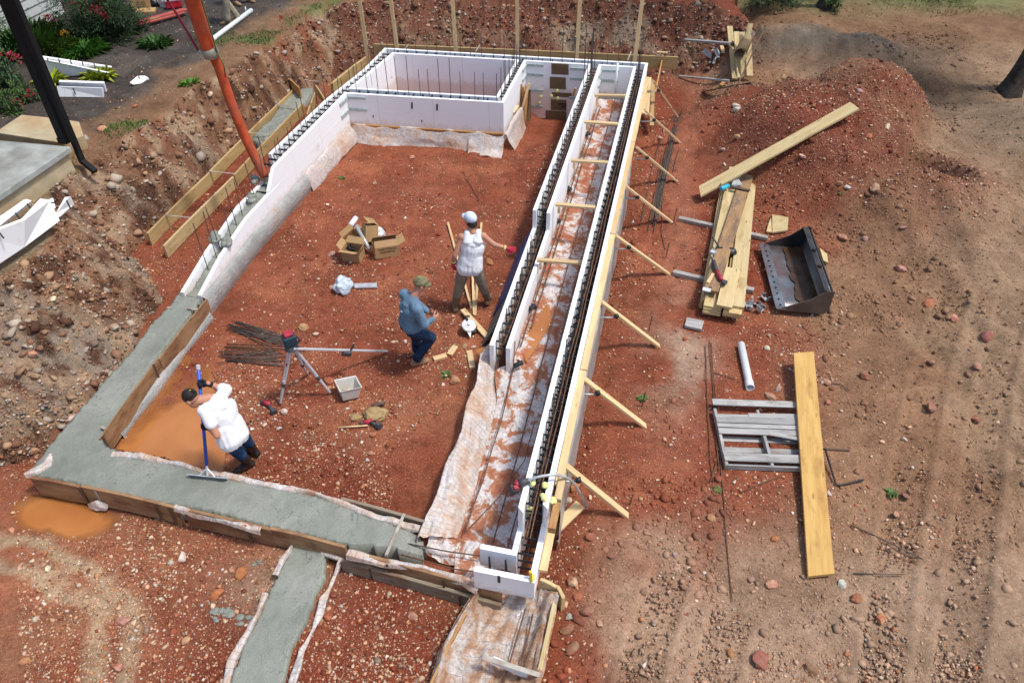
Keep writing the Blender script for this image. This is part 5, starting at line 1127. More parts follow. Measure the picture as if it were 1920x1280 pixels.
for l, mt in ((-.012, 'brownsteel'), (BLn + .0, 'blacksteel')):
    poly = [bq(l, -.02, .0), bq(l, .14, .0), bq(l, D_, -.02), bq(l, D_ + .06, .06), bq(l, D_ + .06, Hb + .01), bq(l, D_ - .06, Hb + .01), bq(l, .45, .24), bq(l, .08, .06)]
    MB().prism(poly, ax * .014).build("side_plate", MT[mt], bk)
MB().prism([bq(0, D_ + .01, Hb - .02), bq(BLn, D_ + .01, Hb - .02), bq(BLn, D_ - .10, Hb + .012), bq(0, D_ - .10, Hb + .012)], (0, 0, .015)).build("top_lip", MT['blacksteel'], bk); MB().prism([bq(.02, D_ + .03, .02), bq(BLn - .02, D_ + .03, .02), bq(BLn - .02, D_ + .03, Hb - .01), bq(.02, D_ + .03, Hb - .01)], bx_ * .02).build("back_plate", MT['blacksteel'], bk)
for k in (.35, .6): MB().box(bq(BLn * k, D_ - .05, Hb + .03), (.05, .05, .05), Euler((0, 0, math.atan2(ax.y, ax.x))).to_matrix()).build("lug", MT['blacksteel'], bk)
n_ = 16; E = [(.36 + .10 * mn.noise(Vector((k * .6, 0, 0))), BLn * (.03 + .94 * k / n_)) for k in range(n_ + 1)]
mb = MB().grid([[bq(l, d + (D_ - .02 - d) * t, .040 + .015 * t + (.02 if t > .8 else 0)) for t in (0, .3, .6, .85, 1)] for d, l in E]); MT['rustwater_shade'] = simple("rusty_mud_shade", (0.075, 0.040, 0.020), .4, 6, .25, .5); mb.build("rusty_mud_shade", MT['rustwater_shade'], bk, smooth=True)  # rusty wet mud, with the back wall's shadow painted into its dark colour
for a, b, c, d, l in (((1446, 407), (1477, 413), (1475, 437), (1447, 441), "square cut of yellow board behind the loader bucket"), ((1535, 470), (1549, 482), (1551, 498), (1542, 494), "yellow board end right of the loader bucket")):
    P = [G(*q) + Vector((0, 0, .03)) for q in (a, b, c, d)]; MB().prism(P, (0, 0, .035)).build("board_offcut", MT['treated'], label=l, cat="offcut")
P = [G(*q) + Vector((0, 0, .02)) for q in ((1444, 412), (1448, 440), (1436, 438), (1438, 428))]; MB().prism(P, (0, 0, .03)).build("board_offcut", MT['treated'], label="pointed sliver of yellow board beside the square cut", cat="offcut")
# galvanised hangers in a heap
def hanger(c, yaw, s, label, black=True):
    rt = empty("post_base", c, label, "bracket", "galvanised brackets by the bucket"); R = Euler((random.uniform(-.5, .5), random.uniform(-.5, .5), yaw)).to_matrix()
    MB().box(c + R @ Vector((0, 0, .01)), (.13 * s, .10 * s, .006), R).box(c + R @ Vector((.06 * s, 0, .05 * s)), (.006, .10 * s, .10 * s), R).box(c + R @ Vector((-.06 * s, 0, .035 * s)), (.006, .10 * s, .07 * s), R).build("plate", MT['galv'], rt)
    if black: MB().tube([c + R @ Vector((-.02, 0, .03)), c + R @ Vector((-.07, .03, .05))], .02, 8).build("bolt", MT['blackplastic'], rt)
for i, (x, y, l) in enumerate(((1391, 572, "leftmost bracket of the heap, at the stack's corner"), (1404, 580, "bracket in the left half of the heap with a black bolt"), (1415, 574, "bracket in the middle of the heap by the stack"), (1424, 584, "bracket at the near right of the heap"), (1432, 563, "single bracket apart from the heap, toward the bucket"), (1376, 598, "thin metal tab at the near right corner of the stack"))):
    hanger(G(x, y) + Vector((0, 0, .04)), i * 1.3, 1.0 if i < 5 else .7, "galvanised " + l, i < 5)
# pile of boards at the upper right
pg = "pale boards of the upper right pile"
for i, (a, b, w, l) in enumerate((((1363, 78), (1377, 154), .14, "leftmost"), ((1375, 90), (1386, 153), .13, "second"), ((1385, 92), (1393, 152), .14, "third"), ((1400, 80), (1385, 150), .12, "slanting top"), ((1396, 100), (1404, 152), .15, "rightmost"))):
    gbeam("pale_board", a, b, w, .04, 'treated', l + " pale board of the pile between the right heap and the gray berm", group=pg, z0=.35 + .03 * (i == 3) + .01 * i, z1=.05 + .03 * (i == 3) + .01 * i)
gbeam("grey_rail", (1282, 84), (1366, 95), .09, .05, 'weathered', "grey rail leading left from the pale board pile", z0=.1, z1=.15); gbeam("grey_rail", (1273, 146), (1366, 156), .05, .04, 'weathered', "pinkish rail on the soil below the grey one", z0=.02, z1=.04); gbeam("old_plank", (1318, 175), (1410, 158), .10, .03, 'darkwood', "dark old plank crossing below the pale board pile", z0=.03, z1=.03)
beam("dark_bar", G(1382, 163) + Vector((0, 0, .05)), G(1424, 96) + Vector((0, 0, .55)), .03, .025, MT['darkwood'], label="thin dark bar leaning against the pale board pile", cat="bar")
for i, (x, y) in enumerate(((1352, 92), (1356, 160))): gbeam("board_offcut", (x, y), (x + 3, y + 12) if i == 0 else (x - 6, y + 6), .09, .04, 'osb' if i else 'pine', ("yellow offcut standing behind the pale pile", "orange offcut below the pale pile")[i], "offcut", z0=.05, z1=.05)
tt = empty("tar_roll", G(1388, 96), "brown bent sheet roll on top of the pale board pile", "roll")
c = at(1386, 98, Hs(*xy(G(1386, 98))) + .25); MB().loft([[c + Vector((math.cos(a) * .16 * k, -.1 * k + j * .0, math.sin(a) * .13 * k)) + Vector((.1 * j, .2 * j, .06 * j)) for a in np.linspace(0, 5.2, 14)] for j, k in ((0, 1), (1, .95), (2, .9))], cap=False, closed=False).build("rolled_sheet", MT['board_brown'], tt, smooth=True).modifiers.new("t", 'SOLIDIFY').thickness = .012
for i, (x, y, l) in enumerate(((1325, 107, "left galvanised stake on dark soil near the pale pile"), (1343, 105, "upright galvanised bracket left of the pale pile"), (1340, 116, "white tipped bracket between the two by the pale pile"))):
    c = G(x, y) + Vector((0, 0, .05)); MB().box(c, (.06, .35, .03), Euler((.2, 0, .6 - i * .5)).to_matrix()).box(c + Vector((.02, 0, .05)), (.02, .3, .09), Euler((.2, 0, .6 - i * .5)).to_matrix()).build("bracket", MT['galv'], label=l, cat="bracket")
# rebar on the ground
def gbar(pts, r, mat, label, group=None, dz=.012):
    P = [G(*q) + Vector((0, 0, dz + r)) for q in pts]; Q = resample(P, .4); Q = [q + Vector((random.uniform(-.006, .006), random.uniform(-.006, .006), random.uniform(0, .01))) for q in Q]
    return MB().tube(Q, r, 6).build("rebar_length", MT[mat], smooth=True, label=label, cat="rebar", group=group)
gr = "bars of the bundle beside the braces"
for i in range(18):
    j = i % 6; x0 = 1262 + 2.6 * j + random.uniform(-3, 3); x1 = 1228 - (i // 6) * 6 + 2.2 * j + random.uniform(-6, 3); y1 = 395 + 12 * (i // 6) + random.uniform(-6, 20)
    gbar([(x0, 215 + random.uniform(0, 12)), ((x0 + x1) / 2 + 2, 300), (x1, y1)], .008, 'rebar' if i % 3 else 'rust', "dark bar in the bundle lying between the braces and the trodden path", gr, .012 + .012 * (i % 3))
for i, (p, l) in enumerate((([(1292, 216), (1270, 290), (1262, 322)], "single bar right of the rebar bundle"), ([(1280, 207), (1270, 245), (1262, 262)], "short bar above the rebar bundle's right side"), ([(1245, 238), (1222, 320), (1203, 415)], "single bar left of the rebar bundle"))): gbar(p, .008, 'rebar', l)
for p, l in (([(1330, 640), (1338, 740), (1342, 830), (1348, 885)], "long rusty bar left of the pallet, inner one"), ([(1322, 650), (1326, 740), (1331, 850), (1336, 905)], "long rusty bar left of the pallet, outer one"), ([(1333, 645), (1344, 780), (1352, 880), (1360, 990), (1372, 1130)], "longest rusty bar running on past the pallet to the near soil"), ([(1331, 905), (1340, 880), (1345, 850)], "short rusty bar crossing the long ones by the pallet"), ([(1388, 925), (1435, 905), (1465, 893)], "rusty bar slanting below the near edge of the pallet"), ([(1337, 700), (1352, 704), (1378, 712)], "twisted dark bar between the long rusty bars and the white pipe"), ([(1548, 720), (1575, 722), (1592, 735)], "bent grey wire right of the golden plank's upper end"), ([(1598, 1076), (1650, 1079), (1695, 1078)], "thin grey wire on the soil right of the golden plank's near end"), ([(1595, 985), (1640, 1005), (1730, 1050)], "dark root like bar on brown soil at the lower right"), ([(868, 322), (880, 345), (899, 377)], "rusty bar lying on the red floor below the box"), ([(1242, 372), (1240, 440), (1247, 470)], "rusty bar by the fifth brace")): gbar(p, .007, 'rust' if 'usty' in l else 'rebar', l)
for i, (x, y, h) in enumerate(((1216, 600, .3), (1203, 742, .3), (1248, 462, .3), (1180, 925, .2), (1262, 400, .35))):
    p = G(x, y + 20); MB().tube([p - Vector((0, 0, .1)), p + Vector((.02, 0, h))], .009, 6).build("rebar_stake", MT['rust'], label="rusty stake driven beside a brace foot, %s" % ("by the third nearest brace", "by the second nearest brace", "by the fourth nearest brace", "by the nearest brace", "by the fourth farthest brace")[i], cat="stake")
hg = ("upper heap of loose bars by the tripod", "lower heap of loose bars by the tripod")
for i in range(20):
    y = 602 + 22 * random.random(); x0 = 436 + random.uniform(-8, 14) + (y - 606) * -.3
    gbar([(x0, y), (530 + random.uniform(-20, 22), y + 22 + random.uniform(-4, 14) + (18 if i % 5 == 0 else 0))], .0065, 'rebar', "dark steel bar of the upper fanned heap behind the tripod", hg[0], .008 + .006 * (i % 4))
for i in range(17):
    y = 648 + 34 * i / 17
    gbar([(416 + random.uniform(-8, 12), y + random.uniform(-2, 2)), (528 + random.uniform(-10, 14), y + 4 + random.uniform(-3, 5))], .0065, 'rebar' if i > 5 else 'rust', "dark steel bar of the lower straight heap left of the tripod", hg[1], .008 + .006 * (i % 4))
gbar([(411, 686), (455, 672), (520, 660)], .0065, 'rebar', "single bar slanting across the lower heap", dz=.04)
# tripod with rotary laser and grade rod
hd_ = at(545, 646, 1.06); feet = [at(525, 760, .02), at(622, 739, .02), at(577, 702, .02)]
tr = empty("laser_tripod", (hd_.x, hd_.y, 0), "aluminium tripod carrying a red topped rotary laser", "tripod")
for k, f in enumerate(feet):
    a = hd_ + (f - hd_) * .05; d = (f - a); up = Vector((0, 1, 0)); s = d.normalized().cross(Vector((0.3, 1, 0))).normalized() * .018
    leg = MB().tube([a + s, a + d * .66 + s * .6], .017, 6).tube([a - s, a + d * .66 - s * .6], .017, 6).tube([a + d * .55, f - d.normalized() * .05], [.024, .018], 8).build("leg", MT['alu'], tr)
    MB().tube([a + d * .60, a + d * .66], .03, 8).build("clamp", MT['greytool'], leg); MB().tube([f - d.normalized() * .06, f], [.018, .004], 6).build("foot", MT['blacksteel'], leg)
    MB().box(a + d * .28, (.035, .03, .05)).build("red_lock", MT['redtool'], leg)
MB().tube([hd_ - Vector((0, 0, .06)), hd_], [.10, .07], 10).build("head_plate", MT['greytool'], tr)
lz = empty("rotary_laser", hd_, "dark blue rotary laser level with a red top on the tripod", "laser level"); R = Euler((0, 0, .5)).to_matrix()
MT['toolblue'] = simple("dark_teal_tool", (0.02, 0.05, 0.075), 0.2, 12, 0.5)
MB().box(hd_ + Vector((0, 0, .09)), (.17, .15, .15), R).build("body", MT['toolblue'], lz, bevel=.02); MB().box(hd_ + Vector((0, 0, .19)), (.12, .11, .05), R).build("top", MT['redtool'], lz, bevel=.015)
for s in (-1, 1): MB().tube([hd_ + R @ Vector((s * .09, -.06, .04)), hd_ + R @ Vector((s * .13, -.07, .09)), hd_ + R @ Vector((s * .09, -.06, .15))], .014, 6).build("guard", MT['greytool'], lz)
ra, rb = hd_ + Vector((.05, -.05, -.01)), at(726, 657, .02); grd = empty("grade_rod", rb, "silver grade rod slanting from the tripod head down to the soil", "rod")
fm = frame(ra, rb); L = (rb - ra).length
o = beam("staff", ra, rb, .035, .028, MT['alu'], grd); dd = (rb - ra).normalized()
c = ra.lerp(rb, .55); MB().box(c + Vector((-.02, -.06, -.03)), (.14, .05, .07), Euler((0, .1, 0)).to_matrix()).build("receiver", MT['greytool'], grd, bevel=.01); MB().tube([c + Vector((.03, 0, -.02)), c + Vector((.09, .05, .06))], .014, 6).build("knob", MT['blackplastic'], grd)
# boxes
def carton(c, yaw, s, label, flaps=(1, 1, 1, 1), tilt=(0, 0), fill=None, text=None, name="cardboard_box"):
    rt = empty(name, c, label, "box"); R = Euler((tilt[0], tilt[1], yaw)).to_matrix(); a, b, h = s; t = .006; C = Vector(c)
    def q(x, y, z): return C + R @ Vector((x, y, z))
    mb = MB(); mb.box(q(0, 0, t / 2), (a, b, t), R)
    for sx in (-1, 1): mb.box(q(sx * (a / 2 - t / 2), 0, h / 2 + t / 2), (t, b, h - t), R)
    for sy in (-1, 1): mb.box(q(0, sy * (b / 2 - t / 2), h / 2 + t / 2), (a - 2 * t, t, h - t), R)
    mb.build("shell", MT['card'], rt)
    fl = [((1, 0), a, b), ((-1, 0), a, b), ((0, 1), b, a), ((0, -1), b, a)]
    for k, f in enumerate(flaps):
        if not f: continue
        (dx, dy), dd, ww = fl[k]; ang = f; m = min(a, b) * .48
        e = Vector((dx * a / 2, dy * b / 2, h)); sd = Vector((-dy, dx, 0)) * (ww / 2); out = Vector((dx, dy, 0)) * math.cos(ang) * m + Vector((0, 0, 1)) * math.sin(ang) * m
        P = [C + R @ (e + sd), C + R @ (e - sd), C + R @ (e - sd * .94 + out), C + R @ (e + sd * .94 + out)]; n = (P[1] - P[0]).cross(P[3] - P[0]).normalized() * t; MB().prism(P, n).build("flap", MT['cardin' if ang > .9 else 'card'], rt)
    if fill: 
        mb = MB()
        for k in range(14): mb.box(q(random.uniform(-a, a) * .35, random.uniform(-b, b) * .35, h * random.uniform(.5, .9)), (.09, .03, .02), Euler((random.random() * 6, random.random() * 6, random.random() * 6)).to_matrix())
        mb.build("contents", MT[fill], rt)
    if text:
        for k, (tx, sz, zz) in enumerate(text):
            cu = bpy.data.curves.new("printing", 'FONT'); cu.body = tx; cu.size = sz; cu.align_x = 'CENTER'; cu.extrude = .001; tmp = bpy.data.objects.new("tmp", cu); COL.objects.link(tmp)
            bpy.context.view_layer.update(); me = bpy.data.meshes.new_from_object(tmp.evaluated_get(bpy.context.evaluated_depsgraph_get())); bpy.data.objects.remove(tmp)
            me.materials.clear(); me.materials.append(MT['ink']); o = bpy.data.objects.new("printing", me); COL.objects.link(o)
            M = Matrix.Translation(q(0, -b / 2 - .002, zz)) @ R.to_4x4() @ Matrix.Rotation(math.pi / 2, 4, 'X'); place(o, M, rt)
    return rt
carton(G(724, 476) + Vector((0, 0, .01)), .36, (.44, .27, .23), "open cardboard box with black printing on its front, right of the heap", (.5, 0, 2.2, 2.6), (0, .06), text=[("PARTYDECK", .058, .16), ("MASTERPAK", .05, .105)])
carton(G(664, 484) + Vector((0, 0, .01)), -.25, (.33, .25, .23), "open cardboard box full of metal scraps at the left of the heap", (.9, .9, 0.7, .4), (.05, .0), fill='blacksteel')
carton(G(694, 456) + Vector((0, 0, .06)), .5, (.24, .2, .30), "tall cardboard box standing in the middle of the heap", (0, 0, 2.9, 0), (-.25, .25))
carton(G(662, 455) + Vector((0, 0, .04)), .9, (.30, .22, .14), "tipped cardboard box with a white roll at the upper left of the heap", (.4, 0, .8, 0), (.3, -.2))
P = [G(684, 428) + Vector((0, 0, .25)), G(703, 432) + Vector((0, 0, .25)), G(722, 446) + Vector((0, 0, .12)), G(712, 450) + Vector((0, 0, .12))]; MB().prism(P, (0, 0, .012)).build("cardboard_flap", MT['card'], label="loose cardboard lid leaning at the back of the box heap", cat="cardboard")
def bag(name, c, s, mat, label, seed, cat="bag"):
    V, F = ico(4); mb = MB()
    for v in V:
        p = Vector(v); k = 1 + .35 * mn.noise(p * 1.7 + Vector((seed, 0, 0))) + .16 * mn.noise(p * 5 + Vector((seed, 3, 0))); p = Vector((p.x * s[0], p.y * s[1], max(p.z, -.55) * s[2])) * k; mb.v.append(Vector(c) + p + Vector((0, 0, s[2] * .5)))
    mb.f = [tuple(f) for f in F]; return mb.build(name, MT[mat], smooth=True, label=label, cat=cat)
bag("plastic_bag", G(708, 447), (.16, .13, .14), 'bagclear', "clear plastic bag tucked behind the printed box", 3); bag("plastic_bag", G(645, 542), (.14, .17, .15), 'bagblue', "pale blue crumpled plastic bag on the red floor", 5)
MB().tube([G(672, 448) + Vector((0, 0, .28)), G(694, 476) + Vector((0, 0, .10))], .035, 10).build("foil_tube", MT['galv'], smooth=True, label="silver tube sticking out of the box heap", cat="tube"); MB().tube([G(660, 440) + Vector((0, 0, .2)), G(670, 426) + Vector((0, 0, .2))], .05, 12).build("white_roll", MT['white'], smooth=True, label="white paper roll at the upper left of the box heap", cat="roll")
P = [G(665, 536) + Vector((0, 0, .03)), G(707, 535) + Vector((0, 0, .03)), G(707.5, 542) + Vector((0, 0, .02)), G(665.5, 543) + Vector((0, 0, .02))]; MB().prism(P, (0, 0, .025)).build("foam_strip", MT['galv'], label="short silvery strip on the floor right of the blue bag", cat="strip")
# bin, drill, pouch
bn = empty("plastic_bin", G(655, 745), "milky square bin tilted on the rubble with rags inside", "bin"); c = G(654, 742) + Vector((0, 0, .02)); R = Euler((-.12, .14, .45)).to_matrix(); mb = MB(); r = []
for w_, z, i in ((.115, 0, 0), (.15, .20, 0), (.165, .20, 0), (.165, .185, 0)): r.append([c + R @ Vector((x * w_, y * w_, z)) for x, y in ((-1, -1), (1, -1), (1, 1), (-1, 1))])
rin = [[c + R @ Vector((x * w_, y * w_, z)) for x, y in ((-1, -1), (1, -1), (1, 1), (-1, 1))] for w_, z in ((.142, .199), (.108, .01))]
mb.loft(r[:3] + rin, cap=True); mb.build("shell", MT['bin'], bn, bevel=.008); mb = MB()
for k in range(9): mb.ell(c + R @ Vector((random.uniform(-.07, .07), random.uniform(-.07, .07), .05)), (.03, .02, .02))
mb.build("rags", MT['canvas'], bn, smooth=True); MB().ell(c + R @ Vector((0.0, 0, .075)), (.025, .03, .012)).build("yellow_scrap", MT['yfoam'], bn, smooth=True)
def drill(c, d, n, label, mats=('redtool', 'greytool'), name="cordless_drill"):
    c, d, n = Vector(c), Vector(d).normalized(), Vector(n).normalized(); rt = empty(name, c, label, "drill")
    MB().tube([c - d * .07, c + d * .06], [.035, .032], 10).build("motor", MT[mats[0]], rt, smooth=True); MB().tube([c + d * .06, c + d * .10, c + d * .12], [.03, .024, .012], 10).build("chuck", MT[mats[1]], rt, smooth=True)
    MB().tube([c - d * .03, c - d * .04 + n * .12], [.024, .022], 8).build("grip", MT[mats[1]], rt, smooth=True); e = c - d * .035 + n * .15
    MB().tube([e - n * .03 - d * .02, e + n * .03 - d * .02], [.05, .048], 6).build("battery", MT[mats[0] if name == "x" else mats[1]], rt); return rt
drill(G(501, 760) + Vector((0, 0, .05)), (-.9, .45, 0), (.55, -.8, -.1), "red and black drill lying left of the tripod's near foot"); drill(G(690, 795) + Vector((0, 0, .05)), (-.8, -.3, 0), (.75, -.6, 0), "red and grey driver lying beside the tan tool pouch")
bag("tool_pouch", G(705, 778), (.16, .13, .06), 'canvas', "tan canvas tool pouch lying on the rubble", 9, "pouch"); MB().tube([G(697, 766) + Vector((0, 0, .05)), G(712, 763) + Vector((0, 0, .06)), G(722, 760) + Vector((0, 0, .06))], [.03, .028, .035], 8).build("pouch_belt", MT['leather'], smooth=True, label="brown leather belt end on top of the tool pouch", cat="belt")
bag("work_glove", G(667, 783), (.08, .06, .03), 'canvas', "pale crumpled glove left of the tool pouch", 12, "glove"); MB().tube([G(635, 804) + Vector((0, 0, .03)), G(690, 800) + Vector((0, 0, .03))], .012, 8).build("wood_stick", MT['pine'], label="thin wooden stick left of the driver", cat="stick", smooth=True)
# stakes near the man in the tank top
for a, b, l in (((840, 421), (884, 580), "long thin pine stake passing the tank top man's left side"), ((903, 425), (890, 575), "pine stake standing behind the tank top man's shoulder line"), ((886, 508), (889, 592), "pine stake between the tank top man's legs, left one"), ((896, 528), (891, 594), "pine stake between the tank top man's legs, right one")):
    gbeam("wood_stake", a, b, .04, .035, 'pine', l, "stake", z0=.02 if 'passing' in l else .06)
gbeam("pine_board", (868, 588), (917, 639), .09, .04, 'pine', "pine two by four leaning on the circular saw's guard", z0=.06, z1=.02)
for i, (a, b, l) in enumerate((((813, 675), (837, 668), "left"), ((843, 667), (854, 651), "middle"), ((880, 660), (886, 692), "right"))): gbeam("pine_block", a, b, .09, .04, 'pine', l + " one of the three short pine blocks on the floor", "block", group="short pine blocks by the circular saw")
cs = empty("circular_saw", G(880, 632), "grey circular saw with a round guard lying on the red floor", "circular saw"); c = G(880, 624) + Vector((0, 0, .16)); R = Euler((.35, .1, .2)).to_matrix(); n = 20
MB().loft([[c + R @ Vector((math.cos(2 * math.pi * k / n) * r_, math.sin(2 * math.pi * k / n) * r_, z)) for k in range(n)] for r_, z in ((.112, -.03), (.118, -.025), (.118, .005), (.108, .012), (.06, .013), (.055, .020), (.02, .022))]).build("guard", MT['galv'], cs)
MB().box(c + R @ Vector((.05, -.02, -.10)), (.13, .16, .09), R).build("motor", MT['greytool'], cs, bevel=.015); MB().prism([c + R @ Vector((-.05, -.08, -.02)), c + R @ Vector((.03, -.09, -.02)), c + R @ Vector((.0, -.21, -.03))], R @ Vector((0, 0, .008))).build("blade_tip", MT['galv'], cs)
MB().tube([c + R @ Vector((-.02, .08, .02)), c + R @ Vector((-.03, .14, .05)), c + R @ Vector((.02, .15, .02))], .018, 8).build("handle", MT['greytool'], cs, smooth=True); MB().tube([c + R @ Vector((0, 0, .035)), c + R @ Vector((0, 0, .05))], .025, 10).build("hub", MT['galv'], cs); MB().ell(c + R @ Vector((.12, -.01, -.04)), (.02, .02, .02)).build("red_button", MT['redtool'], cs, smooth=True)
# boards against the middle wall
for y0, y1, m, l in ((11.3, 9.35, 'bluebd', "blue board leaning low against the middle foam wall"), (9.33, 8.6, 'greybd', "dark greenish board leaning below the blue one")):
    P = [Vector((0.222 * y - 2.07 - o, y, z)) for y, o, z in ((y0, .03, .5), (y1, .03, .5), (y1, .30, .0), (y0, .28, .0))]; MB().prism(P, (-.02, 0, .008)).build("leaning_board", MT[m], label=l, cat="board")
# plywood scraps in the bay
for a, b, c, d, l, m in ((at(975, 155, .75), at(981, 163, .7), (986, 213, .0), (970, 212, .0), "plywood scrap leaning on the box wall, the left piece", 'osb'), (at(984, 158, .75), at(992, 170, .6), (995, 226, -.05), (983, 228, -.05), "tallest plywood scrap leaning beside the box wall", 'osb'), (at(990, 168, .62), at(995, 170, .62), (995, 226, -.05), (988, 228, -.05), "dark edged plywood scrap at the right of the leaning pieces", 'darkwood')):
    P = [a, b, at(*c), at(*d)]; n = (P[1] - P[0]).cross(P[3] - P[0]).normalized() * .018; MB().prism(P, n).build("plywood_scrap", MT[m], label=l, cat="plywood")
beam("pine_stick", at(991, 157, .8), at(978, 203, .25), .05, .035, MT['pine'], label="pine stick leaning across the plywood scraps", cat="stick"); beam("pine_stick", at(970, 198, .42), at(961, 210, .40), .08, .04, MT['pine'], label="short pine stick on the box ledge below the scraps", cat="stick"); beam("pine_stick", at(1078, 165, .8), at(1074, 180, .6), .06, .03, MT['osb'], label="orange stick end against the middle foam wall in the bay", cat="stick")
for i, (x, y, w_) in enumerate(((712, 160, .16), (727, 158, .2))):
    a = at(x, y - 12, .55); b = at(x + 10, y + 8, .1); beam("plywood_scrap", a, b, w_, .02, MT['osb'], label="plywood scrap standing inside the square box, %s of two" % ("left", "right")[i], cat="plywood", up=(0, -1, .4))
# vibrator on the near right wall
hp = [at(985, 902, 1.10), at(1012, 893, 1.16), at(1045, 890, 1.14), at(1070, 900, .95), at(1087, 923, .5), at(1101, 950, .14)]
cr = []
for i in range(len(hp) - 1):
    p0, p1, p2, p3 = hp[max(i - 1, 0)], hp[i], hp[i + 1], hp[min(i + 2, len(hp) - 1)]
    for k in range(8):
        t = k / 8; cr.append(0.5 * ((2 * p1) + (-p0 + p2) * t + (2 * p0 - 5 * p1 + 4 * p2 - p3) * t * t + (-p0 + 3 * p1 - 3 * p2 + p3) * t ** 3))
vb = empty("concrete_vibrator", at(975, 908, 1.0), "red and grey cordless vibrator with a long grey hose over the near right wall", "vibrator"); cr.append(hp[-1])
MB().tube(cr, [.016] * (len(cr) - 6) + [.018] * 6, 8).build("hose", MT['galv'], vb, smooth=True); MB().tube([at(993, 900, 1.1), at(980, 904, 1.09), at(973, 907, 1.08)], [.03, .045, .04], 10).build("motor", MT['greytool'], vb, smooth=True)
MB().tube([at(973, 904, 1.09), at(966, 909, 1.06)], [.042, .035], 10).build("red_collar", MT['redtool'], vb, smooth=True); MB().box(at(964, 917, 1.0), (.10, .09, .12), Euler((.3, .2, .5)).to_matrix()).build("battery", MT['greytool'], vb, bevel=.012); MB().box(at(967, 914, 1.06), (.06, .05, .06), Euler((.3, .2, .5)).to_matrix()).build("red_patch", MT['redtool'], vb, bevel=.01)
for i, (x, y, z, l) in enumerate(((998, 908, 1.07, "yellow foam blob on the inner rim of the right wall beside the vibrator"), (1023, 911, 1.07, "yellow foam blob on the outer rim of the right wall by the hose"), (1019, 932, 1.06, "yellow foam blob on the outer rim below the hose"), (1037, 938, 1.0, "largest yellow foam smear on the pine rail at the wall step"), (993, 957, .74, "small yellow foam blob down in the core of the near right wall"))):
    mb = MB()
    for k in range(5): mb.ell(at(x + random.uniform(-3, 3), y + random.uniform(-4, 4), z), (.03, .03, .028))
    mb.build("foam_blob", MT['yfoam'], smooth=True, label=l, cat="foam blob")
gbeam("pine_board", (1035, 1003), (1087, 955), .14, .04, 'pine', "short pine board lying on stones by the nearest brace", z0=.05, z1=.08); beam("dark_stick", G(1042, 990) + Vector((0, 0, .12)), G(1062, 938) + Vector((0, 0, .25)), .06, .04, MT['darkwood'], label="dark weathered stick leaning at the foot of the near right wall", cat="stick")
# orange pump hose
def spine(P, n=10):
    out = []
    for i in range(len(P) - 1):
        p0, p1, p2, p3 = P[max(i - 1, 0)], P[i], P[i + 1], P[min(i + 2, len(P) - 1)]
        for k in range(n):
            t = k / n; out.append(0.5 * ((2 * p1) + (-p0 + p2) * t + (2 * p0 - 5 * p1 + 4 * p2 - p3) * t * t + (-p0 + 3 * p1 - 3 * p2 + p3) * t ** 3))
    return out + [P[-1]]
HP = [at(496, 330, .85), at(462, 262, 1.55), at(432, 190, 2.25), at(410, 125, 2.85), at(392, 95, 3.15), at(372, 35, 3.7), at(355, -20, 4.2), at(338, -90, 4.9)]
for i, p in enumerate(HP): HP[i] = Vector((p.x, p.y, p.z))
hs = empty("pump_hose", (HP[0].x, HP[0].y, .7), "thick orange concrete pump hose hanging down into the left foam wall", "hose")
MB().tube(spine(HP[:5]), .085, 16).build("lower_hose", MT['hose'], hs, smooth=True); MB().tube(spine(HP[4:]), .12, 16).build("upper_hose", MT['hose'], hs, smooth=True)
a = HP[4].lerp(HP[3], .35); b = HP[4].lerp(HP[5], .12); MB().tube([a, a.lerp(b, .1), b], [.115, .135, .135], 16).build("collar", MT['clamp'], hs, smooth=True)
MB().tube([HP[4] + Vector((-.17, 0, 0)), HP[4] + Vector((-.12, 0, -.05))], .02, 8).build("shackle", MT['galv'], hs); MB().tube(spine([HP[0], HP[0].lerp(HP[1], .02) - Vector((0, 0, .1))]), [.08] * 11, 14).build("grey_tip", MT['clamp'], hs)
for off, m, n in ((Vector((-.2, 0, 0)), 'ropered', "red_rope"), (Vector((.16, -.05, .0)), 'ropegreen', "green_rope")):
    P = [HP[4] + off * .9, HP[5] + off * (1.5 if off.x < 0 else 1.0), HP[6] + off * (2.0 if off.x < 0 else 1.0), HP[7] + off]
    MB().tube(spine(P), .02 if off.x < 0 else .014, 6).build(n, MT[m], hs, smooth=True)
if True:
    P = [HP[4] + Vector((.16, -.05, 0)), HP[4] + Vector((.2, -.05, -.25)), HP[3] + Vector((.1, -.08, -.15))]; MB().tube(P, .012, 6).build("rope_tail", MT['ropegreen'], hs, smooth=True)
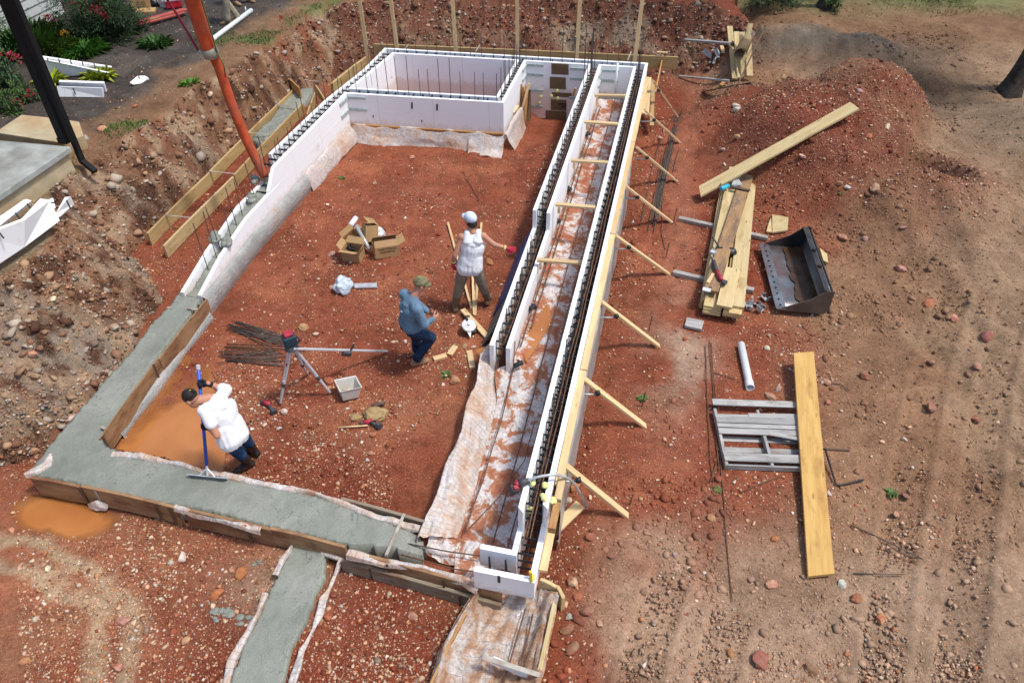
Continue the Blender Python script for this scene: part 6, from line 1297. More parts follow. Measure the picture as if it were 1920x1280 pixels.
# ------------------------------------------------------------------ people
def bake(o, voxel, smooth=4):
    m = o.modifiers.new("r", 'REMESH'); m.mode = 'VOXEL'; m.voxel_size = voxel; m.use_smooth_shade = True
    s = o.modifiers.new("s", 'SMOOTH'); s.iterations = smooth; s.factor = 0.5
    bpy.context.view_layer.update(); me = bpy.data.meshes.new_from_object(o.evaluated_get(bpy.context.evaluated_depsgraph_get()))
    old = o.data; o.modifiers.clear(); o.data = me; bpy.data.meshes.remove(old); me.polygons.foreach_set("use_smooth", [True] * len(me.polygons))
def wrinkle(o, amp, sc, seed=0, stretch=(1, 1, 1)):
    me = o.data; n = len(me.vertices); co = np.empty(n * 3); me.vertices.foreach_get("co", co); no = np.empty(n * 3); me.vertices.foreach_get("normal", no); co = co.reshape(-1, 3); no = no.reshape(-1, 3)
    d = np.array([mn.noise(Vector((c[0] * sc * stretch[0] + seed, c[1] * sc * stretch[1], c[2] * sc * stretch[2]))) + .5 * mn.noise(Vector((c[0] * sc * 2.3, c[1] * sc * 2.3 + seed, c[2] * sc * 2.3 * stretch[2]))) for c in co]); d = .45 - np.abs(d) * 1.25
    co += no * (d * amp)[:, None]; me.vertices.foreach_set("co", co.astype(np.float32).ravel()); me.update()
def cap_(mb, p0, p1, r0, r1, n=12, e=1.0):
    p0, p1 = Vector(p0), Vector(p1); t = (p1 - p0).normalized(); pts = []; rr = []
    for a in (0.05, .5, .87): pts.append(p0 - t * r0 * e * math.cos(a * math.pi / 2)); rr.append(r0 * math.sin(a * math.pi / 2))
    L = (p1 - p0).length
    for k in range(5): f = k / 4; pts.append(p0 + t * L * f); rr.append(r0 + (r1 - r0) * f)
    for a in (.87, .5, .05): pts.append(p1 + t * r1 * e * math.cos(a * math.pi / 2)); rr.append(r1 * math.sin(a * math.pi / 2))
    return mb.tube(pts, rr, n)
def limb(mb, pts, rs, g=0.0):
    for i in range(len(pts) - 1): cap_(mb, pts[i], pts[i + 1], rs[i] + g, rs[i + 1] + g)
def torso(mb, J, g=0.0, lo=0.0, hi=1.0, shoulders=True, k=1.0):
    pel, ch, nk = J['pelvis'], J['chest'], J['neck']; sh = (J['shR'] - J['shL']); hp = (J['hipR'] - J['hipL']).normalized(); w_ = sh.length; sx = sh.normalized(); rings = []
    st = [(0.0, .150, .112), (.10, .158, .120), (.28, .150, .112), (.5, .152, .112), (.72, .172, .118), (.88, .182, .112), (1.0, .165, .09)]
    for t, a, b in st:
        if t < lo - .01 or t > hi + .01: continue
        c = pel.lerp(ch, t) if t <= 1 else ch; ax = hp.lerp(sx, t).normalized(); up = (ch - pel).normalized(); f = up.cross(ax).normalized(); ax = f.cross(up).normalized()
        rings.append([c + ax * ((a * k + g) * math.cos(q)) + f * ((b * k + g) * math.sin(q)) for q in np.linspace(0, 2 * math.pi, 21)[:-1]])
    mb.loft(rings)
    if shoulders:
        mid = ch.lerp(nk, .35)
        for s in ('shL', 'shR'): cap_(mb, mid, J[s], .074 + g * .8, .060 + g * .7)
def head(mb, c, f, up, s=1.0):
    f = f.normalized(); up = (up - f * up.dot(f)).normalized(); sd = f.cross(up); R = Matrix((sd, f, up)).transposed()
    def P(x, y, z): return c + R @ Vector((x, y, z)) * s
    mb.ell(P(0, -.012, .03), (.076 * s, .097 * s, .092 * s), R, 16, 12); mb.ell(P(0, .03, -.055), (.056 * s, .060 * s, .062 * s), R, 14, 10); mb.ell(P(0, .045, -.098), (.028 * s, .025 * s, .018 * s), R)
    mb.ell(P(0, .06, .0), (.050 * s, .03 * s, .05 * s), R); cap_(mb, P(0, .088, .018), P(0, .108, -.018), .009 * s, .014 * s, 8); mb.ell(P(0, .085, -.055), (.026 * s, .012 * s, .006 * s), R); mb.ell(P(0, .083, -.068), (.024 * s, .012 * s, .007 * s), R)
    for q in (-1, 1): mb.ell(P(q * .080, -.012, -.005), (.010 * s, .020 * s, .034 * s), R); mb.ell(P(q * .032, .078, .033), (.022 * s, .012 * s, .007 * s), R)
    return P, R
def hand(mb, w, d, n, side, curl=.5, spread=0.0, g=0.0, s=1.0):
    """w wrist, d direction of the fingers, n back of the hand, side = direction of the thumb"""
    d = Vector(d).normalized(); side = Vector(side); side = (side - d * side.dot(d)).normalized(); n = d.cross(side).normalized() if Vector(n).dot(d.cross(side)) > 0 else -d.cross(side).normalized(); R = Matrix((side, d, n)).transposed(); w = Vector(w)
    mb.ell(w + d * .05 * s, ((.040 + g) * s, (.056 + g) * s, (.017 + g) * s), R, 14, 8)
    for k, (o, L) in enumerate(((.030, .070), (.010, .080), (-.011, .074), (-.030, .058))):
        b = w + d * .088 * s + side * o * s; a = curl * (1 + .08 * k); dd = (d + side * (o * 3 * spread)).normalized(); P = [b]; ang = 0
        for seg in (.45, .32, .23):
            ang += a * (.9 if seg > .4 else 1.1); v = dd * math.cos(ang) - n * math.sin(ang); P.append(P[-1] + v * L * seg * s)
        limb(mb, P, [.0095 * s, .009 * s, .0082 * s, .0072 * s], g)
    b = w + d * .028 * s + side * .030 * s; v1 = (side * .75 + d * .6 - n * .35 * (0.3 + curl)).normalized(); v2 = (side * .25 + d * .8 - n * .6 * curl).normalized(); limb(mb, [b, b + v1 * .038 * s, b + v1 * .038 * s + v2 * .030 * s, b + v1 * .038 * s + v2 * .052 * s], [.013 * s, .0115 * s, .010 * s, .0085 * s], g)
def foot(mb, an, toe, g=0.0, hgt=.07):
    an, toe = Vector(an), Vector(toe); d = (toe - an); d.z = 0; d.normalize(); b = Vector((an.x, an.y, toe.z))
    cap_(mb, an, b - d * .03 + Vector((0, 0, .045)), .045 + g, .042 + g); cap_(mb, b - d * .045 + Vector((0, 0, .035)), b + d * .13 + Vector((0, 0, .030)), .040 + g, .040 + g); cap_(mb, b + d * .10 + Vector((0, 0, .03)), b + d * .175 + Vector((0, 0, .026)), .043 + g, .034 + g)
    cap_(mb, an - d * .0, b + d * .10 + Vector((0, 0, .045)), .042 + g, .036 + g)
def rel(o, mb_fn, name, mat, parent, voxel=.009, smooth=4, wr=None, label=None):
    mb = MB(); mb_fn(mb); ob = mb.build(name, MT[mat], parent, smooth=True); bake(ob, voxel, smooth)
    if wr: wrinkle(ob, *wr)
    if label: ob["label"] = label
    return ob
def person(label, J, hands, top, legs, boots, sleeve=1.0, gloves=None, tank=False, tall=False, bodyscale=1.0, hem=-.06, headf=(0, 1, 0), headup=(0, 0, 1), group=None, topk=1.0):
    root = empty("person", ((J['anL'].x + J['anR'].x) / 2, (J['anL'].y + J['anR'].y) / 2, min(J['toeL'].z, J['toeR'].z) - 0.0), label, "person", group)
    hf, hu = Vector(headf), Vector(headup); AR = (.050, .042, .028); LG = (.088, .060, .045)
    def body(mb):
        torso(mb, J, 0.0 if tank else -.014); cap_(mb, J['neck'], J['head'] - hu * .03, .058, .056); head(mb, J['head'], hf, hu)
        for s in 'LR':
            limb(mb, [J['sh' + s], J['el' + s], J['wr' + s]], AR); limb(mb, [J['hip' + s], J['kn' + s], J['an' + s]], LG); foot(mb, J['an' + s], J['toe' + s], -.004)
            hand(mb, J['wr' + s], *hands[s])
    b = rel(None, body, "body", 'skin', root, .007, 3)
    def shirt(mb):
        torso(mb, J, .022 * topk, lo=0.0, hi=1.0, shoulders=not tank)
        pel, ch = J['pelvis'], J['chest']; ax = (J['hipR'] - J['hipL']).normalized(); up = (ch - pel).normalized(); f = up.cross(ax)
        for q in (-1, 0, 1): cap_(mb, pel + ax * .065 * q + up * hem, pel + ax * .06 * q + up * .12, .136 + .008 * topk, .128)
        if tank:
            mid = ch.lerp(J['neck'], .5)
            for s in ('shL', 'shR'):
                m = J['neck'].lerp(J[s], .52); bk = f if f.dot(hf) < 0 else -f
                limb(mb, [ch + bk * .045 + (J[s] - ch) * .45, m + up * .030 + bk * .02, m + up * .028 - bk * .04, ch - bk * .05 + (J[s] - ch) * .40], [.085, .045, .042, .07])
            cap_(mb, ch + f * 0, ch.lerp(J['neck'], .42), .14, .095)
        else:
            cap_(mb, ch, ch.lerp(J['neck'], .55), .125, .088)
            for s in 'LR':
                e = J['sh' + s].lerp(J['el' + s], min(1, sleeve / .55)) if sleeve < .55 else J['el' + s]; limb(mb, [J['sh' + s], e] + ([J['el' + s].lerp(J['wr' + s], (sleeve - .55) / .45)] if sleeve > .56 else []), [.074 * (.9 + .1 * topk), .068 if sleeve < .55 else .060, .042])
    rel(None, shirt, "shirt" if not tank else "tank_top", top, root, .009, 5, (.010, 8.0, 3, (1.3, 1.3, .35)))
    def tr(mb):
        p = J['pelvis']; ax = (J['hipR'] - J['hipL']).normalized(); up = (J['chest'] - p).normalized()
        cap_(mb, p - ax * .06, p + ax * .06, .125, .125); cap_(mb, p - ax * .05 + up * .05, p + ax * .05 + up * .05, .112, .112)
        for s in 'LR':
            e = J['kn' + s].lerp(J['an' + s], .93 if not tall else .45); limb(mb, [J['hip' + s], J['kn' + s], e], [.106, .082, .070 if not tall else .073])
    rel(None, tr, "trousers", legs, root, .009, 5, (.009, 9.0, 7, (1, 1, .5)))
    for s in 'LR':
        def bt(mb):
            foot(mb, J['an' + s], J['toe' + s], .008)
            cap_(mb, J['an' + s], J['an' + s].lerp(J['kn' + s], .72 if tall else .2), .058, .072 if tall else .058)
        rel(None, bt, "boot", boots, root, .008, 3, (.004, 12.0, 2))
        if gloves:
            def gv(mb):
                a = hands[s]; hand(mb, J['wr' + s], a[0], a[1], a[2], a[3] if len(a) > 3 else .5, a[4] if len(a) > 4 else 0, .0035); cap_(mb, J['wr' + s] + (J['el' + s] - J['wr' + s]).normalized() * .04, J['wr' + s] + Vector(a[0]).normalized() * .03, .037, .030)
            rel(None, gv, "glove", gloves, root, .006, 2)
    return root
def headpart(root, c, f, up, name, mat, kind):
    f = Vector(f).normalized(); up = Vector(up); up = (up - f * up.dot(f)).normalized(); sd = f.cross(up); R = Matrix((sd, f, up)).transposed(); mb = MB()
    def P(x, y, z): return c + R @ Vector((x, y, z))
    if kind == 'cap':
        mb.ell(P(0, -.010, .045), (.088, .108, .085), R, 18, 10); o = rel(None, lambda m: m.add(mb.v, mb.f), name, mat, root, .006, 2); n0 = [P(x, .07 + .095 * math.cos(x * 14) , .045 - .02 * abs(x) * 10) for x in np.linspace(-.08, .08, 9)]
        q = [[P(.085 * math.sin(t), .085 * math.cos(t) + .0 + r_ * .075 * math.cos(t), .040 - r_ * .022 - .012 * abs(math.sin(t))) for t in np.linspace(-1.2, 1.2, 11)] for r_ in (0, .5, 1)]
        b = MB().grid(q).build("brim", MT[mat], o, smooth=True); b.modifiers.new("t", 'SOLIDIFY').thickness = .006; return o
    if kind == 'bun':
        def h(m):
            m.ell(P(0, -.022, .048), (.081, .098, .086), R, 18, 10); m.ell(P(0, -.10, .055), (.034, .034, .034), R); m.ell(P(0, -.125, .075), (.022, .03, .02), R)
        o = rel(None, h, name, mat, root, .006, 2, (.004, 40, 1)); MB().tube([P(-.03, -.092, .085), P(.0, -.098, .10), P(.03, -.092, .085)], .006, 6).build("hair_tie", MT['yellow'], o); return o
    if kind == 'back':
        return rel(None, lambda m: m.ell(P(0, -.03, .005), (.080, .088, .075), R, 18, 10), name, mat, root, .006, 2, (.003, 40, 1))
V = Vector
# man in white shirt raking the concrete
pb, pt = at(389, 888, .40), at(372, 692, 1.66); pdv = (pt - pb).normalized()
hl, hr_ = pb.lerp(pt, .455), pb.lerp(pt, .855)
J = dict(pelvis=V((-3.385, 6.03, .91)), chest=V((-3.46, 6.13, 1.28)), neck=V((-3.555, 6.14, 1.40)), head=V((-3.72, 6.06, 1.47)), shL=V((-3.59, 5.985, 1.35)), shR=V((-3.41, 6.30, 1.38)),
         hipL=V((-3.43, 5.97, .87)), hipR=V((-3.34, 6.11, .87)), knL=V((-3.47, 6.13, .49)), knR=V((-3.41, 6.32, .49)), anL=V((-3.44, 6.25, .11)), anR=V((-3.42, 6.46, .11)), toeL=V((-3.62, 6.12, .01)), toeR=V((-3.60, 6.54, .01)))
J['wrL'] = hl + V((.075, -.02, .03)); J['elL'] = V((-3.47, 5.86, 1.06)); J['wrR'] = hr_ + V((.085, .03, .0)); J['elR'] = at(411, 727, 1.36)
A_P = person("man in a white shirt and rubber boots raking wet concrete with a blue pole", J, {'L': ((-1, .15, -.2), (0, -1, .3), pdv, 1.15), 'R': ((-1, -.25, 0), (0, 1, .3), pdv, 1.15)}, 'tee', 'jeans2', 'rubber', sleeve=.30, gloves='glove', tall=True, headf=(-.80, .10, -.60), headup=(-.55, .15, .8), topk=.55)
headpart(A_P, J['head'], (-.80, .10, -.60), (-.55, .15, .8), "hair", 'hair', 'bun')
rk = empty("concrete_rake", pb, "blue handled concrete placer pulled over the wet footing", "rake"); MB().tube([pb + pdv * .12, pt], .020, 10).build("handle", MT['bluehandle'], rk, smooth=True); MB().tube([pt, pt + pdv * .05], .024, 10).build("end_cap", MT['alu'], rk)
MB().tube([pb - pdv * .02, pb + pdv * .14], .014, 8).tube([pb + V((-.09, -.02, 0)), pb + pdv * .08], .007, 6).tube([pb + V((.11, -.05, 0)), pb + pdv * .08], .007, 6).build("neck", MT['alu'], rk)
MB().box(pb + V((0.01, -.03, -.02)), (.50, .012, .10), Euler((.5, 0, -.12)).to_matrix()).build("blade", MT['galv'], rk)
# man in blue shirt
J = dict(pelvis=V((-1.45, 8.12, .86)), chest=V((-1.40, 8.11, 1.23)), neck=V((-1.345, 8.15, 1.37)), head=V((-1.255, 8.20, 1.515)), shL=V((-1.505, 8.265, 1.29)), shR=V((-1.295, 7.95, 1.27)),
         hipL=V((-1.50, 8.20, .82)), hipR=V((-1.41, 8.04, .82)), knL=V((-1.42, 8.36, .44)), knR=V((-1.18, 8.20, .55)), anL=V((-1.45, 8.42, .10)), anR=V((-1.44, 8.20, .10)), toeL=V((-1.26, 8.52, .01)), toeR=V((-1.24, 8.28, .01)),
         elR=V((-1.225, 7.93, 1.01)), wrR=V((-1.11, 8.04, 1.03)), elL=V((-1.38, 8.40, 1.04)), wrL=V((-1.19, 8.22, 1.01)))
B_P = person("man in a slate blue shirt, dark jeans and camouflage cap stepping on the floor", J, {'L': ((.9, -.3, 0), (0, 1, .4), (0, .2, 1), .7), 'R': ((.75, .6, .1), (.3, -1, .2), (0, .2, 1), .7)}, 'blueshirt', 'jeans', 'tanboot', sleeve=.96, hem=.035, headf=(.85, .38, -.38), headup=(.3, .1, .95), topk=1.25)
headpart(B_P, J['head'], (.85, .38, -.30), (.3, .1, .95), "cap", 'camo', 'cap'); ax = (J['hipR'] - J['hipL']).normalized(); n = 20; f_ = V((0, 0, 1)).cross(ax); c = J['pelvis'] + V((0.0, 0, .035))
MB().loft([[c + ax * ((.142 + d) * math.cos(q)) + f_ * ((.128 + d) * math.sin(q)) + V((0, 0, z)) for q in np.linspace(0, 2 * math.pi, n + 1)[:-1]] for d, z in ((0.0, -.045), (0.018, -.045), (.02, -.005), (.0, -.005))], cap=False).build("belt", MT['belt'], B_P, smooth=True)
MB().box(J['chest'].lerp(J['pelvis'], .12) + V((-.115, -.135, .03)), (.035, .006, .012), Euler((0, 0, -.7)).to_matrix()).build("shirt_tag", MT['white'], B_P)
# man in tank top
J = dict(pelvis=V((-.655, 9.50, .93)), chest=V((-.60, 9.55, 1.30)), neck=V((-.600, 9.58, 1.46)), head=V((-.635, 9.645, 1.645)), shL=V((-.765, 9.54, 1.40)), shR=V((-.435, 9.55, 1.41)),
         hipL=V((-.745, 9.50, .88)), hipR=V((-.565, 9.50, .88)), knL=V((-.84, 9.52, .48)), knR=V((-.48, 9.58, .48)), anL=V((-.93, 9.50, .10)), anR=V((-.40, 9.68, .10)), toeL=V((-.97, 9.68, .01)), toeR=V((-.36, 9.86, .01)),
         elL=V((-.875, 9.44, 1.13)), wrL=V((-.915, 9.50, .96)), elR=V((-.275, 9.50, 1.29)), wrR=V((-.085, 9.50, 1.22)))
C_P = person("man in a white tank top and khaki trousers, back turned, right arm held out", J, {'L': ((-.02, .12, -1), (-1, 0, 0), (.2, 1, 0), .35, 1), 'R': ((1, .05, -.28), (0, -.3, 1), (0.1, -.3, -1), .25, 2)}, 'tee', 'khaki', 'boot', gloves='redglove', tank=True, tall=True, headf=(-.72, .68, .1), headup=(.08, -.05, 1), topk=1.0)
headpart(C_P, J['head'], (-.72, .68, .16), (.10, -.05, 1), "cap", 'cap', 'cap'); headpart(C_P, J['head'] + V((.01, -.01, -.05)), (-.72, .68, .1), (.08, -.05, 1), "hair", 'hair', 'back')
for s in 'LR':
    a, b = J['wr' + s], J['el' + s]; d = (b - a).normalized(); MB().tube([a + d * .015, a + d * .045], [.040, .040], 12).build("cuff", MT['yfoam'], C_P, smooth=True)
# two figures standing at the top edge
def stander(anL, anR, lab, top, legs, boots, fx):
    m = (anL + anR) / 2; gz = m.z - .1; f = V(fx).normalized(); r = V((f.y, -f.x, 0)); p = m + f * .02
    def q(s, fw, z): return V((p.x, p.y, gz)) + r * s + f * fw + V((0, 0, z))
    J = dict(pelvis=q(0, -.02, .96), chest=q(0, .0, 1.32), neck=q(0, .02, 1.48), head=q(0, .06, 1.65), shL=q(-.18, 0, 1.42), shR=q(.18, 0, 1.42), hipL=q(-.09, 0, .90), hipR=q(.09, 0, .90), knL=q(-.10, .05, .5), knR=q(.10, .05, .5), anL=anL, anR=anR, toeL=anL + f * .16 - V((0, 0, .09)), toeR=anR + f * .16 - V((0, 0, .09)), elL=q(-.25, -.02, 1.13), wrL=q(-.26, .10, .9), elR=q(.25, -.02, 1.13), wrR=q(.26, .10, .9))
    P_ = person(lab, J, {'L': ((0, .1, -1), -r, f, .4), 'R': ((0, .1, -1), r, f, .4)}, top, legs, boots, sleeve=.3, headf=tuple(f)); headpart(P_, J['head'], f, (0, 0, 1), "hair", 'hair', 'back'); return P_
a = G(429, 46) + V((0, 0, .1)); stander(a, a + V((.20, .22, 0)), "person in pale khaki trousers standing on the mulch at the top edge", 'tee', 'khaki2', 'boot', (-.85, -.3, 0))
a = G(440, 12) + V((0, 0, .1)); stander(a + V((0, .1, 0)), a + V((.30, .35, 0)), "person in blue jeans and brown shoes, barely in view at the top edge", 'blueshirt', 'jeans2', 'tanboot', (.8, -.5, 0))
# ------------------------------------------------------------------ house, porch, garden
Gz = 1.22
# porch slab: its front edge runs from the lower left up to the post
PZ = 1.66
pc = at(132, 275, PZ); pf = at(-60, 405, PZ); ed = (pc - pf); ed.z = 0; ed.normalize(); en = V((-ed.y, ed.x, 0))
por = empty("porch", (pc.x - 1.5, pc.y - 1, 1.1), "raised concrete porch slab with a stained side wall at the left edge", "porch")
a, b = pf - ed * 3, pc; MB().prism([v3(a, PZ - .10), v3(b, PZ - .10), v3(b + en * 3.2 - ed * .2, PZ - .10), v3(a + en * 3.2, PZ - .10)], (0, 0, .10)).build("slab", MT['slab'], por, bevel=.01)
a2, b2 = a + en * .06, b + en * .06 - ed * .05; MB().prism([v3(a2, .5), v3(b2, .5), v3(b2 + en * 3, .5), v3(a2 + en * 3, .5)], (0, 0, PZ - .60)).build("side_wall", MT['stucco'], por)
st0, st1 = at(0, 245, 1.46), at(60, 222, 1.46)
P = [at(-10, 248, 1.46), at(40, 215, 1.46), at(110, 222, 1.46), at(148, 228, 1.46), at(156, 254, 1.46), at(120, 268, 1.46)]; MB().prism([v3(p, 1.0) for p in P], (0, 0, .46)).build("step", MT['stucco'], por, bevel=.012)
P = [at(150, 268, 1.25), at(166, 258, 1.25), at(160, 252, 1.25), at(140, 262, 1.25)]; MB().prism([v3(p, 1.0) for p in P], (0, 0, .25)).build("step_footing", MT['slab'], por)
# black post and downspout
c = at(124, 266, PZ); col = empty("porch_post", c, "square black porch post rising from the slab corner", "post"); Rz = Matrix.Rotation(math.atan2(ed.y, ed.x), 3, 'Z')
MB().box(c + V((0, 0, 1.55)), (.15, .15, 3.1), Rz).build("post", MT['column'], col, bevel=.006); MB().box(c + V((0, 0, .05)), (.18, .18, .10), Rz).build("base", MT['column'], col, bevel=.006)
d = at(141, 270, PZ); dn = at(166, 312, 1.30); dsp = empty("downspout", d, "black downspout beside the porch post with an elbow at its foot", "downspout")
pts = [d + V((0, 0, 3.1)), d + V((0, 0, -.10)), d + V((.03, -.05, -.30)), at(178, 321, 1.22)]
for i in range(3):
    fm = frame(pts[i], pts[i + 1], (0.3, 1, 0)); L = (pts[i + 1] - pts[i]).length; MB().box(fm @ V((L / 2, 0, 0)), (L + .03, .08, .10), fm.to_3x3()).build(("pipe", "offset", "elbow")[i], MT['column'], dsp, bevel=.012)
rf = empty("porch_roof", (-11, 11, 4.8), "porch roof above the slab, outside the top left of the view", "roof"); MB().box((-11.4, 10.4, 4.86), (6.2, 5.3, .18)).build("deck", MT['column'], rf)
# siding house
wa, wb = at(-90, 150, 1.25), at(118, 38, 1.25); wt = (wb - wa); wt.z = 0; wl = wt.length; wt.normalize(); wnn = V((wt.y, -wt.x, 0))
ho = empty("house", wa, "house wall with grey horizontal lap siding at the top left corner", "house")
MB().prism([v3(wa, 1.0), v3(wb, 1.0), v3(wb - wnn * 4, 1.0), v3(wa - wnn * 4, 1.0)], (0, 0, .45)).build("foundation", MT['stucco'], ho)
mb = MB()
for k in range(16):
    z = 1.45 + k * .2; a, b = v3(wa, z), v3(wb, z); mb.prism([a + wnn * .035, a - wnn * .1, a - wnn * .1 + V((0, 0, .2)), a + wnn * .008 + V((0, 0, .2))], b - a)
mb.build("siding", MT['siding'], ho); MB().prism([v3(wb, 1.42) + wnn * .05, v3(wb + wt * .09, 1.42) + wnn * .05, v3(wb + wt * .09, 1.42) - wnn * 4, v3(wb, 1.42) - wnn * 4], (0, 0, 3.25)).build("corner_trim", MT['white'], ho)
MB().prism([v3(wa, 1.40) + wnn * .06, v3(wb, 1.40) + wnn * .06, v3(wb, 1.40) - wnn * .02, v3(wa, 1.40) - wnn * .02], (0, 0, .05)).build("drip_ledge", MT['white'], ho)
# foam offcuts
def offcut(P, th, label, z=.0, ties_=(), up=False):
    rt = empty("foam_offcut", P[0], label, "foam offcut", "foam offcuts on the bank"); n = (P[1] - P[0]).cross(P[-1] - P[0]).normalized(); n = n if n.z > 0 else -n
    MB().prism([p - n * th for p in P], n * th).build("foam", MT['foam'], rt, bevel=.006)
    for a, b in ties_: MB().tube([a + n * .004, b + n * .004], .012, 5).build("tie", MT['blackplastic'], rt)
    return rt
def A(x, y, z): return at(x, y, Gz + z)
offcut([A(74, 110, .42), A(208, 138, .18), A(207, 140, .0), A(86, 148, .0)], .06, "large tapered foam offcut standing behind the yellow hostas"); o = offcut([A(76, 104, .46), A(210, 124, .22), A(210, 134, .05), A(80, 112, .35)], .05, "rear half of the tapered foam offcut with a row of black ties", ties_=[(A(x, 108 + (x - 90) * .13, .42), A(x + 2, 115 + (x - 90) * .13, .38)) for x in (88, 110, 132, 154, 176, 198)])
offcut([A(106, 162, .22), A(191, 165, .22), A(193, 183, .02), A(111, 182, .02)], .06, "front foam block with one black slot lying below the hostas", ties_=[(A(137, 165, .21), A(142, 178, .08))]); offcut([A(112, 150, .26), A(196, 153, .26), A(201, 170, .05), A(115, 166, .05)], .06, "rear foam block just behind the one with the slot")
offcut([A(243, 155, .12), A(258, 142, .14), A(272, 142, .12), A(275, 150, .03), A(248, 157, .03)], .08, "small pointed foam scrap alone on the mulch", ties_=[(A(260, 143, .14), A(262, 147, .12))])
offcut([A(-40, 440, .60), A(40, 410, .48), A(75, 372, .46), A(88, 374, .42), A(107, 412, .10), A(40, 462, .08), A(-40, 515, .08)], .065, "big wedge of foam in the lower left pile, broad face up"); offcut([A(-40, 430, .62), A(12, 400, .5), A(50, 373, .5), A(60, 376, .45), A(42, 395, .4), A(-40, 455, .5)], .06, "long rear foam piece of the lower left pile with black ties", ties_=[(A(x, y, .52), A(x + 9, y + 11, .44)) for x, y in ((50, 382), (28, 399), (15, 417), (-2, 436))])
offcut([A(90, 376, .34), A(100, 371, .34), A(105, 390, .2), A(96, 394, .2)], .06, "small upright foam chip between the two larger pieces on the left", ties_=[(A(94, 380, .34), A(104, 380, .34))]); offcut([A(121, 370, .30), A(131, 368, .30), A(138, 384, .12), A(110, 408, .06), A(104, 400, .12)], .09, "foam wedge at the right end of the lower left pile", ties_=[(A(125, 376, .3), A(132, 391, .14))])
# things by the cooler
carton(at(268, 16, Gz + .10), .25, (.44, .32, .26), "upper cardboard box of the two beside the flowering shrub", (0, 0, 0, 0)); rt = [o for o in COL.objects if o.get("label", "").startswith("upper cardboard")][0]
p = at(268, 16, Gz + .10); Rq = Matrix.Rotation(.25, 3, 'Z'); MB().box(p + V((0, 0, .27)), (.44, .32, .02), Rq).build("lid", MT['card'], rt); MB().box(p + V((0.02, 0, .29)), (.12, .10, .03), Rq, .01).build("white_patch", MT['white'], rt)
for k in range(3): MB().box(p + Rq @ V((.02, -.163, .20 - .05 * k)), (.22, .004, .014), Rq).build("print_line", MT['inkgrey'], rt)
carton(at(277, 31, Gz), .2, (.46, .34, .14), "lower wider cardboard box under the other on the mulch", (0, 0, 0, 0)); rt = [o for o in COL.objects if o.get("label", "").startswith("lower wider")][0]; MB().box(at(277, 31, Gz) + V((0, 0, .15)), (.46, .34, .02), Matrix.Rotation(.2, 3, 'Z')).build("lid", MT['card'], rt)
p = at(327, 12, Gz + .16); clr = empty("cooler", p, "red and white cooler behind the orange hose", "cooler"); Rq = Matrix.Rotation(.4, 3, 'Z'); MB().box(p + V((0, 0, .10)), (.40, .28, .22), Rq).build("tub", MT['redcooler'], clr, bevel=.02); MB().prism([p + Rq @ V((x, -.15, z)) for x, z in ((-.21, .16), (.21, .16), (.16, .32), (-.13, .34))], Rq @ V((0, .30, 0))).build("lid", MT['white'], clr, bevel=.02); MB().tube([p + Rq @ V((-.14, -.16, .2)), p + Rq @ V((0, -.18, .38)), p + Rq @ V((.14, -.16, .2))], .012, 6).build("handle", MT['white'], clr, smooth=True)
bag("black_bag", at(296, 14, Gz + .05), (.28, .2, .26), 'bagblack', "black bin bag between the boxes and the cooler", 15); bag("clear_bag", at(311, 16, Gz + .05), (.16, .14, .26), 'bagclear', "clear plastic bag beside the black bin bag", 17)
for a, b, z, m, l in (((252, 42), (348, 16), .26, 'redwood', "upper red edged board in front of the boxes"), ((256, 47), (345, 22), .12, 'redwood', "lower red edged board in front of the boxes"), ((258, 50), (342, 29), .05, 'formy', "yellow board under the red edged ones on the mulch")): beam("board", at(a[0], a[1], Gz + z), at(b[0], b[1], Gz + z), .16, .035, MT[m], label=l, cat="board")
P = G(461, 25); MB().tube([P, P + V((.02, 0, .16))], [.035, .012], 8).build("clear_bottle", MT['bagclear'], smooth=True, label="clear bottle tip standing beside the white pipe's far end", cat="bottle")
P = G(527, 48); MB().tube([P, P + V((0, 0, .25))], .004, 5).add([P + V((0, 0, .25)), P + V((.08, 0, .23)), P + V((.08, 0, .15)), P + V((0, 0, .17))], [(0, 1, 2, 3)]).build("marker_flag", MT['hose'], label="tiny orange marker flag on the bank edge right of the pipe", cat="flag")

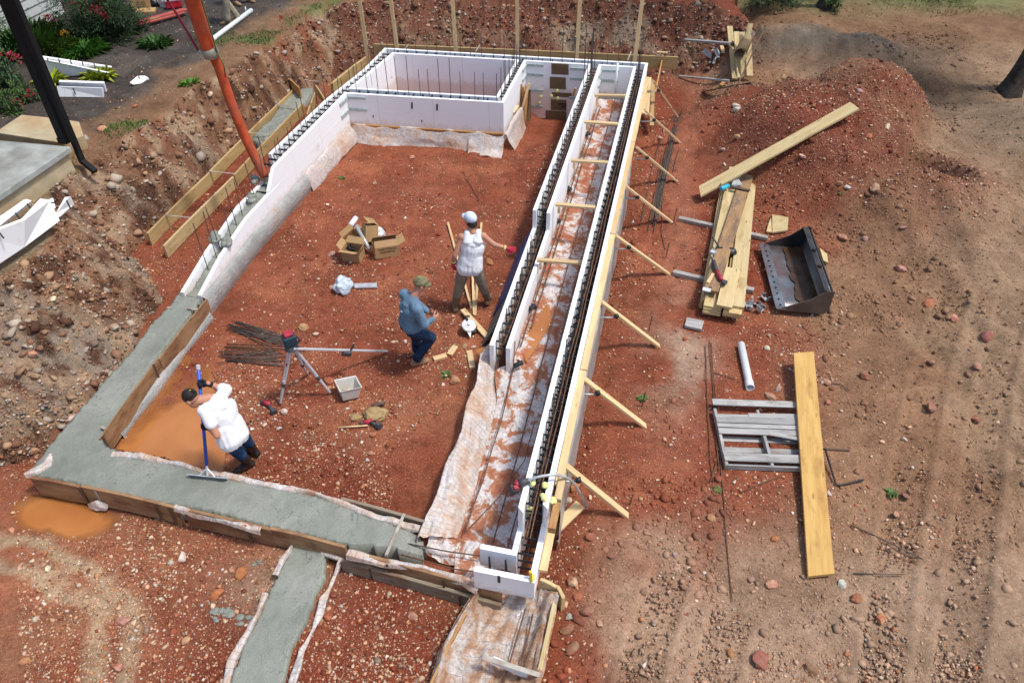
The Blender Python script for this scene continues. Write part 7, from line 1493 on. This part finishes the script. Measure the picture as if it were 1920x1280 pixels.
# ------------------------------------------------------------------ plants
def leaves(P, D, L, W, cols, droop=0.3):
    """blade quads: base P, direction D, length L, width W -> verts, faces, colours"""
    n = len(P); D = D / np.linalg.norm(D, axis=1, keepdims=True); S_ = np.cross(D, np.array([0, 0, 1.0]) + 0.01 * RS.randn(n, 3)); S_ /= np.linalg.norm(S_, axis=1, keepdims=True) + 1e-9
    m = P + D * (L * .55)[:, None]; e = P + D * L[:, None] - np.array([0, 0, 1.0]) * (L * droop)[:, None]; w_ = W[:, None] / 2
    v = np.stack([P - S_ * w_ * .35, P + S_ * w_ * .35, m + S_ * w_, e, m - S_ * w_], 1); f = np.arange(n)[:, None] * 5 + np.arange(5)[None]; return v.reshape(-1, 3), f, np.repeat(cols, 5, 0)
def leafobj(name, parts, parent=None, label=None, cat=None, kind=None, group=None):
    vs = []; fs = []; cs = []; o = 0
    for v, f, c in parts: vs.append(v); fs.append(f + o); cs.append(c); o += len(v)
    vs = np.concatenate(vs); fs = np.concatenate(fs); cs = np.concatenate(cs); org = V((vs[:, 0].mean(), vs[:, 1].mean(), vs[:, 2].min()))
    me = bpy.data.meshes.new(name); n = len(vs); me.vertices.add(n); me.vertices.foreach_set("co", (vs - np.array(org)).astype(np.float32).ravel()); me.loops.add(fs.size); me.loops.foreach_set("vertex_index", fs.astype(np.int32).ravel()); me.polygons.add(len(fs)); me.polygons.foreach_set("loop_start", np.arange(0, fs.size, fs.shape[1], dtype=np.int32)); me.update(calc_edges=True)
    a = me.attributes.new("col", 'FLOAT_COLOR', 'POINT'); a.data.foreach_set("color", np.concatenate([np.clip(cs, 0, 1), np.ones((n, 1))], 1).astype(np.float32).ravel()); me.materials.append(MT['leaf']); ob = bpy.data.objects.new(name, me); COL.objects.link(ob); place(ob, Matrix.Translation(org), parent); return tag(ob, label, cat, group, kind)
def colr(base, n, v=.35): return np.array(base) * (1 - v + 2 * v * RS.rand(n, 1)) * (0.92 + .16 * RS.rand(n, 3))
def tuftP(c, n, r, L, W, base, up=.8, droop=.35):
    th = RS.rand(n) * 6.283; rr = r * np.sqrt(RS.rand(n)) * .4; P = np.stack([c[0] + rr * np.cos(th), c[1] + rr * np.sin(th), np.full(n, c[2])], 1); s = .25 + .9 * RS.rand(n); D = np.stack([np.cos(th) * s, np.sin(th) * s, np.full(n, up) * (.4 + .8 * RS.rand(n))], 1); return leaves(P, D, L * (.5 + .6 * RS.rand(n)), W * (.6 + .7 * RS.rand(n)), colr(base, n), droop)
def shrubP(c, rx, ry, h, n, L, W, base, clumps=30):
    C = np.array([(c[0] + rx * q[0], c[1] + ry * q[1], c[2] + h * q[2]) for q in [((RS.rand() * 2 - 1) * .9, (RS.rand() * 2 - 1) * .9, RS.rand() ** .8) for _ in range(clumps)]]); k = RS.randint(0, clumps, n); sc = (0.22 + .25 * RS.rand(clumps))[k]
    d = RS.randn(n, 3); d /= np.linalg.norm(d, axis=1, keepdims=True); P = C[k] + d * (sc * np.array([[1.0]]).T).reshape(-1, 1) * RS.rand(n, 1) ** .5 * min(rx, ry, h) ; P[:, 2] = np.maximum(P[:, 2], c[2] + .02); D = d + np.array([0, 0, .4]); t = (.55 + .9 * RS.rand(clumps))[k][:, None]; return leaves(P, D, L * (.6 + .7 * RS.rand(n)), W * (.6 + .7 * RS.rand(n)), colr(base, n) * t, .25)
def plant(name, c, parts, label, cat="plant", stems=3, flowers=None, sh=.3):
    rt = empty(name, c, label, cat); leafobj("foliage", parts, rt); mb = MB()
    for k in range(stems): a = random.random() * 6.28; mb.tube([V(c) - V((0, 0, .05)), V(c) + V((math.cos(a) * sh * .5, math.sin(a) * sh * .5, sh))], [.012, .005], 5)
    if stems: mb.build("stem", MT['bark'], rt)
    if flowers: leafobj("flowers", flowers, rt)
    return rt
def flP(c, rx, ry, h, heads, base):
    out = []
    for k in range(heads):
        p = (c[0] + rx * (RS.rand() * 2 - 1), c[1] + ry * (RS.rand() * 2 - 1), c[2] + h * (.45 + .65 * RS.rand())); n = 26; d = RS.randn(n, 3); d /= np.linalg.norm(d, axis=1, keepdims=True); out.append(leaves(np.array(p) + d * .05, d + np.array([0, 0, .5]), .05 + .04 * RS.rand(n), .03 + .02 * RS.rand(n), colr(base, n, .3), .1))
    return out
GR = (.065, .115, .03); DG = (.035, .07, .028); LG = (.16, .26, .03); PK = (.42, .04, .13); RD = (.38, .02, .05)
c = G(190, 64); plant("flowering_shrub", c, [shrubP(c, .95, .8, 1.2, 9000, .065, .02, DG, 60), tuftP(c, 120, 1.4, .6, .018, GR)], "big pink flowering shrub between the siding and the cardboard boxes", "shrub", 9, flP(c, .9, .75, 1.2, 26, RD), .9)
c = G(218, 66); plant("leafy_shrub", c, [shrubP(c, .75, .6, .8, 5500, .07, .022, (.05, .085, .035), 40)], "leafy green shrub at the foot of the boxes without flowers", "shrub", 5, None, .5)
c = G(118, 72); plant("flowering_plant", c, [shrubP(c, .45, .4, .4, 900, .09, .03, DG, 14)], "low plant with violet pink blooms below the white drip ledge", "plant", 3, flP(c, .4, .35, .4, 4, PK), .3)
c = G(50, 92); plant("tall_grass", c, [tuftP(c, 1500, 1.3, .75, .022, (.075, .16, .025), 1.2, .25)], "clump of tall bright grass right of the black post", "grass clump", 0)
c = G(93, 100); plant("day_lily", c, [tuftP(c, 900, 1.0, .55, .024, (.10, .15, .02), 1.1, .3)], "yellow green day lily clump with a few orange blooms", "plant", 0, flP(c, .4, .4, .45, 3, (.6, .25, .02)))
c = G(157, 98); plant("grass_clump", c, [tuftP(c, 800, .9, .42, .022, (.07, .20, .025), .9, .35)], "bright green grassy clump behind the tapered foam", "plant", 0)
for x, y, l in ((187, 147, "yellow hosta in front of the tapered foam offcut's right end"), (96, 156, "yellow hosta left of the two foam blocks")): c = G(x, y); plant("hosta", c, [tuftP(c, 190, .35, .36, .07, (.30, .36, .03), .8, .3)], l, "hosta", 0)
c = G(293, 86); plant("lily_plant", c, [tuftP(c, 260, .5, .36, .035, (.05, .12, .025), .9, .35)], "dark green lily clump alone on the open mulch", "plant", 0); c = G(356, 158); plant("young_plant", c, [tuftP(c, 70, .3, .2, .04, (.10, .22, .03), .7, .3)], "small bright green weed at the bank edge", "plant", 0)
c = G(5, 165); plant("flowering_plant", c, [shrubP(c, .5, .5, .7, 1500, .10, .032, DG, 18)], "red flowering plant left of the black post at the frame edge", "plant", 4, flP(c, .5, .5, .7, 7, RD), .4); c = G(20, 205); plant("flowering_plant", c, [shrubP(c, .45, .4, .4, 800, .09, .03, GR, 12)], "low red flowering plant behind the porch step", "plant", 3, flP(c, .45, .4, .35, 4, RD), .25)
c = G(5, 110); plant("leafy_shrub", c, [shrubP(c, .7, .7, .9, 4000, .075, .024, (.05, .12, .03), 24)], "bright leafy shrub left of the black post", "shrub", 5, None, .5)
c = G(58, 185); plant("leafy_plant", c, [shrubP(c, .3, .3, .25, 400, .08, .03, GR, 9)], "small leafy plant right of the post near the foam blocks", "plant", 2, None, .15)
c = G(1440, 10); plant("round_shrub", c, [shrubP(c, .9, .7, .8, 3500, .09, .03, (.05, .10, .03), 30)], "round green shrub at the top edge beyond the berm", "shrub", 4, None, .5); c = G(1562, 22); plant("small_shrub", c, [shrubP(c, .25, .25, .35, 500, .08, .03, (.05, .10, .03), 9)], "little shrub at the foot of the far tree trunk", "shrub", 2, None, .2)
for x, y, l in ((836, 703, "small green weed among stones near the pine blocks"), (641, 335, "small green weed on the red floor below the box"), (1345, 918, "tiny bright seedling by the long rusty bars"), (1670, 925, "little blue green weed on brown soil at the lower right"), (1205, 748, "little green weed at a rusty stake"), (1576, 363, "tiny weed on the rubble mound")): c = G(x, y); s = .5 if 'tiny' in l else 1; plant("weed", c, [tuftP(c, int(26 * s) + 6, .07, .075 * s + .02, .03, (.10, .17, .05), .6, .3)], l, "weed", 0)
# grass: bank edge and far lawn
parts = []
def grassfield(n, xf, yf, dens, L, W, base):
    x = xf(n); y = yf(n); k = dens(x, y) > RS.rand(n); x, y = x[k], y[k]; m = len(x); P = np.stack([x, y, H(x, y) - .01], 1); D = np.stack([RS.randn(m) * .5, RS.randn(m) * .5, .7 + .5 * RS.rand(m)], 1); parts.append(leaves(P, D, L * (.5 + .8 * RS.rand(m)), W * (.6 + .8 * RS.rand(m)), colr(base, m, .4), .2))
grassfield(90000, lambda n: -10 + 6.2 * RS.rand(n), lambda n: 8.2 + 13 * RS.rand(n), lambda x, y: (masks(x, y)['upper']) * sst(.06, .30, fbm(x, y, 2.2, 5, 51) + .35 * fbm(x, y, .5, 3, 7)) * sst(2.6, .5, dpoly(x, y, CREST)) * np.where(y < 11.5, .25, .8), .09, .012, (.10, .15, .035))
parts_l = parts; o = leafobj("grass", parts, None, "patchy short grass along the top of the dug bank", "grass", "stuff"); parts = []
grassfield(150000, lambda n: 6 + 16 * RS.rand(n), lambda n: 20.5 + 9 * RS.rand(n) ** 1.5, lambda x, y: sst(20.8, 23.5, y + 1.2 * fbm(x, y, 2, 3, 3) - .06 * (14 - x)) * sst(-.35, .3, fbm(x, y, .9, 4, 4)), .12, .016, (.13, .17, .05)); leafobj("grass", parts, None, "thin dry lawn beyond the tracked soil at the top right", "grass", "stuff")
# trees
def tree(c, r, h, lean, label, crown=True):
    rt = empty("tree", c, label, "tree"); n = 20; rings = []
    for i in range(16):
        t = i / 15; z = h * t ** 1.5 - .15; rr = r * (0.75 * math.exp(-z * 3.0) + 1.0 - .35 * t) / 1.25; cc = V(c) + V((lean[0] * t, lean[1] * t, z))
        rings.append([cc + V((math.cos(a), math.sin(a), 0)) * rr * (1 + .12 * mn.noise(V((math.cos(a) * 2.2, math.sin(a) * 2.2, z * .6 + r))) + .06 * math.sin(5 * a + z)) for a in np.linspace(0, 2 * math.pi, n + 1)[:-1]])
    MB().loft(rings).build("trunk", MT['bark'], rt, smooth=True)
    if crown:
        top = V(c) + V((lean[0], lean[1], h)); mb = MB()
        for k in range(7): a = k * .9; mb.tube([top - V((0, 0, .6)), top + V((math.cos(a) * 1.2, math.sin(a) * 1.2, .7)), top + V((math.cos(a) * 2.2, math.sin(a) * 2.2, 1.2 + .3 * (k % 3)))], [.12, .07, .02], 7)
        mb.build("limbs", MT['bark'], rt, smooth=True); leafobj("crown", [shrubP((top.x, top.y, top.z + .2), 1.9, 1.9, 1.8, 1000, .24, .11, (.05, .09, .03), 46)], rt)
    return rt
tree(G(1888, 172), .21, 5.2, (.45, .1), "big dark tree trunk at the right edge of the photo"); tree(G(1545, 14), .16, 9.0, (.1, .1), "thin dark trunk at the top edge beyond the gray berm")

# ------------------------------------------------------------------ rocks one can tell apart
def rock(x, y, px, col, label, sq=.7, seed=0):
    c = G(x, y); d = math.hypot(c.y, CAM_H) ; r = px * 0.5 * d / CAM_F; V_, F_ = ico(3); mb = MB(); R = Euler((RS.rand() * .5, RS.rand() * .5, RS.rand() * 6)).to_matrix(); s = (1 + .25 * RS.rand(), .72 + .2 * RS.rand(), sq * .8); cuts = [(V(RS.randn(3)).normalized(), .62 + .25 * RS.rand()) for _ in range(9)]
    for v in V_:
        p = V(v)
        for n_, d_ in cuts:
            q = p.dot(n_)
            if q > d_: p = p - n_ * (q - d_) * .92
        p = p * (1 + .10 * mn.noise(p * 2.2 + V((seed, 0, 0))) + .05 * mn.noise(p * 6 + V((seed, 1, 0)))); mb.v.append(c + R @ V((p.x * s[0], p.y * s[1], p.z * s[2])) * r + V((0, 0, r * sq * .35)))
    mb.f = [tuple(f) for f in F_]; o = mb.build("rock", MT['rock'], label=label, cat="rock", group="rocks scattered over the site"); o.color = (*col, 1); return o
TAN, ORG, WHT, BRN, GRY = (.58, .36, .22), (.50, .20, .09), (.72, .62, .50), (.30, .17, .11), (.40, .34, .28)
RK = [(452, 1078, 26, ORG, "reddish angular rock right of the small splash on the near left ground"), (434, 1070, 13, TAN, "pale orange rock touching the reddish angular one"), (405, 1117, 26, ORG, "flat orange rock on the near left ground below the reddish one"), (343, 1047, 21, WHT, "cream rock between the front board and the near left ridge"), (350, 1201, 18, TAN, "tan egg shaped rock at the bottom, left of the bottom strip"), (231, 1165, 22, TAN, "orange tan rock in the middle of the near left ridge"), (83, 1040, 15, ORG, "rounded orange rock on the near left slope"), (90, 1066, 13, WHT, "small cream rock on the near left slope"), (22, 995, 14, TAN, "tan rock at the left edge near the outer puddle"), (69, 1160, 14, WHT, "small white rock low on the left slope"), (222, 1251, 20, TAN, "tan rock at the bottom edge left"), (50, 1240, 16, ORG, "orange rock in the bottom left corner"), (600, 1165, 14, TAN, "yellow tan rock against the bottom strip's right board"), (614, 1158, 15, ORG, "orange rock beside the yellow tan one at the strip's board"), (491, 1109, 13, TAN, "small tan rock left of the bottom strip's strap"), (775, 1155, 17, TAN, "tan rock on the red soil below the lower grey board"), (730, 1113, 12, WHT, "small pale rock just below the lower grey board"),
      (570, 615, 18, TAN, "pale orange rock right of the upper rebar heap"), (592, 627, 13, WHT, "smaller pale rock right of the first by the upper rebar heap"), (618, 715, 19, ORG, "orange rock between the tripod foot and the plastic bin"), (533, 772, 17, WHT, "flat cream rock beside the drill and tripod foot"), (623, 540, 11, TAN, "small tan rock left of the blue bag"), (622, 478, 16, TAN, "broken tan stone left of the cardboard boxes"), (918, 493, 17, ORG, "orange rock right of the tank top man's hip"), (773, 296, 10, TAN, "pinkish stone on the floor below the box's right half"), (703, 345, 9, WHT, "pale stone on the floor right of the small weed"), (852, 715, 22, TAN, "crumbled tan rock among stones right of the weed by the pine blocks"), (872, 650, 14, TAN, "tan flat stone above the right pine block"), (888, 652, 12, WHT, "cream stone beside the plastic edge of the near trench"), (695, 850, 15, TAN, "tan rock on the near floor left of the printed plastic"), (700, 815, 14, ORG, "orange stone below the tool pouch"), (592, 845, 11, WHT, "white stone on the floor right of the raking man's boots"), (760, 640, 8, WHT, "white chip beside the blue shirted man's knee"),
      (1077, 912, 26, ORG, "large orange rock beside the vibrator hose by the right wall"), (1066, 938, 14, WHT, "cream rock below the large orange one by the wall"), (1108, 1008, 22, BRN, "round brown rock on the soil right of the short pine board"), (1070, 957, 15, TAN, "tan rock at the pine board's upper end"), (1146, 1043, 14, BRN, "brown rock on open tan soil right of the foam corner"), (1073, 1092, 20, TAN, "pinkish flat rock right of the treated board stub"), (1100, 1145, 24, BRN, "largest brown rock in the rubble beside the bottom trench"), (1082, 1120, 18, ORG, "orange rock in the rubble beside the bottom trench"), (1067, 1157, 16, GRY, "pale gray rock in the rubble beside the bottom trench"), (1063, 1180, 22, BRN, "brown blocky rock lower in the rubble by the bottom trench"), (1072, 1217, 24, BRN, "brown slab of rock near the bottom edge by the trench"), (1125, 1170, 14, TAN, "tan rock right of the rubble by the bottom trench"), (1265, 1040, 13, GRY, "gray pebble on the pale soil right of center bottom"), (1270, 1062, 12, WHT, "white pebble at the lower middle right"),
      (1362, 733, 9, TAN, "small tan rock below the white pipe"), (1444, 745, 19, TAN, "flat tan stone above the pallet"), (1459, 731, 13, WHT, "pale stone near the pallet's upper side"), (1286, 636, 12, ORG, "orange rock left of the lumber stack's near end"), (1438, 654, 12, WHT, "pale rock right of the white pipe"), (1442, 629, 10, GRY, "gray rock below the loader bucket"), (1550, 718, 16, TAN, "tan rock beside the golden plank's upper end"), (1622, 708, 22, BRN, "brown rock mass right of the golden plank's top"), (1552, 755, 14, TAN, "flat tan rock right of the golden plank"), (1740, 571, 22, ORG, "red orange rock on brown soil at the right"), (1788, 598, 17, TAN, "tan rock at the right beyond the red orange one"), (1850, 632, 24, BRN, "brown boulder near the right edge"), (1687, 505, 22, TAN, "tan rock right of the loader bucket"), (1580, 447, 20, TAN, "pinkish tan rock above the loader bucket"), (1622, 448, 12, GRY, "gray rock above and right of the loader bucket"), (1693, 428, 12, GRY, "gray pebble on the slope of the mound"), (1745, 680, 18, BRN, "brown rock on the tracked soil at the right"), (1832, 690, 20, GRY, "grayish rock near the right edge below the boulder"), (1745, 765, 22, BRN, "flat brown rock in the tracks at the right"), (1830, 788, 16, BRN, "brown rock farther right in the tracks"), (1552, 925, 13, WHT, "white stone right of the golden plank below the pallet"), (1334, 972, 17, TAN, "tan rock at the long bars below the pallet"), (1452, 1010, 16, ORG, "orange rock left of the golden plank's near end"), (1447, 1097, 22, TAN, "orange tan rock below the golden plank's end"), (1408, 1087, 14, GRY, "gray cube of rock left of the orange tan one"), (1578, 1095, 18, WHT, "long cream rock right of the golden plank's end"), (1605, 1123, 24, BRN, "brown rock below the cream one at the lower right"), (1652, 1160, 20, TAN, "tan rock at the lower right in the tracks"), (1520, 1255, 24, BRN, "brown rock at the bottom edge right of middle"), (1425, 1240, 34, BRN, "large flat brown rock at the bottom edge"), (1370, 1225, 14, ORG, "orange rock at the bottom left of the large flat one"), (1680, 965, 16, TAN, "tan rock right of the golden plank in the middle of the soil"), (1697, 930, 16, BRN, "brown rock beside the blue green weed"),
      (1380, 200, 14, WHT, "cream rock at the left foot of the mound"), (1380, 208, 18, WHT, "long white rock at the left foot of the mound"), (1355, 282, 12, WHT, "white rock on the path edge left of the mound"), (1383, 258, 14, TAN, "tan rock on the left flank of the mound"), (1663, 240, 14, WHT, "white rock high on the right flank of the mound"), (1612, 173, 13, GRY, "gray stone near the top of the mound"), (1504, 294, 11, WHT, "white stone below the long plank"), (1640, 354, 20, TAN, "tan rock low on the right flank of the mound"), (1573, 345, 14, TAN, "upright tan stone in the middle of the mound"), (1588, 352, 12, WHT, "cream stone right of the upright tan one"), (1628, 257, 12, ORG, "orange stone right of the long plank"), (1420, 305, 10, GRY, "gray stone near the long plank's lower end"), (1238, 261, 12, WHT, "cream rock on the soil beside the second farthest brace"), (1470, 147, 11, TAN, "tan stone on the mound's back edge"), (63, 665, 20, TAN, "tan block in the rubble bank left of the concrete"), (215, 615, 20, GRY, "gray block in the rubble bank"), (134, 785, 16, WHT, "white stone low in the rubble bank"), (100, 560, 14, WHT, "white stone high in the rubble bank"), (254, 200, 10, ORG, "orange stone on the upper bank below the porch step"), (394, 178, 12, WHT, "white stone on the upper bank beside the hose"), (192, 243, 16, TAN, "tan rock at the porch step")]
for i, (x, y, p, c_, l) in enumerate(RK): rock(x, y, p * 1.05, tuple(v * (.8 + .3 * RS.rand()) for v in c_), l, .7, i * 3.1)
scatter()
